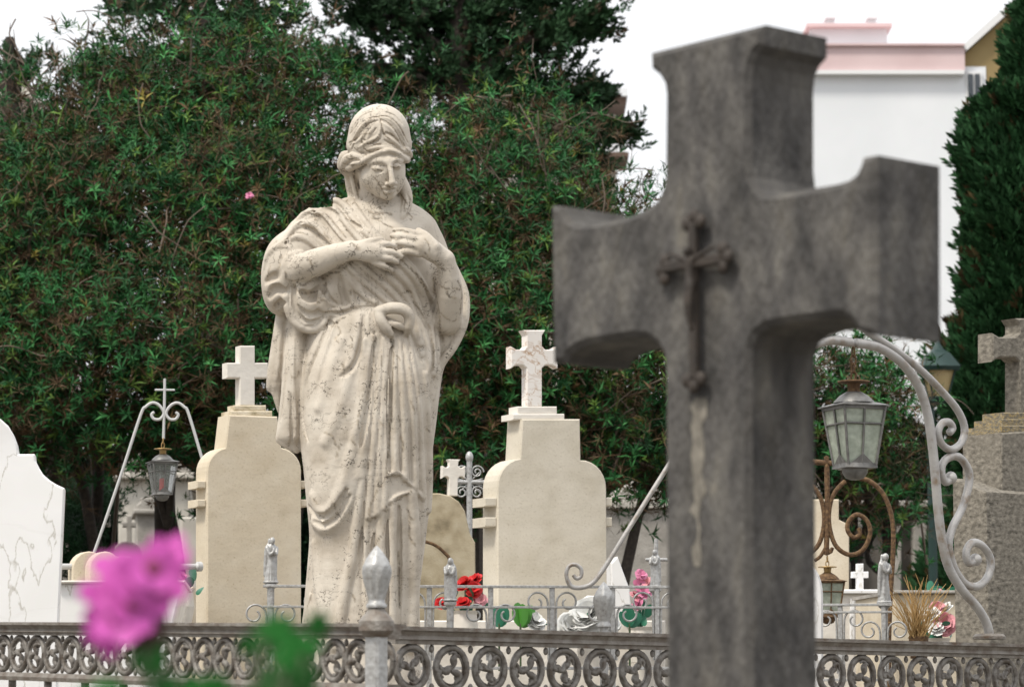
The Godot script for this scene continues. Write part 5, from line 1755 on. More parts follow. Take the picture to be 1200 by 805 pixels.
	for q in [[1174, 1280, 498, 507, 0.0], [1178, 1270, 490, 499, -0.02], [1184, 1258, 482, 491, -0.04]]:
		part(prism(f, rect_px(q[0] + 3, q[1], q[2], q[3]), -0.14 - q[4] * 0.6, -0.01 + q[4] * 0.6, 0.003), "step", M.yellow_lichen, o)
	part(prism(f, flared_cross(1222, 371, 484, 405, 44, 12, 5), -0.105, -0.045, 0.004), "cross", M.lichen, o)
	var w := MB.new()
	var a := f.at(1146, 740)
	var wt := f.at(1146, 577)
	# buttress in front, its top sloping down towards the front
	var pr2 := PackedVector2Array([Vector2(-0.095, 0), Vector2(0.03, 0), Vector2(0.03, wt.y), Vector2(-0.095, wt.y + 0.045)])
	w.extrude(pr2, -wt.x - 0.5, -wt.x, 0.004, Transform3D(Basis(Vector3(0, 0, 1), Vector3.UP, Vector3(-1, 0, 0)), Vector3.ZERO))
	part(w, "buttress", M.lichen, o)
	# white tombs at the right, behind the rusty bracket
	f = Frame.new(self, 1000, 10.6, 10)
	o = f.node("white_tomb", "white marble tomb with a small white cross behind the rusty bracket", "tomb")
	part(prism(f, rect_px(930, 1040, 696, 760), -0.6, 0, 0.004, true), "chest", M.white_stone, o)
	part(prism(f, rect_px(926, 1044, 691, 696), -0.62, 0.02, 0.003), "lid", M.marble, o)
	part(prism(f, plain_cross(1011.5, 660, 692, 673, 9.5, 3.6), -0.05, -0.025, 0.002), "cross", M.marble, o)
	part(prism(f, rect_px(996, 1001, 702, 760), -0.01, 0.012, 0.002), "seam", M.marble, o)
	f = Frame.new(self, 1084, 9.9, 8)
	o = f.node("cream_tomb", "cream tomb front behind dried grass and pink flowers", "tomb")
	part(prism(f, rect_px(1049, 1130, 696, 770), -0.5, 0, 0.004, true), "chest", M.cream, o)
	part(prism(f, rect_px(1046, 1133, 692, 696), -0.52, 0.02, 0.003), "lid", M.grey, o)
	f = Frame.new(self, 970, 11.2, 15)
	o = f.node("stepped_headstone", "pale cream headstone with stepped side behind the rusty bracket", "headstone", "stone grave markers")
	part(prism(f, [925, 740, 925, 585, 984, 585, 984, 609, 996, 615, 996, 740], -0.1, 0, 0.004, true), "slab", M.cream, o)
	f = Frame.new(self, 951, 8.7, 10)
	o = f.node("white_oval_stone", "smooth white oval marker beside the dark weathered cross", "grave stone")
	part(prism(f, [934, 744, 934, 700] + arc(950, 700, 16, 37, 180, 0, 12) + [966, 700, 966, 744], -0.05, 0, 0.008, true), "slab", M.marble, o)
	# low cream tomb top under the red flowers and behind the inner railing
	f = Frame.new(self, 620, 9.0, 2)
	o = f.node("flower_tomb", "low white tomb slab that carries the flower vases behind the railing", "tomb")
	part(prism(f, rect_px(486, 780, 727, 800), -0.45, 0.0, 0.004, true), "chest", M.white_stone, o)
	f = Frame.new(self, 800, 10.5, 10)
	o = f.node("white_gable_stone", "white gabled marble stone behind the dark weathered cross and pink flowers", "headstone", "stone grave markers")
	part(prism(f, [718, 740, 716, 660, 724, 652, 738, 690, 742, 740], -0.1, 0, 0.004, true), "slab", M.marble, o)

func build_background_tombs() -> void:
	var f := Frame.new(self, 110, 21.0, 12)
	var o := f.node("stone_cross", "grey stone cross among distant tombs under the oleander", "cross", "distant grave markers")
	part(prism(f, plain_cross(110, 597, 700, 610, 19, 7), -0.1, 0.0, 0.01, true), "shaft", M.grey, o)
	f = Frame.new(self, 150, 25.0, 5)
	o = f.node("mausoleum", "pale mausoleum with a cornice and low gable seen beneath the oleander", "mausoleum")
	part(prism(f, [138, 760, 138, 562, 222, 562, 222, 760], -2.0, 0, 0.01, true), "wall", M.pale_wall, o)
	part(prism(f, rect_px(132, 228, 555, 562), -2.1, 0.1, 0.01), "cornice", M.pale_wall, o)
	part(prism(f, [132, 555, 178, 520, 228, 555], -2.0, 0.02, 0.01), "gable", M.grey, o)
	f = Frame.new(self, 172, 22.0, 8)
	o = f.node("grey_tomb", "grey stepped tomb block in front of the pale mausoleum", "tomb", "distant grave markers")
	part(prism(f, [159, 720, 159, 592, 164, 588, 164, 583, 190, 583, 190, 720], -0.5, 0, 0.01, true), "block", M.grey, o)
	part(prism(f, rect_px(155, 194, 597, 603), -0.55, 0.05, 0.01), "band", M.grey, o)
	f = Frame.new(self, 146, 20.0, 8)
	o = f.node("domed_tomb", "dark domed slab low among the distant tombs", "tomb", "distant grave markers")
	part(prism(f, [130, 720, 130, 650] + arc(148, 652, 18, 18, 175, 5, 8) + [166, 650, 166, 720], -0.2, 0, 0.01, true), "slab", M.dark_wall, o)
	part(prism(f, plain_cross(151, 604, 640, 614, 8, 3), -0.12, -0.04, 0.005), "cross", M.grey, o)
	f = Frame.new(self, 84, 19.5, 8)
	o = f.node("broken_tomb", "grey worn tomb with a pointed top near the tall marble headstone", "tomb", "distant grave markers")
	part(prism(f, [72, 720, 72, 636, 80, 622, 88, 634, 100, 640, 100, 720], -0.3, 0, 0.01, true), "block", M.grey, o)
	f = Frame.new(self, 222, 21.0, 8)
	o = f.node("pale_slab", "pale slab standing beside the dark trunk under the oleander", "tomb", "distant grave markers")
	part(prism(f, rect_px(212, 234, 606, 720), -0.3, 0, 0.01, true), "block", M.pale_wall, o)
	f = Frame.new(self, 1060, 27.0, 6)
	o = f.node("grey_vault", "dark grey burial vault with pilasters behind the rusty bracket", "mausoleum")
	part(prism(f, rect_px(930, 1130, 596, 740), -3.0, 0, 0.01, true), "wall", M.dark_wall, o)
	for q in [[1000, 1008], [1046, 1054], [1068, 1084], [1104, 1112]]:
		part(prism(f, rect_px(q[0], q[1], 602, 740), 0.0, 0.1, 0.01, true), "pilaster", M.grey, o)
	part(prism(f, rect_px(925, 1135, 588, 596), -3.1, 0.15, 0.01), "cornice", M.grey, o)
	f = Frame.new(self, 958, 20.0, 6)
	o = f.node("pale_cross", "pale stone cross far behind the hanging lantern", "cross", "distant grave markers")
	part(prism(f, plain_cross(959, 540, 720, 556, 13, 5), -0.1, 0.0, 0.01, true), "shaft", M.pale_wall, o)
	f = Frame.new(self, 745, 23.0, 6)
	o = f.node("pale_vault", "pale low vault glimpsed between trunks beside the dark weathered cross", "mausoleum")
	part(prism(f, rect_px(700, 800, 596, 720), -1.5, 0, 0.01, true), "wall", M.grey, o)
	part(prism(f, [696, 596, 748, 560, 804, 596], -1.4, 0.05, 0.01), "gable", M.pale_wall, o)
	# single dark trunk with its own low shrub
	var b := P(198, 640, 18.0)
	b.y = 0.0
	var tr := MB.new()
	tr.tube(smooth_path(PackedVector3Array([Vector3(0.02, 0, 0), Vector3(0, 1.0, 0), Vector3(-0.03, 2.1, 0.1)]), 5), [0.085, 0.08, 0.075, 0.072, 0.07, 0.07, 0.068, 0.066, 0.064, 0.06, 0.055], 9)
	o = thing("tree_trunk", b, "straight dark tree trunk under the oleander beside the thin lantern arch", "tree trunk")
	part(tr, "trunk", M.bark, o)
	for q in [[100, 590, 18.6, 45, 34, "dark green shrub below the oleander among distant tombs", 401], [60, 640, 17.6, 60, 40, "dark shrub low beside the tall marble headstone", 402]]:
		var r := P(q[0], 640, q[2])
		r.y = 0.0
		shrub(q[5], r, q)

func shrub(label: String, r: Vector3, q: Array) -> void:
	var rng := RandomNumberGenerator.new()
	rng.seed = q[6]
	var o := thing("shrub", r, label, "shrub")
	var places := []
	var tints := PackedColorArray()
	var c := P(q[0], q[1], q[2]) - r
	var k := mpp(q[2])
	for i in 900:
		var d := Vector3(rng.randfn(), rng.randfn(), rng.randfn()).normalized()
		var p := c + d * Vector3(q[3] * k, q[4] * k, 0.3) * rng.randf_range(0.4, 1.05)
		places.append(Transform3D(aim(d + Vector3(0, 0.6, 0), rng.randf() * TAU, rng.randf_range(0.5, 0.9)), p))
		var s := rng.randf_range(0.6, 1.3)
		tints.append(Color(0.018 * s, 0.06 * s, 0.022 * s))
	scatter(M.rosettes[2], M.leaf, places, tints, "crown", o)
	var tr := MB.new()
	for i in 5:
		tr.tube(PackedVector3Array([Vector3(rng.randfn() * 0.04, 0, 0), c * 0.5 + Vector3(rng.randfn(), 0, rng.randfn()) * 0.06, c + Vector3(rng.randfn(), rng.randfn(), rng.randfn()) * 0.12]), [0.025, 0.018, 0.008], 5)
	part(tr, "trunk", M.bark, o)

# ---------------------------------------------------------------- the cross close to the camera
func build_near_cross() -> void:
	var f := Frame.new(self, 1019, 2.85, -48.3)
	var o := f.node("stone_grave_cross", "large dark weathered concrete cross with flared ends and a bronze crucifix", "cross")
	var px := [779, 1010, 777, 440, 775, 415, 768, 402, 757, 395, 740, 394, 690, 402, 674, 408, 664, 416, 660, 425, 645, 425, 643, 240, 656, 241, 660, 250, 666, 258, 678, 262, 700, 260, 732, 254, 752, 246, 766, 236, 773, 222, 776, 205,
		777, 110, 775, 96, 769, 86, 760, 79, 759, 61, 893, 28, 893, 52, 884, 62, 879, 75, 877, 92, 877, 188, 879, 206, 885, 219, 895, 227, 915, 226, 978, 215, 991, 211, 1000, 204, 1005, 194, 1008, 184, 1025, 181, 1025, 391, 1012, 391, 1003, 386, 997, 376, 986, 369, 915, 378, 896, 383, 884, 392, 878, 408, 877, 430, 880, 1010]
	part(prism(f, px, -0.098, 0.0, 0.006, false), "cross_body", M.concrete, o)
	var c0 := f.at(778, 1000)
	var c1 := f.at(879, 1000)
	var top := f.at(828, 1000).y
	var b := MB.new()
	b.box(Vector3((c0.x + c1.x) * 0.5, top * 0.5 - 0.02, -0.044), Vector3(0.34, top + 0.04, 0.28), Basis.IDENTITY, 0.012)
	part(b, "plinth", M.concrete, o)
	# bronze crucifix with trefoil ends
	var cr := MB.new()
	var ctr := f.at(822, 310)
	var up := f.at(822, 262)
	var lo := f.at(822, 446)
	var l := f.at(788, 317)
	var r := f.at(856, 303)
	var z := 0.010
	cr.box(Vector3(ctr.x, (up.y + lo.y) * 0.5, z), Vector3(0.010, up.y - lo.y, 0.009), Basis.IDENTITY, 0.002)
	cr.box(Vector3(ctr.x, (l.y + r.y) * 0.5, z + 0.001), Vector3(r.x - l.x, 0.011, 0.009), Basis.IDENTITY, 0.002)
	for q in [[up, Vector2(0, 1)], [l, Vector2(-1, 0)], [r, Vector2(1, 0)], [lo, Vector2(0, -1)]]:
		var p: Vector2 = q[0]
		var d: Vector2 = q[1]
		var s := d.orthogonal()
		for e in [p + d * 0.006, p + s * 0.0085, p - s * 0.0085]:
			cr.ball(Vector3(e.x, e.y, z), Vector3(0.0078, 0.0078, 0.0045), Basis.IDENTITY, 8, 5)
	var crux := part(cr, "crucifix", M.bronze, o)
	sf = Field.new()
	# figure in millimetres, y down
	sf.ell(Vector3(0, -14, 4), Vector3(3.4, 4.2, 3.6), 1.0)
	chain([0, -10, 2, 2.2, 0, -6, 1, 4.2, 0, 4, 1.5, 3.6, 1, 14, 2, 4.2], 1.5)
	chain([0, -6, 1, 2.6, -10, -10, 0.5, 2.0, -24, -15, -1, 1.5], 1.5)
	chain([0, -6, 1, 2.6, 10, -10, 0.5, 2.0, 24, -15, -1, 1.5], 1.5)
	chain([0, 12, 2, 3.4, -1, 28, 4, 2.6, 0, 46, 0.5, 1.8], 1.5)
	chain([2, 12, 2, 3.4, 2, 28, 4, 2.6, 1, 46, 0.5, 1.8], 1.5)
	var fm := MB.new()
	sf.net(fm, Vector3(-30, -24, -8), Vector3(30, 52, 14), 1.2, Vector3.ZERO, 0.001)
	var fig := part(fm, "figure", M.bronze, crux)
	fig.scale = Vector3.ONE * 1.25
	fig.position = Vector3(ctr.x, ctr.y - 0.006, z + 0.004)
	# lime run down the shaft below the crucifix
	var lr := MB.new()
	var out := []
	var rng := RandomNumberGenerator.new()
	rng.seed = 4
	for i in 19: out.append_array([812.0 + rng.randf_range(-4, 4) + (3.0 if i > 12 else 0.0), 466.0 + i * 11.0])
	for i in range(18, -1, -1): out.append_array([826.0 + rng.randf_range(-4, 4) - (4.0 if i > 10 else 0.0) - (3.0 if i > 15 else 0.0), 466.0 + i * 11.0])
	lr.extrude(f.poly(out, false), 0.0, 0.0008, 0.0)
	part(lr, "lime_streak", M.lime, o)

# ---------------------------------------------------------------- cast iron fences of ring ornaments
func ring_meshes(R: float) -> Array:
	var ring := MB.new()
	var pts := PackedVector3Array()
	for i in 25:
		var a := TAU * i / 24.0
		pts.append(Vector3(cos(a) * R, sin(a) * R, 0))
	ring.tube(pts, R * 0.165, 8, false, 1.0)
	var inner := PackedVector3Array()
	for p in pts: inner.append(p * 0.79 - Vector3(0, 0, R * 0.03))
	ring.tube(inner, R * 0.05, 6, false)
	var leaf := MB.new()
	for k in 3:
		var a := TAU * k / 3.0 + 0.4
		var q := PackedVector3Array()
		for i in 9:
			var t := i / 8.0
			var rr := R * (0.06 + 0.72 * t)
			var aa := a + sin(t * PI) * 0.75 + t * 0.35
			q.append(Vector3(cos(aa) * rr, sin(aa) * rr, R * 0.1 * sin(t * PI)))
		leaf.tube(q, [R * 0.10, R * 0.13, R * 0.17, R * 0.20, R * 0.20, R * 0.18, R * 0.15, R * 0.12, R * 0.08], 6)
		# a curled leaflet on each branch
		q = PackedVector3Array()
		for i in 7:
			var t := i / 6.0
			var c := Vector3(cos(a + 0.85), sin(a + 0.85), 0) * R * 0.56
			var aa := a + 2.2 - t * 4.0
			q.append(c + Vector3(cos(aa), sin(aa), 0) * R * lerpf(0.28, 0.10, t))
		leaf.tube(q, [R * 0.06, R * 0.10, R * 0.12, R * 0.13, R * 0.12, R * 0.10, R * 0.06], 6)
	leaf.ball(Vector3.ZERO, Vector3(R * 0.15, R * 0.15, R * 0.12), Basis.IDENTITY, 8, 5)
	return [ring.mesh(), leaf.mesh()]

# a moulded bar: section (out, y) swept from a to b
func moulding(a: Vector3, b: Vector3, prof: PackedVector2Array) -> MB:
	var mb := MB.new()
	var d := (b - a)
	var ex := d.normalized()
	var n := ex.cross(Vector3.UP).normalized()
	var upv := n.cross(ex).normalized()
	var L := d.length()
	var bs := Basis(-n, upv, ex)
	mb.extrude(prof, 0.0, L, 0.0, Transform3D(bs, a))
	return mb

func ring_fence(label: String, a: Vector3, b: Vector3, n: int, R: float, rail_h: float, seed_: int) -> Node3D:
	# a, b: top of the rail at both ends
	var rng := RandomNumberGenerator.new()
	rng.seed = seed_
	var root := a.lerp(b, 0.5)
	root.y = 0.0
	var o := thing("iron_fence", root, label, "fence", "low cast iron grave fences")
	var A := a - root
	var B := b - root
	var h := rail_h
	var prof := PackedVector2Array([Vector2(0.024, 0), Vector2(-0.024, 0), Vector2(-0.024, -h * 0.22), Vector2(-0.017, -h * 0.30), Vector2(-0.013, -h * 0.52), Vector2(-0.016, -h * 0.74), Vector2(-0.010, -h * 0.80), Vector2(-0.010, -h), Vector2(0.010, -h), Vector2(0.010, -h * 0.80), Vector2(0.016, -h * 0.74), Vector2(0.013, -h * 0.52), Vector2(0.017, -h * 0.30), Vector2(0.024, -h * 0.22)])
	part(moulding(A, B, prof), "top_rail", M.rail_iron, o)
	var ms := ring_meshes(R)
	var dir := (B - A).normalized()
	var face := Basis(dir, Vector3.UP, dir.cross(Vector3.UP)).orthonormalized()
	var cy := h + R * 1.12
	var bm := MB.new()
	bm.ball(Vector3.ZERO, Vector3(R * 0.16, R * 0.2, R * 0.1), Basis.IDENTITY, 8, 5)
	var boss := bm.mesh()
	for i in n:
		var p := A.lerp(B, (i + 0.5) / n) - Vector3(0, cy, 0)
		var r := part(ms[0], "ring", M.iron, o, p)
		r.basis = face.rotated(face.z, rng.randf_range(-0.03, 0.03))
		var lf := part(ms[1], "leaf_scroll", M.iron, r)
		lf.rotation.z = rng.randf_range(-0.12, 0.12) + (0.0 if i % 2 else PI)
		lf.rotation.y = 0.0 if i % 2 else PI
		# small leaf bosses that fill the spandrels
		if i > 0:
			var m := A.lerp(B, float(i) / n) - Vector3(0, cy, 0)
			for sg in [-1.0, 1.0]:
				part(boss, "boss", M.iron, o, m + Vector3(0, sg * R * 0.92, 0)).basis = face
	var bt := h + R * 2.24
	var bp := PackedVector2Array([Vector2(0.012, 0), Vector2(-0.012, 0), Vector2(-0.016, -0.008), Vector2(-0.014, -0.016), Vector2(0.014, -0.016), Vector2(0.016, -0.008)])
	part(moulding(A - Vector3(0, bt, 0), B - Vector3(0, bt, 0), bp), "bottom_rail", M.rail_iron, o)
	# uprights down to a stone kerb
	var y0 := minf(A.y, B.y) - bt - 0.016
	var m2 := int(maxf(3, n / 2))
	for i in m2 + 1:
		var p := A.lerp(B, float(i) / m2)
		var top := p.y - bt - 0.01
		var u := MB.new()
		u.tube(PackedVector3Array([Vector3(p.x, top, p.z), Vector3(p.x, 0.2, p.z)]), 0.008, 8)
		part(u, "baluster", M.iron, o)
	var kb := MB.new()
	kb.box(Vector3((A.x + B.x) * 0.5, 0.11, (A.z + B.z) * 0.5), Vector3((B - A).length() + 0.1, 0.22, 0.16), face, 0.01)
	part(kb, "kerb", M.grey, o)
	return o

func finial_mesh() -> MB:
	# a shrouded bud: pointed facetted crown above a pleated body; unit height
	var mb := MB.new()
	var prof := [[0.00, 0.16], [0.05, 0.17], [0.09, 0.13], [0.14, 0.135], [0.26, 0.16], [0.42, 0.20], [0.56, 0.225], [0.66, 0.23], [0.70, 0.215], [0.78, 0.18], [0.88, 0.11], [0.96, 0.045], [1.0, 0.004]]
	var seg := 30
	for i in prof.size():
		var y: float = prof[i][0]
		for k in seg:
			var a := TAU * k / seg
			var amp := 0.10 * clampf((y - 0.1) / 0.2, 0, 1) * clampf((0.70 - y) / 0.12, 0, 1)
			var fac := 0.05 * clampf((y - 0.66) / 0.06, 0, 1)
			var r: float = prof[i][1] * (1.0 + amp * cos(a * 9.0 + y * 3.0) - fac * cos(a * 6.0))
			mb.vert(Vector3(cos(a) * r, y, sin(a) * r), Vector3.ZERO)
	for i in prof.size() - 1:
		for k in seg:
			var a := i * seg + k
			var b := i * seg + (k + 1) % seg
			mb.ix.append_array([a, a + seg, b, b, a + seg, b + seg])
	# normals from the faces
	for i in range(0, mb.ix.size(), 3):
		var g := (mb.v[mb.ix[i + 1]] - mb.v[mb.ix[i]]).cross(mb.v[mb.ix[i + 2]] - mb.v[mb.ix[i]])
		for q in 3: mb.n[mb.ix[i + q]] += g
	for i in mb.n.size(): mb.n[i] = mb.n[i].normalized()
	return mb

func build_fences() -> void:
	var f := ring_fence("low cast iron fence of leafy rings leading past the dark weathered cross to the statue", P(459, 734, 6.2), P(1225, 756, 7.65), 20, 0.0415, 0.034, 5)
	f = ring_fence("low cast iron fence of small rings running to the tall marble headstone", P(-25, 729, 6.5), P(462, 731, 5.25), 21, 0.0335, 0.026, 6)
	# corner post of the second fence with a silver finial
	var c := P(441, 731, 5.18) - f.position
	var p := MB.new()
	p.box(Vector3(c.x, c.y * 0.5 - 0.01, c.z), Vector3(0.030, c.y - 0.0, 0.030), Basis(Vector3.UP, 0.9), 0.004)
	part(p, "post", M.silver, f)
	p = MB.new()
	p.lathe(PackedVector2Array([Vector2(0.0, -0.022), Vector2(0.020, -0.022), Vector2(0.030, -0.012), Vector2(0.030, 0.004), Vector2(0.024, 0.012), Vector2(0.016, 0.020), Vector2(0.012, 0.030), Vector2(0.0, 0.030)]), 12, Transform3D(Basis.IDENTITY, c))
	part(p, "post_cap", M.rail_iron, f)
	var fm := finial_mesh().mesh()
	var fin := part(fm, "finial", M.silver, f, c + Vector3(0, 0.026, 0))
	fin.scale = Vector3(1.0, 1.0, 1.0) * 0.103
	M.finial_mesh = fm

# ---------------------------------------------------------------- silver railings with scrolls
func flat_bar(pts: Array, d: float, yaw_f: Frame, w: float, z: float) -> MB:
	# bar bent in the frame's plane; pts in local (x, y)
	var mb := MB.new()
	var p := PackedVector3Array()
	for q in pts: p.append(Vector3(q.x, q.y, z))
	mb.tube(p, w, 6, true, 2.2, Vector3.BACK)
	return mb

func railing(label: String, f: Frame, u0: float, u1: float, vt: float, vl: float, posts: Array, low: float) -> Node3D:
	var o := f.node("silver_railing", label, "railing", "silver grave railings with scrolls")
	var a := f.at(u0, vt)
	var b := f.at(u1, vt)
	var t := MB.new()
	t.box(Vector3((a.x + b.x) * 0.5, (a.y + b.y) * 0.5, 0), Vector3(b.x - a.x, 0.007, 0.022), Basis.IDENTITY, 0.001)
	part(t, "top_bar", M.silver, o)
	var c := f.at(u0, vl)
	t = MB.new()
	t.box(Vector3((a.x + b.x) * 0.5, c.y, 0), Vector3(b.x - a.x, 0.006, 0.018), Basis.IDENTITY, 0.001)
	part(t, "lower_bar", M.silver, o)
	var i := 0
	for u in posts:
		var p := f.at(u, vt)
		t = MB.new()
		t.box(Vector3(p.x, p.y * 0.5, 0.0), Vector3(0.014, p.y - 0.004, 0.014), Basis.IDENTITY, 0.002)
		part(t, "post", M.silver, o)
		var H := p.y
		for s in [-1.0, 1.0]:
			# a bar that leaves the foot of the post and curls outwards, high and low in turn
			var r := 0.031
			var top := H - (0.012 if i % 2 else 0.045)
			var cc := Vector2(p.x + s * 0.043, top - r)
			var sp: Array = spiral(cc, r, r * 0.35, 0.0 if s < 0 else PI, (TAU * 1.15) if s < 0 else (PI - TAU * 1.15), 22)
			var pts := [Vector2(p.x + s * 0.010, H - 0.20), Vector2(p.x + s * 0.010, top - r - 0.03)]
			if s < 0: pts = [Vector2(p.x - 0.010, H - 0.20), Vector2(p.x - 0.011, cc.y - 0.02)]
			else: pts = [Vector2(p.x + 0.010, H - 0.20), Vector2(p.x + 0.011, cc.y - 0.02)]
			part(flat_bar(pts + sp, 0, f, 0.0032, 0.0), "scroll", M.silver, o)
		i += 1
	# foot bar and kerb
	t = MB.new()
	t.box(Vector3((a.x + b.x) * 0.5, a.y - 0.22, 0), Vector3(b.x - a.x, 0.008, 0.02), Basis.IDENTITY, 0.001)
	part(t, "foot_bar", M.silver, o)
	t = MB.new()
	t.box(Vector3((a.x + b.x) * 0.5, (a.y - 0.30) * 0.5, 0), Vector3(b.x - a.x + 0.06, a.y - 0.30, 0.14), Basis.IDENTITY, 0.008)
	part(t, "kerb", M.white_stone, o)
	return o

func build_railings() -> void:
	railing("silver scrolled railing running behind the statue in front of the headstones", Frame.new(self, 520, 8.55, 3), 308, 800, 687.5, 711, [317, 385, 440, 503, 575, 647, 718, 770], 0)
	railing("short silver railing with one scroll in front of the white tomb and rusty bracket", Frame.new(self, 1000, 9.2, -10), 925, 1046, 709, 718, [935, 985, 1036], 0)
	# shrouded silver finial standing on the inner railing
	var p := P(708, 735, 8.42)
	var o := thing("silver_finial", Vector3(p.x, p.y, p.z), "silver shrouded bud finial on the scrolled railing beside the slanting crook", "finial")
	var fin := part(M.finial_mesh, "bud", M.silver, o)
	fin.scale = Vector3.ONE * 0.122
	var s := MB.new()
	s.tube(PackedVector3Array([Vector3(0, 0.01, 0), Vector3(0, -p.y, 0)]), 0.012, 10)
	part(s, "stem", M.silver, o)

# ---------------------------------------------------------------- lantern brackets
func px_path(f: Frame, px: Array, z := 0.0, step := 5) -> PackedVector3Array:
	var p := PackedVector3Array()
	for i in range(0, px.size(), 2):
		var q := f.at(px[i], px[i + 1])
		p.append(Vector3(q.x, q.y, z))
	return smooth_path(p, step)

func mirror(p: PackedVector3Array, x: float) -> PackedVector3Array:
	var r := PackedVector3Array()
	for q in p: r.append(Vector3(2.0 * x - q.x, q.y, q.z))
	return r

# four-sided hanging lantern; s = side at the top of the body, hangs with its ring at the origin
func lantern(called: String, label: String, where: Vector3, s: float, yaw: float, metal: Material, pane: Material, chain_len: float, chain_m: Material, group: String) -> Node3D:
	var o := thing(called, where, label, "lantern", group)
	o.rotation.y = yaw
	# chain links
	var y := 0.0
	var n := maxi(2, int(chain_len / (s * 0.16)))
	for i in n:
		var ln := MB.new()
		var pts := PackedVector3Array()
		var lh := chain_len / n
		for k in 13:
			var a := TAU * k / 12.0
			var q := Vector3(cos(a) * s * 0.06, sin(a) * lh * 0.62, 0)
			pts.append((q if i % 2 else Vector3(0, q.y, q.x)) + Vector3(0, y - lh * 0.5, 0))
		ln.tube(pts, s * 0.022, 5, false)
		part(ln, "chain_link", chain_m, o)
		y -= lh
	var k := s * 0.5
	var rf := MB.new()
	var q2 := 1.41421
	rf.lathe(PackedVector2Array([Vector2(0, y), Vector2(k * 0.70, y - s * 0.02), Vector2(k * 0.72, y - s * 0.05), Vector2(k * 0.3, y - s * 0.07), Vector2(k * 0.26, y - s * 0.22), Vector2(k * 0.34, y - s * 0.26)]), 14)
	part(rf, "vent_cap", chain_m if chain_m != M.tube else metal, o)
	rf = MB.new()
	rf.lathe(PackedVector2Array([Vector2(k * 0.34, y - s * 0.26), Vector2(k * 0.62, y - s * 0.34), Vector2(k * 0.86, y - s * 0.46), Vector2(k * 0.90, y - s * 0.50)]), 18, Transform3D.IDENTITY, false)
	rf.lathe(PackedVector2Array([Vector2(k * 0.90 * q2 * 0.8, y - s * 0.50), Vector2(k * 1.16 * q2, y - s * 0.57), Vector2(k * 1.16 * q2, y - s * 0.59), Vector2(k * 0.95 * q2, y - s * 0.575)]), 4)
	part(rf, "roof", metal, o)
	y -= s * 0.585
	var hb := s * 1.28
	var kb := k * 0.66
	var T := s * 0.045
	# corner posts, rims and a glazed face on each side
	var fr := MB.new()
	for c in 4:
		var a := PI / 4 + PI / 2 * c
		fr.tube(PackedVector3Array([Vector3(cos(a) * k * q2, y, sin(a) * k * q2), Vector3(cos(a) * kb * q2, y - hb, sin(a) * kb * q2)]), T * 0.75, 4)
	fr.lathe(PackedVector2Array([Vector2(k * q2 * 1.03, y), Vector2(k * q2 * 1.02, y - T * 1.6), Vector2((k - T) * q2, y - T * 1.6)]), 4)
	fr.lathe(PackedVector2Array([Vector2((kb - T) * q2, y - hb + T * 1.2), Vector2(kb * q2 * 1.06, y - hb + T * 1.2), Vector2(kb * q2 * 1.1, y - hb - T), Vector2(kb * 0.5, y - hb - T * 2.0)]), 4)
	part(fr, "frame", metal, o)
	for c in 4:
		var tb := Basis(Vector3.UP, PI / 2 * c)
		var face := func(x: float, t: float, out: float) -> Vector3:
			var w := lerpf(k, kb, t)
			return tb * Vector3(x * w, y - hb * t, w + out)
		var gl := MB.new()
		gl.quad(face.call(-1.0, 1.0, -T * 0.6), face.call(1.0, 1.0, -T * 0.6), face.call(1.0, 0.0, -T * 0.6), face.call(-1.0, 0.0, -T * 0.6))
		part(gl, "pane", pane, o)
		var bars := MB.new()
		bars.tube(PackedVector3Array([face.call(0.0, 0.03, 0.0), face.call(0.0, 0.97, 0.0)]), T * 0.6, 4)
		bars.tube(PackedVector3Array([face.call(-1.0, 0.30, 0.0), face.call(1.0, 0.30, 0.0)]), T * 0.55, 4)
		# pointed sill pieces
		for sx in [-1.0, 1.0]:
			bars.tri(face.call(sx * 0.02, 1.0, 0.001), face.call(sx, 1.0, 0.001), face.call(sx * 0.02, 0.80, 0.001)) if sx > 0 else bars.tri(face.call(sx, 1.0, 0.001), face.call(sx * 0.02, 1.0, 0.001), face.call(sx * 0.02, 0.80, 0.001))
		part(bars, "glazing_bars", metal, o)
	y -= hb + T * 2.0
	var cup := MB.new()
	cup.lathe(PackedVector2Array([Vector2(kb * 0.86, y + T * 1.2), Vector2(kb * 0.84, y - s * 0.05), Vector2(kb * 0.62, y - s * 0.16), Vector2(kb * 0.3, y - s * 0.20), Vector2(0, y - s * 0.21)]), 14, Transform3D.IDENTITY, false)
	part(cup, "base_cup", metal, o)
	return o

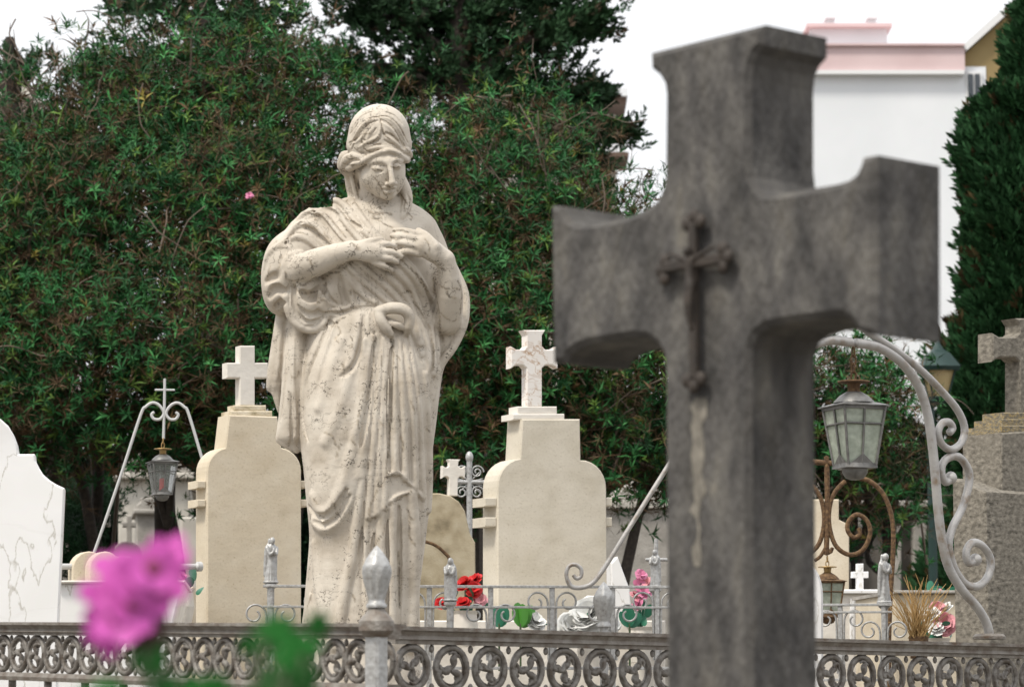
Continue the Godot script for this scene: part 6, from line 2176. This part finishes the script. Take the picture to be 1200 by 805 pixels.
func build_brackets() -> void:
	# big painted tube arch standing on the ring fence
	var a := P(459, 734, 6.2)
	var b := P(1225, 756, 7.65)
	var d := b - a
	var yaw := rad_to_deg(atan2(-d.z, d.x))
	# frame in the plane of the fence
	var uu := 1003.0
	var best := 0.0
	for i in 400:
		var q := a.lerp(b, i / 399.0)
		if 600.0 + FPX * q.x / (-q.z * cos(PITCH) + (q.y - EYE) * sin(PITCH)) < uu: best = i / 399.0
	var depth := -a.lerp(b, best).z
	var f := Frame.new(self, uu, depth, yaw)
	var o := f.node("lantern_arch", "grey painted tube arch with curled scrolls standing on the ring fence", "lantern bracket", "iron lantern brackets")
	var pa := px_path(f, [1160, 745, 1157, 731, 1146, 712, 1128, 691, 1113, 666, 1105, 636, 1100, 597, 1097, 560, 1093, 520, 1088, 487, 1078, 455, 1058, 426, 1030, 407, 1003, 402])
	var pb := px_path(f, [1003, 377, 1025, 394, 1049, 410, 1079, 433, 1103, 457, 1123, 481, 1131, 502, 1127, 519, 1115, 527, 1104, 520, 1100, 507, 1105, 496, 1113, 495, 1117, 502, 1113, 507])
	var pc := px_path(f, [1115, 560, 1109, 565, 1104, 556, 1105, 544, 1113, 536, 1125, 536, 1135, 550, 1136, 568, 1128, 596, 1117, 618, 1112.5, 640, 1119, 666, 1133, 685, 1149, 686, 1160, 672, 1161, 654, 1152, 640, 1140, 636, 1133, 647, 1136, 660, 1144, 656])
	var cx := 0.0
	for m in [false, true]:
		for q in [[pa, "leg_tube", 0.0112], [pb, "outer_tube", 0.0092], [pc, "scroll", 0.0098]]:
			var mb := MB.new()
			var path: PackedVector3Array = mirror(q[0], cx) if m else q[0]
			mb.tube(path, q[2], 10)
			if q[1] == "scroll":
				for e in [0, path.size() - 1]: mb.ball(path[e], Vector3.ONE * 0.0155, Basis.IDENTITY, 10, 7)
			part(mb, q[1], M.tube, o)
		var fl := MB.new()
		var p0: Vector3 = (mirror(pa, cx) if m else pa)[0]
		fl.lathe(PackedVector2Array([Vector2(0, p0.y + 0.006), Vector2(0.034, p0.y + 0.004), Vector2(0.040, p0.y - 0.002), Vector2(0.040, p0.y - 0.008), Vector2(0, p0.y - 0.008)]), 14, Transform3D(Basis.IDENTITY, Vector3(p0.x, 0, 0)))
		part(fl, "foot_plate", M.rail_iron, o)
	var top := f.at(1003, 408)
	var hang := f.o + Basis(Vector3.UP, f.yaw) * Vector3(0, top.y, 0)
	lantern("hanging_lantern", "grey four-sided lantern with frosted panes hanging from the tube arch", hang, 0.107, deg_to_rad(22), M.lamp_metal, M.frosted, 0.075, M.rust, "grave lanterns")
	# thin silver arch with a cross and lantern at the left
	f = Frame.new(self, 193, 10.4, 4)
	o = f.node("lantern_arch", "thin white arch topped by a small cross, holding a lantern with a red candle", "lantern bracket", "iron lantern brackets")
	pa = px_path(f, [96, 684, 111, 644, 140, 560, 164, 487, 170, 477, 178, 472, 186, 475, 191.5, 484, 187, 491, 180, 491, 177, 486, 180, 483])
	for m in [false, true]:
		var mb := MB.new()
		var path := mirror(pa, f.at(192.5, 500).x) if m else pa.duplicate()
		path.insert(0, Vector3(path[0].x, 0.0, 0.0))
		mb.tube(path, 0.0050, 8)
		part(mb, "leg", M.white_paint, o)
	var cr := MB.new()
	cr.tube(px_path(f, [192.5, 444, 192, 478, 191, 514], 0.0, 2), 0.0045, 8)
	cr.tube(px_path(f, [181, 457, 204, 457], 0.0, 2), 0.0035, 8)
	part(cr, "cross", M.white_paint, o)
	top = f.at(190.5, 513)
	hang = f.o + Basis(Vector3.UP, f.yaw) * Vector3(top.x, top.y, 0)
	var ln := lantern("hanging_lantern", "small grey lantern with clear panes and a red candle under the thin white arch", hang, 0.082, deg_to_rad(20), M.lamp_metal, M.glass, 0.035, M.brass, "grave lanterns")
	var cd := MB.new()
	cd.lathe(PackedVector2Array([Vector2(0, -0.176), Vector2(0.010, -0.176), Vector2(0.010, -0.138), Vector2(0.003, -0.135), Vector2(0, -0.135)]), 10)
	var cnd := part(cd, "red_candle", M.candle, self, hang)
	tag(cnd, "red candle inside the small lantern under the thin arch", "candle")
	# crook whose foot curls on the inner railing, passing behind the dark weathered cross
	f = Frame.new(self, 720, 8.55, 3)
	o = f.node("lamp_crook", "slanting silver crook with a curled foot on the railing, leaning behind the dark weathered cross", "lantern bracket", "iron lantern brackets")
	var mb2 := MB.new()
	mb2.tube(px_path(f, [676, 677, 671, 677, 669, 671, 672, 665, 678, 664, 682, 671, 679, 681, 667, 686, 664, 677, 667, 666, 665, 672, 665, 680, 671, 688, 685, 688, 697, 681, 712, 660, 740, 615, 775, 559, 800, 520, 822, 490, 845, 478, 868, 485, 880, 505, 874, 524, 858, 528, 848, 517, 852, 506].slice(22)), 0.0065, 8)
	part(mb2, "rod", M.tube, o)
	mb2 = MB.new()
	mb2.tube(px_path(f, [671, 688, 665, 680, 664, 670, 668, 663, 675, 662, 681, 667, 681, 675, 676, 678, 672, 674]), 0.0055, 8)
	part(mb2, "foot_curl", M.tube, o)
	# rusty wrought bracket with its own lantern
	f = Frame.new(self, 970, 9.6, 4)
	o = f.node("rusty_bracket", "rusty wrought iron bracket with big curls and a low arch", "lantern bracket", "iron lantern brackets")
	var sc := px_path(f, [991, 564, 981, 574, 974, 588, 972, 612, 979, 638, 995, 650, 1011, 645, 1020, 627, 1017, 611, 1005, 603, 995, 611, 994, 622, 1001, 630, 1008, 626, 1007, 619])
	var ar := px_path(f, [1008, 561, 1018, 563, 1031, 573, 1041, 590, 1047, 616, 1047, 652, 1044, 700, 1042, 760])
	for m in [false, true]:
		var x := f.at(969, 600).x
		var q := MB.new()
		q.tube(mirror(sc, x) if m else sc, 0.0072, 8)
		part(q, "curl", M.rust, o)
		q = MB.new()
		var path := mirror(ar, x) if m else ar.duplicate()
		path.append(Vector3(path[path.size() - 1].x, 0.0, 0.0))
		q.tube(path, 0.0075, 8)
		part(q, "arch_bar", M.rust, o)
	var stq := MB.new()
	stq.tube(px_path(f, [969, 535, 970, 580, 969, 650], 0.0, 3), 0.0085, 8)
	stq.tube(px_path(f, [946, 541, 976, 543], 0.0, 2), 0.009, 8)
	stq.tube(px_path(f, [969, 640, 962, 652, 955, 657], 0.0, 3), 0.006, 6)
	stq.tube(px_path(f, [969, 640, 973, 648, 976, 642], 0.0, 3), 0.006, 6)
	part(stq, "stem", M.rust, o)
	top = f.at(970, 652)
	hang = f.o + Basis(Vector3.UP, f.yaw) * Vector3(top.x, top.y, 0)
	lantern("hanging_lantern", "small tarnished lantern hanging low from the rusty bracket", hang, 0.082, deg_to_rad(12), M.rust, M.frosted, 0.03, M.brass, "grave lanterns")
	# filigree iron cross behind the ochre headstone
	f = Frame.new(self, 550, 11.2, 6)
	o = f.node("iron_cross", "thin silver iron cross with filigree curls behind the ochre headstone", "cross")
	var ic := MB.new()
	ic.tube(px_path(f, [550, 536, 550, 760], 0.0, 2), 0.010, 8)
	ic.tube(px_path(f, [528, 565, 572, 565], 0.0, 2), 0.008, 8)
	ic.ball(Vector3(f.at(550, 536).x, f.at(550, 536).y, 0), Vector3(0.014, 0.022, 0.014))
	part(ic, "bars", M.silver, o)
	for q in [[541, 577], [559, 577], [541, 553], [559, 553]]:
		var fi := MB.new()
		var c := f.at(q[0], q[1])
		var pp := PackedVector3Array()
		for e in spiral(c, 0.024, 0.006, 0.0, TAU * 1.6, 24): pp.append(Vector3(e.x, e.y, 0))
		fi.tube(pp, 0.003, 5)
		part(fi, "curl", M.silver, o)
	for k in 12:
		var ry := MB.new()
		var c := f.at(550, 565)
		var an := TAU * (k + 0.5) / 12.0
		ry.tube(PackedVector3Array([Vector3(c.x, c.y, 0), Vector3(c.x + cos(an) * 0.05, c.y + sin(an) * 0.05, 0)]), 0.0022, 5)
		part(ry, "ray", M.silver, o)
	# green street lamp
	var lp := P(1093, 600, 22.0)
	lp.y = 0.0
	o = thing("street_lamp", lp, "dark green street lamp with amber panes in front of the cypress", "street lamp")
	var ps := MB.new()
	var yt := P(1093, 466, 22.0).y
	ps.lathe(PackedVector2Array([Vector2(0, 0), Vector2(0.13, 0), Vector2(0.12, 0.3), Vector2(0.06, 0.42), Vector2(0.035, 0.5), Vector2(0.03, yt - 0.3), Vector2(0.055, yt - 0.26), Vector2(0.03, yt - 0.22), Vector2(0.028, yt - 0.08), Vector2(0.07, yt - 0.03), Vector2(0.07, yt), Vector2(0, yt)]), 12)
	part(ps, "post", M.green_metal, o)
	var lx := P(1100.5, 466, 22.0).x - lp.x
	var yg := P(1093, 434, 22.0).y
	var yr := P(1093, 410, 22.0).y
	var cg := Transform3D(Basis(Vector3.UP, 0.12), Vector3(lx, 0, 0))
	var gm := MB.new()
	gm.lathe(PackedVector2Array([Vector2(0.075, yt), Vector2(0.135, yg)]), 4, cg)
	part(gm, "pane", M.lamp_pane, o)
	gm = MB.new()
	gm.lathe(PackedVector2Array([Vector2(0.0, yg), Vector2(0.175, yg - 0.01), Vector2(0.185, yg + 0.02), Vector2(0.10, yr - 0.03), Vector2(0.05, yr), Vector2(0.03, yr + 0.03), Vector2(0.012, yr + 0.06), Vector2(0, yr + 0.08)]), 4, cg)
	part(gm, "roof", M.green_metal, o)
	for k in 4:
		var an := PI / 4 + PI / 2 * k
		gm = MB.new()
		gm.tube(PackedVector3Array([cg * Vector3(cos(an) * 0.078, yt, sin(an) * 0.078), cg * Vector3(cos(an) * 0.14, yg, sin(an) * 0.14)]), 0.008, 5)
		part(gm, "frame_bar", M.green_metal, o)
	gm = MB.new()
	gm.lathe(PackedVector2Array([Vector2(0, yt - 0.05), Vector2(0.05, yt - 0.04), Vector2(0.085, yt - 0.005), Vector2(0.085, yt + 0.005), Vector2(0, yt + 0.005)]), 8, cg)
	part(gm, "cup", M.green_metal, o)

# ---------------------------------------------------------------- little cast figures and flowers
func build_statuettes() -> void:
	sf = Field.new()
	# veiled figure with joined hands, height 100 units, y down from the head
	sf.column([[16, -6, 6, 0, 6], [22, -12, 12, 0, 9], [32, -13, 13, 0, 10], [48, -10, 10, 0, 9], [70, -12, 12, 0, 11], [90, -15, 15, 0, 13], [97, -16, 16, 0, 14]], 3.0)
	sf.ell(Vector3(1, 8, 4), Vector3(6.2, 8.5, 7.0), 2.5)
	chain([-4, 5, -2, 3, -6, 15, -2, 3, -11, 24, -2, 4, -12, 50, -3, 5, -13, 84, -4, 4], 2.0)
	chain([4, 5, -2, 3, 6, 15, -2, 3, 11, 24, -2, 4, 12, 50, -3, 5, 13, 84, -4, 4], 2.0)
	chain([-12, 24, 4, 4.5, -8, 38, 11, 4, 0, 31, 15, 3, 1, 25, 15, 2], 1.5)
	chain([12, 24, 4, 4.5, 8, 38, 11, 4, 0, 31, 15, 3, -1, 25, 15, 2], 1.5)
	for x in [-6.0, -1.0, 4.0, 8.0]:
		chain([x, 46, 11 - absf(x) * 0.35, 1.2, x * 1.2, 72, 12.5 - absf(x) * 0.35, 1.6, x * 1.4, 96, 14 - absf(x) * 0.35, 1.6], 1.5, 1.0, 1)
	sf.ell(Vector3(0, 99, 0), Vector3(19, 5, 16), 1.0)
	var mb := MB.new()
	sf.net(mb, Vector3(-22, -4, -20), Vector3(22, 106, 24), 1.7, Vector3(0, 104, 0), 0.01)
	var mesh := mb.mesh()
	for q in [[317, 685, 8.55, 53, 0.5, "slim silver veiled statuette on the railing before the cream headstone"], [527.5, 706, 8.5, 50, -0.3, "silver praying statuette on the railing beside the red flowers"], [1037, 709, 9.2, 58, 0.9, "silver veiled statuette on the corner of the short railing"], [768, 690, 8.62, 44, -0.6, "silver statuette half hidden by the dark weathered cross beside pink flowers"]]:
		var p := P(q[0], q[1], q[2])
		var o := thing("silver_statuette", p, q[5], "statuette", "silver statuettes on the railings")
		var s: float = q[3] * mpp(q[2])
		var fg := part(mesh, "figure", M.silver, o)
		fg.scale = Vector3(0.95, 1, 0.95) * s
		fg.rotation.y = q[4]
		var st := MB.new()
		st.lathe(PackedVector2Array([Vector2(0, 0.001), Vector2(0.018, 0.001), Vector2(0.018, -0.006), Vector2(0.010, -0.012), Vector2(0.010, -0.10), Vector2(0, -0.10)]), 10)
		part(st, "stand", M.silver, o)
	# crucifix tip beside the last statuette
	var f := Frame.new(self, 770, 8.75, 10)
	var n := f.node("silver_crucifix", "small silver crucifix rising behind the railing beside the dark weathered cross", "crucifix")
	var c := MB.new()
	c.tube(px_path(f, [769, 632, 769, 760], 0.0, 2), 0.006, 8)
	c.tube(px_path(f, [757, 656, 782, 656], 0.0, 2), 0.005, 8)
	part(c, "bars", M.silver, n)

func blossom(rng: RandomNumberGenerator, r: float, petals: int, layers: int) -> MB:
	var mb := MB.new()
	for l in layers:
		for i in petals:
			var a := TAU * (i + 0.5 * (l % 2)) / petals + rng.randf_range(-0.15, 0.15)
			var el := lerpf(0.15, 1.15, float(l) / maxf(1.0, layers - 0.5)) + rng.randf_range(-0.12, 0.12)
			var dir := Vector3(cos(a) * cos(el), sin(el), sin(a) * cos(el))
			var side := dir.cross(Vector3.UP).normalized()
			var up := side.cross(dir)
			var L := r * rng.randf_range(0.85, 1.1) * lerpf(1.0, 0.75, float(l) / layers)
			var w := L * 0.44
			var k := mb.v.size()
			for e in [[Vector3.ZERO, up], [dir * L * 0.5 + side * w + up * L * 0.06, up + side * 0.3], [dir * L * 0.5, up], [dir * L * 0.5 - side * w + up * L * 0.06, up - side * 0.3], [dir * L * 0.94 + side * w * 0.75 - up * L * 0.08, up], [dir * L * 1.04 - up * L * 0.05, up], [dir * L * 0.94 - side * w * 0.75 - up * L * 0.08, up]]:
				mb.vert(e[0], (e[1] as Vector3).normalized())
			for t in [[0, 1, 2], [0, 2, 3], [1, 4, 2], [2, 4, 5], [2, 5, 6], [2, 6, 3]]: mb.face(k + t[0], k + t[1], k + t[2])
	return mb

func leaf_blade(L: float, w: float, lobes := false) -> MB:
	var mb := MB.new()
	var n := 28 if lobes else 14
	var c := mb.vert(Vector3(0, L * 0.35, 0.0), Vector3.BACK)
	for i in n:
		var t := float(i) / n
		var a := -PI / 2 + TAU * t
		var rr := 1.0
		if lobes: rr = 1.0 + 0.26 * cos(a * 7.0) - (0.75 if i == 0 else 0.0)
		var p := Vector3(cos(a) * w * rr, L * 0.5 + sin(a) * L * 0.5 * rr, 0.0)
		p.z = -0.25 * (p.x * p.x) / w + 0.06 * w * cos(a * 7.0)
		mb.vert(p, Vector3(p.x / w * 0.4, 0.0, 1.0).normalized())
	for i in n: mb.face(c, c + 1 + i, c + 1 + (i + 1) % n)
	return mb

func posy(called: String, label: String, at: Vector3, heads: Array, group: String, seed_: int, pot: Material) -> void:
	# heads: [du m, dv m, dz, radius, petals, layers, material]
	var rng := RandomNumberGenerator.new()
	rng.seed = seed_
	var o := thing(called, at, label, "flowers", group)
	for h in heads:
		var p := Vector3(h[0], h[1], h[2])
		var st := MB.new()
		st.tube(smooth_path(PackedVector3Array([Vector3(h[0] * 0.2, -0.02, 0), Vector3(h[0] * 0.6, h[1] * 0.6, h[2] * 0.5), p]), 3), 0.002, 5, false)
		part(st, "stem", M.plastic_leaf, o)
		var b := part(blossom(rng, h[3], h[4], h[5]), "blossom", h[6], o, p)
		b.rotation = Vector3(rng.randf_range(0.5, 1.3), rng.randf_range(-0.5, 0.5), rng.randf_range(-0.6, 0.6))
	for i in 7:
		var L := rng.randf_range(0.035, 0.06)
		var lf := part(leaf_blade(L, L * 0.3), "leaf", M.plastic_leaf, o, Vector3(rng.randf_range(-0.05, 0.05), rng.randf_range(-0.01, 0.04), rng.randf_range(-0.01, 0.04)))
		lf.rotation = Vector3(rng.randf_range(-0.6, 0.6), rng.randf_range(-1.2, 1.2), rng.randf_range(-1.8, 1.8))
	var v := MB.new()
	v.lathe(PackedVector2Array([Vector2(0, -0.10), Vector2(0.03, -0.10), Vector2(0.038, -0.05), Vector2(0.034, -0.01), Vector2(0.04, 0.0), Vector2(0.0, -0.005)]), 12)
	part(v, "vase", pot, o)

func build_flowers() -> void:
	var k := mpp(8.8)
	posy("red_bouquet", "bright red artificial bouquet beside the praying statuette", P(545, 716, 8.8), [[0, 30 * k, 0.02, 0.028, 15, 4, M.flower_red], [10 * k, 24 * k, 0.03, 0.024, 14, 4, M.flower_red], [-28 * k, 8 * k, 0.02, 0.022, 13, 3, M.flower_red], [-2 * k, 8 * k, 0.04, 0.022, 13, 3, M.flower_red], [12 * k, 36 * k, 0.0, 0.022, 13, 3, M.flower_red], [18 * k, 12 * k, 0.02, 0.022, 7, 2, M.flower_rose]], "flowers on the graves", 11, M.white_stone)
	posy("white_bouquet", "white artificial flower with ragged petals behind the railing scrolls", P(692, 742, 8.75), [[0, 18 * k, 0.03, 0.062, 17, 5, M.flower_white], [-22 * k, 6 * k, 0.03, 0.045, 15, 4, M.flower_white], [-66 * k, 12 * k, 0.02, 0.035, 12, 4, M.flower_white], [18 * k, 8 * k, 0.02, 0.04, 13, 4, M.flower_white]], "flowers on the graves", 12, M.white_stone)
	posy("pink_bouquet", "pink flower spike behind the railing beside the dark weathered cross", P(750, 735, 8.95), [[0, 50 * k, 0.0, 0.022, 7, 2, M.flower_pink], [6 * k, 40 * k, 0.01, 0.024, 7, 2, M.flower_pink], [-6 * k, 36 * k, 0.01, 0.022, 7, 2, M.flower_rose], [10 * k, 52 * k, 0.0, 0.02, 7, 2, M.flower_rose], [2 * k, 62 * k, 0.0, 0.018, 7, 2, M.flower_pink], [-2 * k, 26 * k, 0.02, 0.022, 7, 2, M.flower_pink], [-10 * k, 12 * k, 0.03, 0.02, 8, 2, M.flower_white]], "flowers on the graves", 13, M.white_stone)
	posy("rose_bouquet", "pale pink and white roses in front of the cream tomb", P(1100, 748, 9.5), [[6 * k, 18 * k, 0.02, 0.04, 10, 4, M.flower_rose], [-8 * k, 28 * k, 0.02, 0.03, 9, 3, M.flower_white], [12 * k, 36 * k, 0.0, 0.026, 9, 3, M.flower_white], [-4 * k, 10 * k, 0.04, 0.028, 9, 3, M.flower_white], [0, 38 * k, 0.0, 0.024, 9, 3, M.flower_rose]], "flowers on the graves", 14, M.white_stone)
	posy("pink_sprig", "small bright pink sprig behind the geranium beside the cream headstone", P(212, 690, 8.75), [[0, 14 * k, 0.0, 0.018, 7, 2, M.flower_pink], [4 * k, 6 * k, 0.01, 0.016, 7, 2, M.flower_rose]], "flowers on the graves", 15, M.white_stone)
	posy("dark_pink_sprig", "tiny dark pink bloom standing above the cream tomb", P(1099, 706, 10.2), [[0, 12 * k, 0.0, 0.02, 7, 2, M.flower_pink]], "flowers on the graves", 16, M.white_stone)
	# broad green leaves between the scrolls
	var rng := RandomNumberGenerator.new()
	rng.seed = 3
	for q in [[610, 716, M.fresh_leaf, "fresh light green leaf standing behind the railing scrolls"], [585, 712, M.plastic_leaf, "dark artificial leaves behind the railing scrolls"], [738, 716, M.plastic_leaf, "dark green leaf tuft between silver bud and dark cross"]]:
		var o := thing("leaf_tuft", P(q[0], 735, 8.7), q[3], "leaves", "leaf tufts behind the railing")
		for i in 4:
			var L := rng.randf_range(0.045, 0.075)
			var lf := part(leaf_blade(L, L * 0.32), "leaf", q[2], o)
			lf.rotation = Vector3(rng.randf_range(-0.4, 0.1), rng.randf_range(-0.8, 0.8), rng.randf_range(-0.7, 0.7))
		var s := MB.new()
		s.tube(PackedVector3Array([Vector3(0, 0.01, 0), Vector3(0, -0.12, 0)]), 0.003, 5)
		part(s, "stem", M.stem, o)
	# dried grass
	var dg := thing("dried_grass", P(1077, 748, 9.3), "bunch of dried straw grass in front of the cream tomb", "dried grass")
	var gm := MB.new()
	for i in 90:
		var a := rng.randfn() * 0.33
		var L := rng.randf_range(0.09, 0.20)
		var b := Vector3(rng.randfn() * 0.012, 0, rng.randfn() * 0.012)
		var tip := b + Vector3(sin(a) * L, cos(a) * L, rng.randfn() * 0.03)
		gm.tube(smooth_path(PackedVector3Array([b, b.lerp(tip, 0.6) + Vector3(rng.randfn() * 0.006, 0, 0), tip + Vector3(signf(a) * 0.02 * rng.randf(), -0.01 * rng.randf(), 0)]), 3), [0.0016, 0.0015, 0.0014, 0.0013, 0.0012, 0.001, 0.0006], 3, false)
	var gp := part(gm, "stalks", M.straw, dg)
	gp.set_meta("kind", "stuff")
	gm = MB.new()
	gm.lathe(PackedVector2Array([Vector2(0, -0.06), Vector2(0.025, -0.06), Vector2(0.03, 0.005), Vector2(0, 0.0)]), 10)
	part(gm, "pot", M.rust, dg)
	# dark bent rod before the ochre headstone
	var rd := MB.new()
	var f := Frame.new(self, 510, 10.3, 10)
	rd.tube(px_path(f, [494, 634, 508, 638, 520, 647, 528, 660, 531, 700]), 0.006, 6)
	var ro := part(rd, "bent_rod", M.rust, self, f.o)
	ro.rotation.y = f.yaw
	tag(ro, "thin dark rusty rod bent in front of the ochre headstone", "rod")
	# one pink bloom in the oleander
	var ob := part(blossom(rng, 0.022, 5, 2), "oleander_bloom", M.flower_pink, self, P(292, 229, 15.9))
	ob.rotation.x = 1.2
	tag(ob, "single pink bloom on the oleander beside the statue's shoulder", "flower")
	build_geranium()

func build_geranium() -> void:
	# potted geranium close to the lens
	var rng := RandomNumberGenerator.new()
	rng.seed = 9
	var d := 1.3
	var root := P(190, 900, d)
	root.y = 0.0
	var o := thing("geranium", root, "magenta geranium in bloom with bright green leaves before the small-ring fence", "flower plant")
	var k := mpp(d)
	var at := func(u: float, v: float, dz: float) -> Vector3: return P(u, v, d) - root + Vector3(0, 0, dz)
	# florets of the flower head
	for q in [[182, 668, 0.010, 0.5, 0.2], [196, 655, 0.0, -0.4, 0.5], [165, 680, 0.012, 0.1, -0.3], [150, 690, 0.006, 0.4, 0.6], [140, 672, -0.004, 0.7, 0.9], [188, 690, 0.008, -0.2, -0.5], [160, 710, 0.008, 0.3, 0.0], [128, 705, 0.0, 0.8, 0.6], [122, 735, 0.004, 0.5, -0.4], [140, 725, 0.008, 0.2, 0.2], [205, 672, -0.006, -0.9, 0.1]]:
		var c: Vector3 = at.call(q[0], q[1], q[2])
		var b := part(blossom(rng, 0.0125, 5, 1), "floret", M.petal_pink, o, c)
		b.rotation = Vector3(1.35 - q[4] * 0.4, q[3], q[4] * 0.5)
		var e := MB.new()
		e.ball(Vector3.ZERO, Vector3(0.005, 0.0025, 0.005), Basis.IDENTITY, 8, 4)
		part(e, "floret_eye", M.petal_dark, b)
		var s := MB.new()
		s.tube(PackedVector3Array([c, c.lerp(at.call(168, 735, 0.0), 0.6) + Vector3(0, -0.002, -0.003), at.call(168, 735, 0.0)]), 0.0009, 5, false)
		part(s, "flower_stalk", M.bud, o)
	for q in [[150, 733], [172, 728], [188, 732], [160, 742], [180, 742]]:
		var bd := MB.new()
		bd.ball(at.call(q[0], q[1], 0.004), Vector3(0.004, 0.006, 0.004), Basis.IDENTITY, 8, 6)
		part(bd, "bud", M.bud, o)
	# stems and leaves
	var pt: Vector3 = at.call(168, 738, 0.0)
	var sm := MB.new()
	sm.tube(smooth_path(PackedVector3Array([Vector3(0, 0.05, 0), at.call(185, 860, -0.01), at.call(174, 790, 0.0), pt]), 5), 0.0022, 7)
	part(sm, "stem", M.stem, o)
	for q in [[330, 742, 0.0, 26, 0.2, 0.1], [356, 748, 0.006, 24, -0.4, 0.6], [368, 732, -0.006, 18, 0.6, -0.3], [312, 734, 0.0, 17, -0.6, 0.2], [338, 768, 0.01, 26, 0.3, -0.5], [322, 790, 0.004, 30, -0.3, 0.4], [345, 806, 0.0, 28, 0.2, -0.2], [300, 752, -0.004, 14, 0.5, 0.8],
			[172, 768, 0.004, 22, 0.3, -0.2], [180, 792, 0.0, 26, -0.4, 0.3], [232, 806, 0.006, 26, -0.2, 0.2], [262, 812, 0.0, 24, 0.4, 0.3], [205, 815, 0.0, 28, 0.1, -0.4], [140, 812, 0.008, 24, 0.1, 0.4], [90, 815, 0.0, 22, -0.3, 0.2], [205, 840, 0.0, 40, 0.2, 0.0], [300, 840, 0.0, 44, -0.1, 0.1], [120, 844, 0.0, 40, 0.1, 0.1]]:
		var c: Vector3 = at.call(q[0], q[1], q[2])
		var R: float = q[3] * k
		var lf := part(leaf_blade(R * 2.0, R, true), "leaf", M.geranium_leaf, o, c - Vector3(0, R, 0))
		lf.rotation = Vector3(-0.5 + q[4], q[4] * 1.2, q[5])
		var s := MB.new()
		s.tube(smooth_path(PackedVector3Array([c - Vector3(0, R * 0.8, 0), c.lerp(Vector3(0, 0.25, -0.01), 0.4) - Vector3(0, 0.012, 0), Vector3(0, 0.2, 0)]), 4), 0.0013, 5, false)
		part(s, "leaf_stalk", M.stem, o)
	var pot := MB.new()
	pot.lathe(PackedVector2Array([Vector2(0, 0), Vector2(0.07, 0), Vector2(0.095, 0.15), Vector2(0.105, 0.15), Vector2(0.105, 0.18), Vector2(0.09, 0.18), Vector2(0.09, 0.16), Vector2(0, 0.16)]), 20)
	part(pot, "pot", plain(lin(0.32, 0.13, 0.07), 0.85), o)
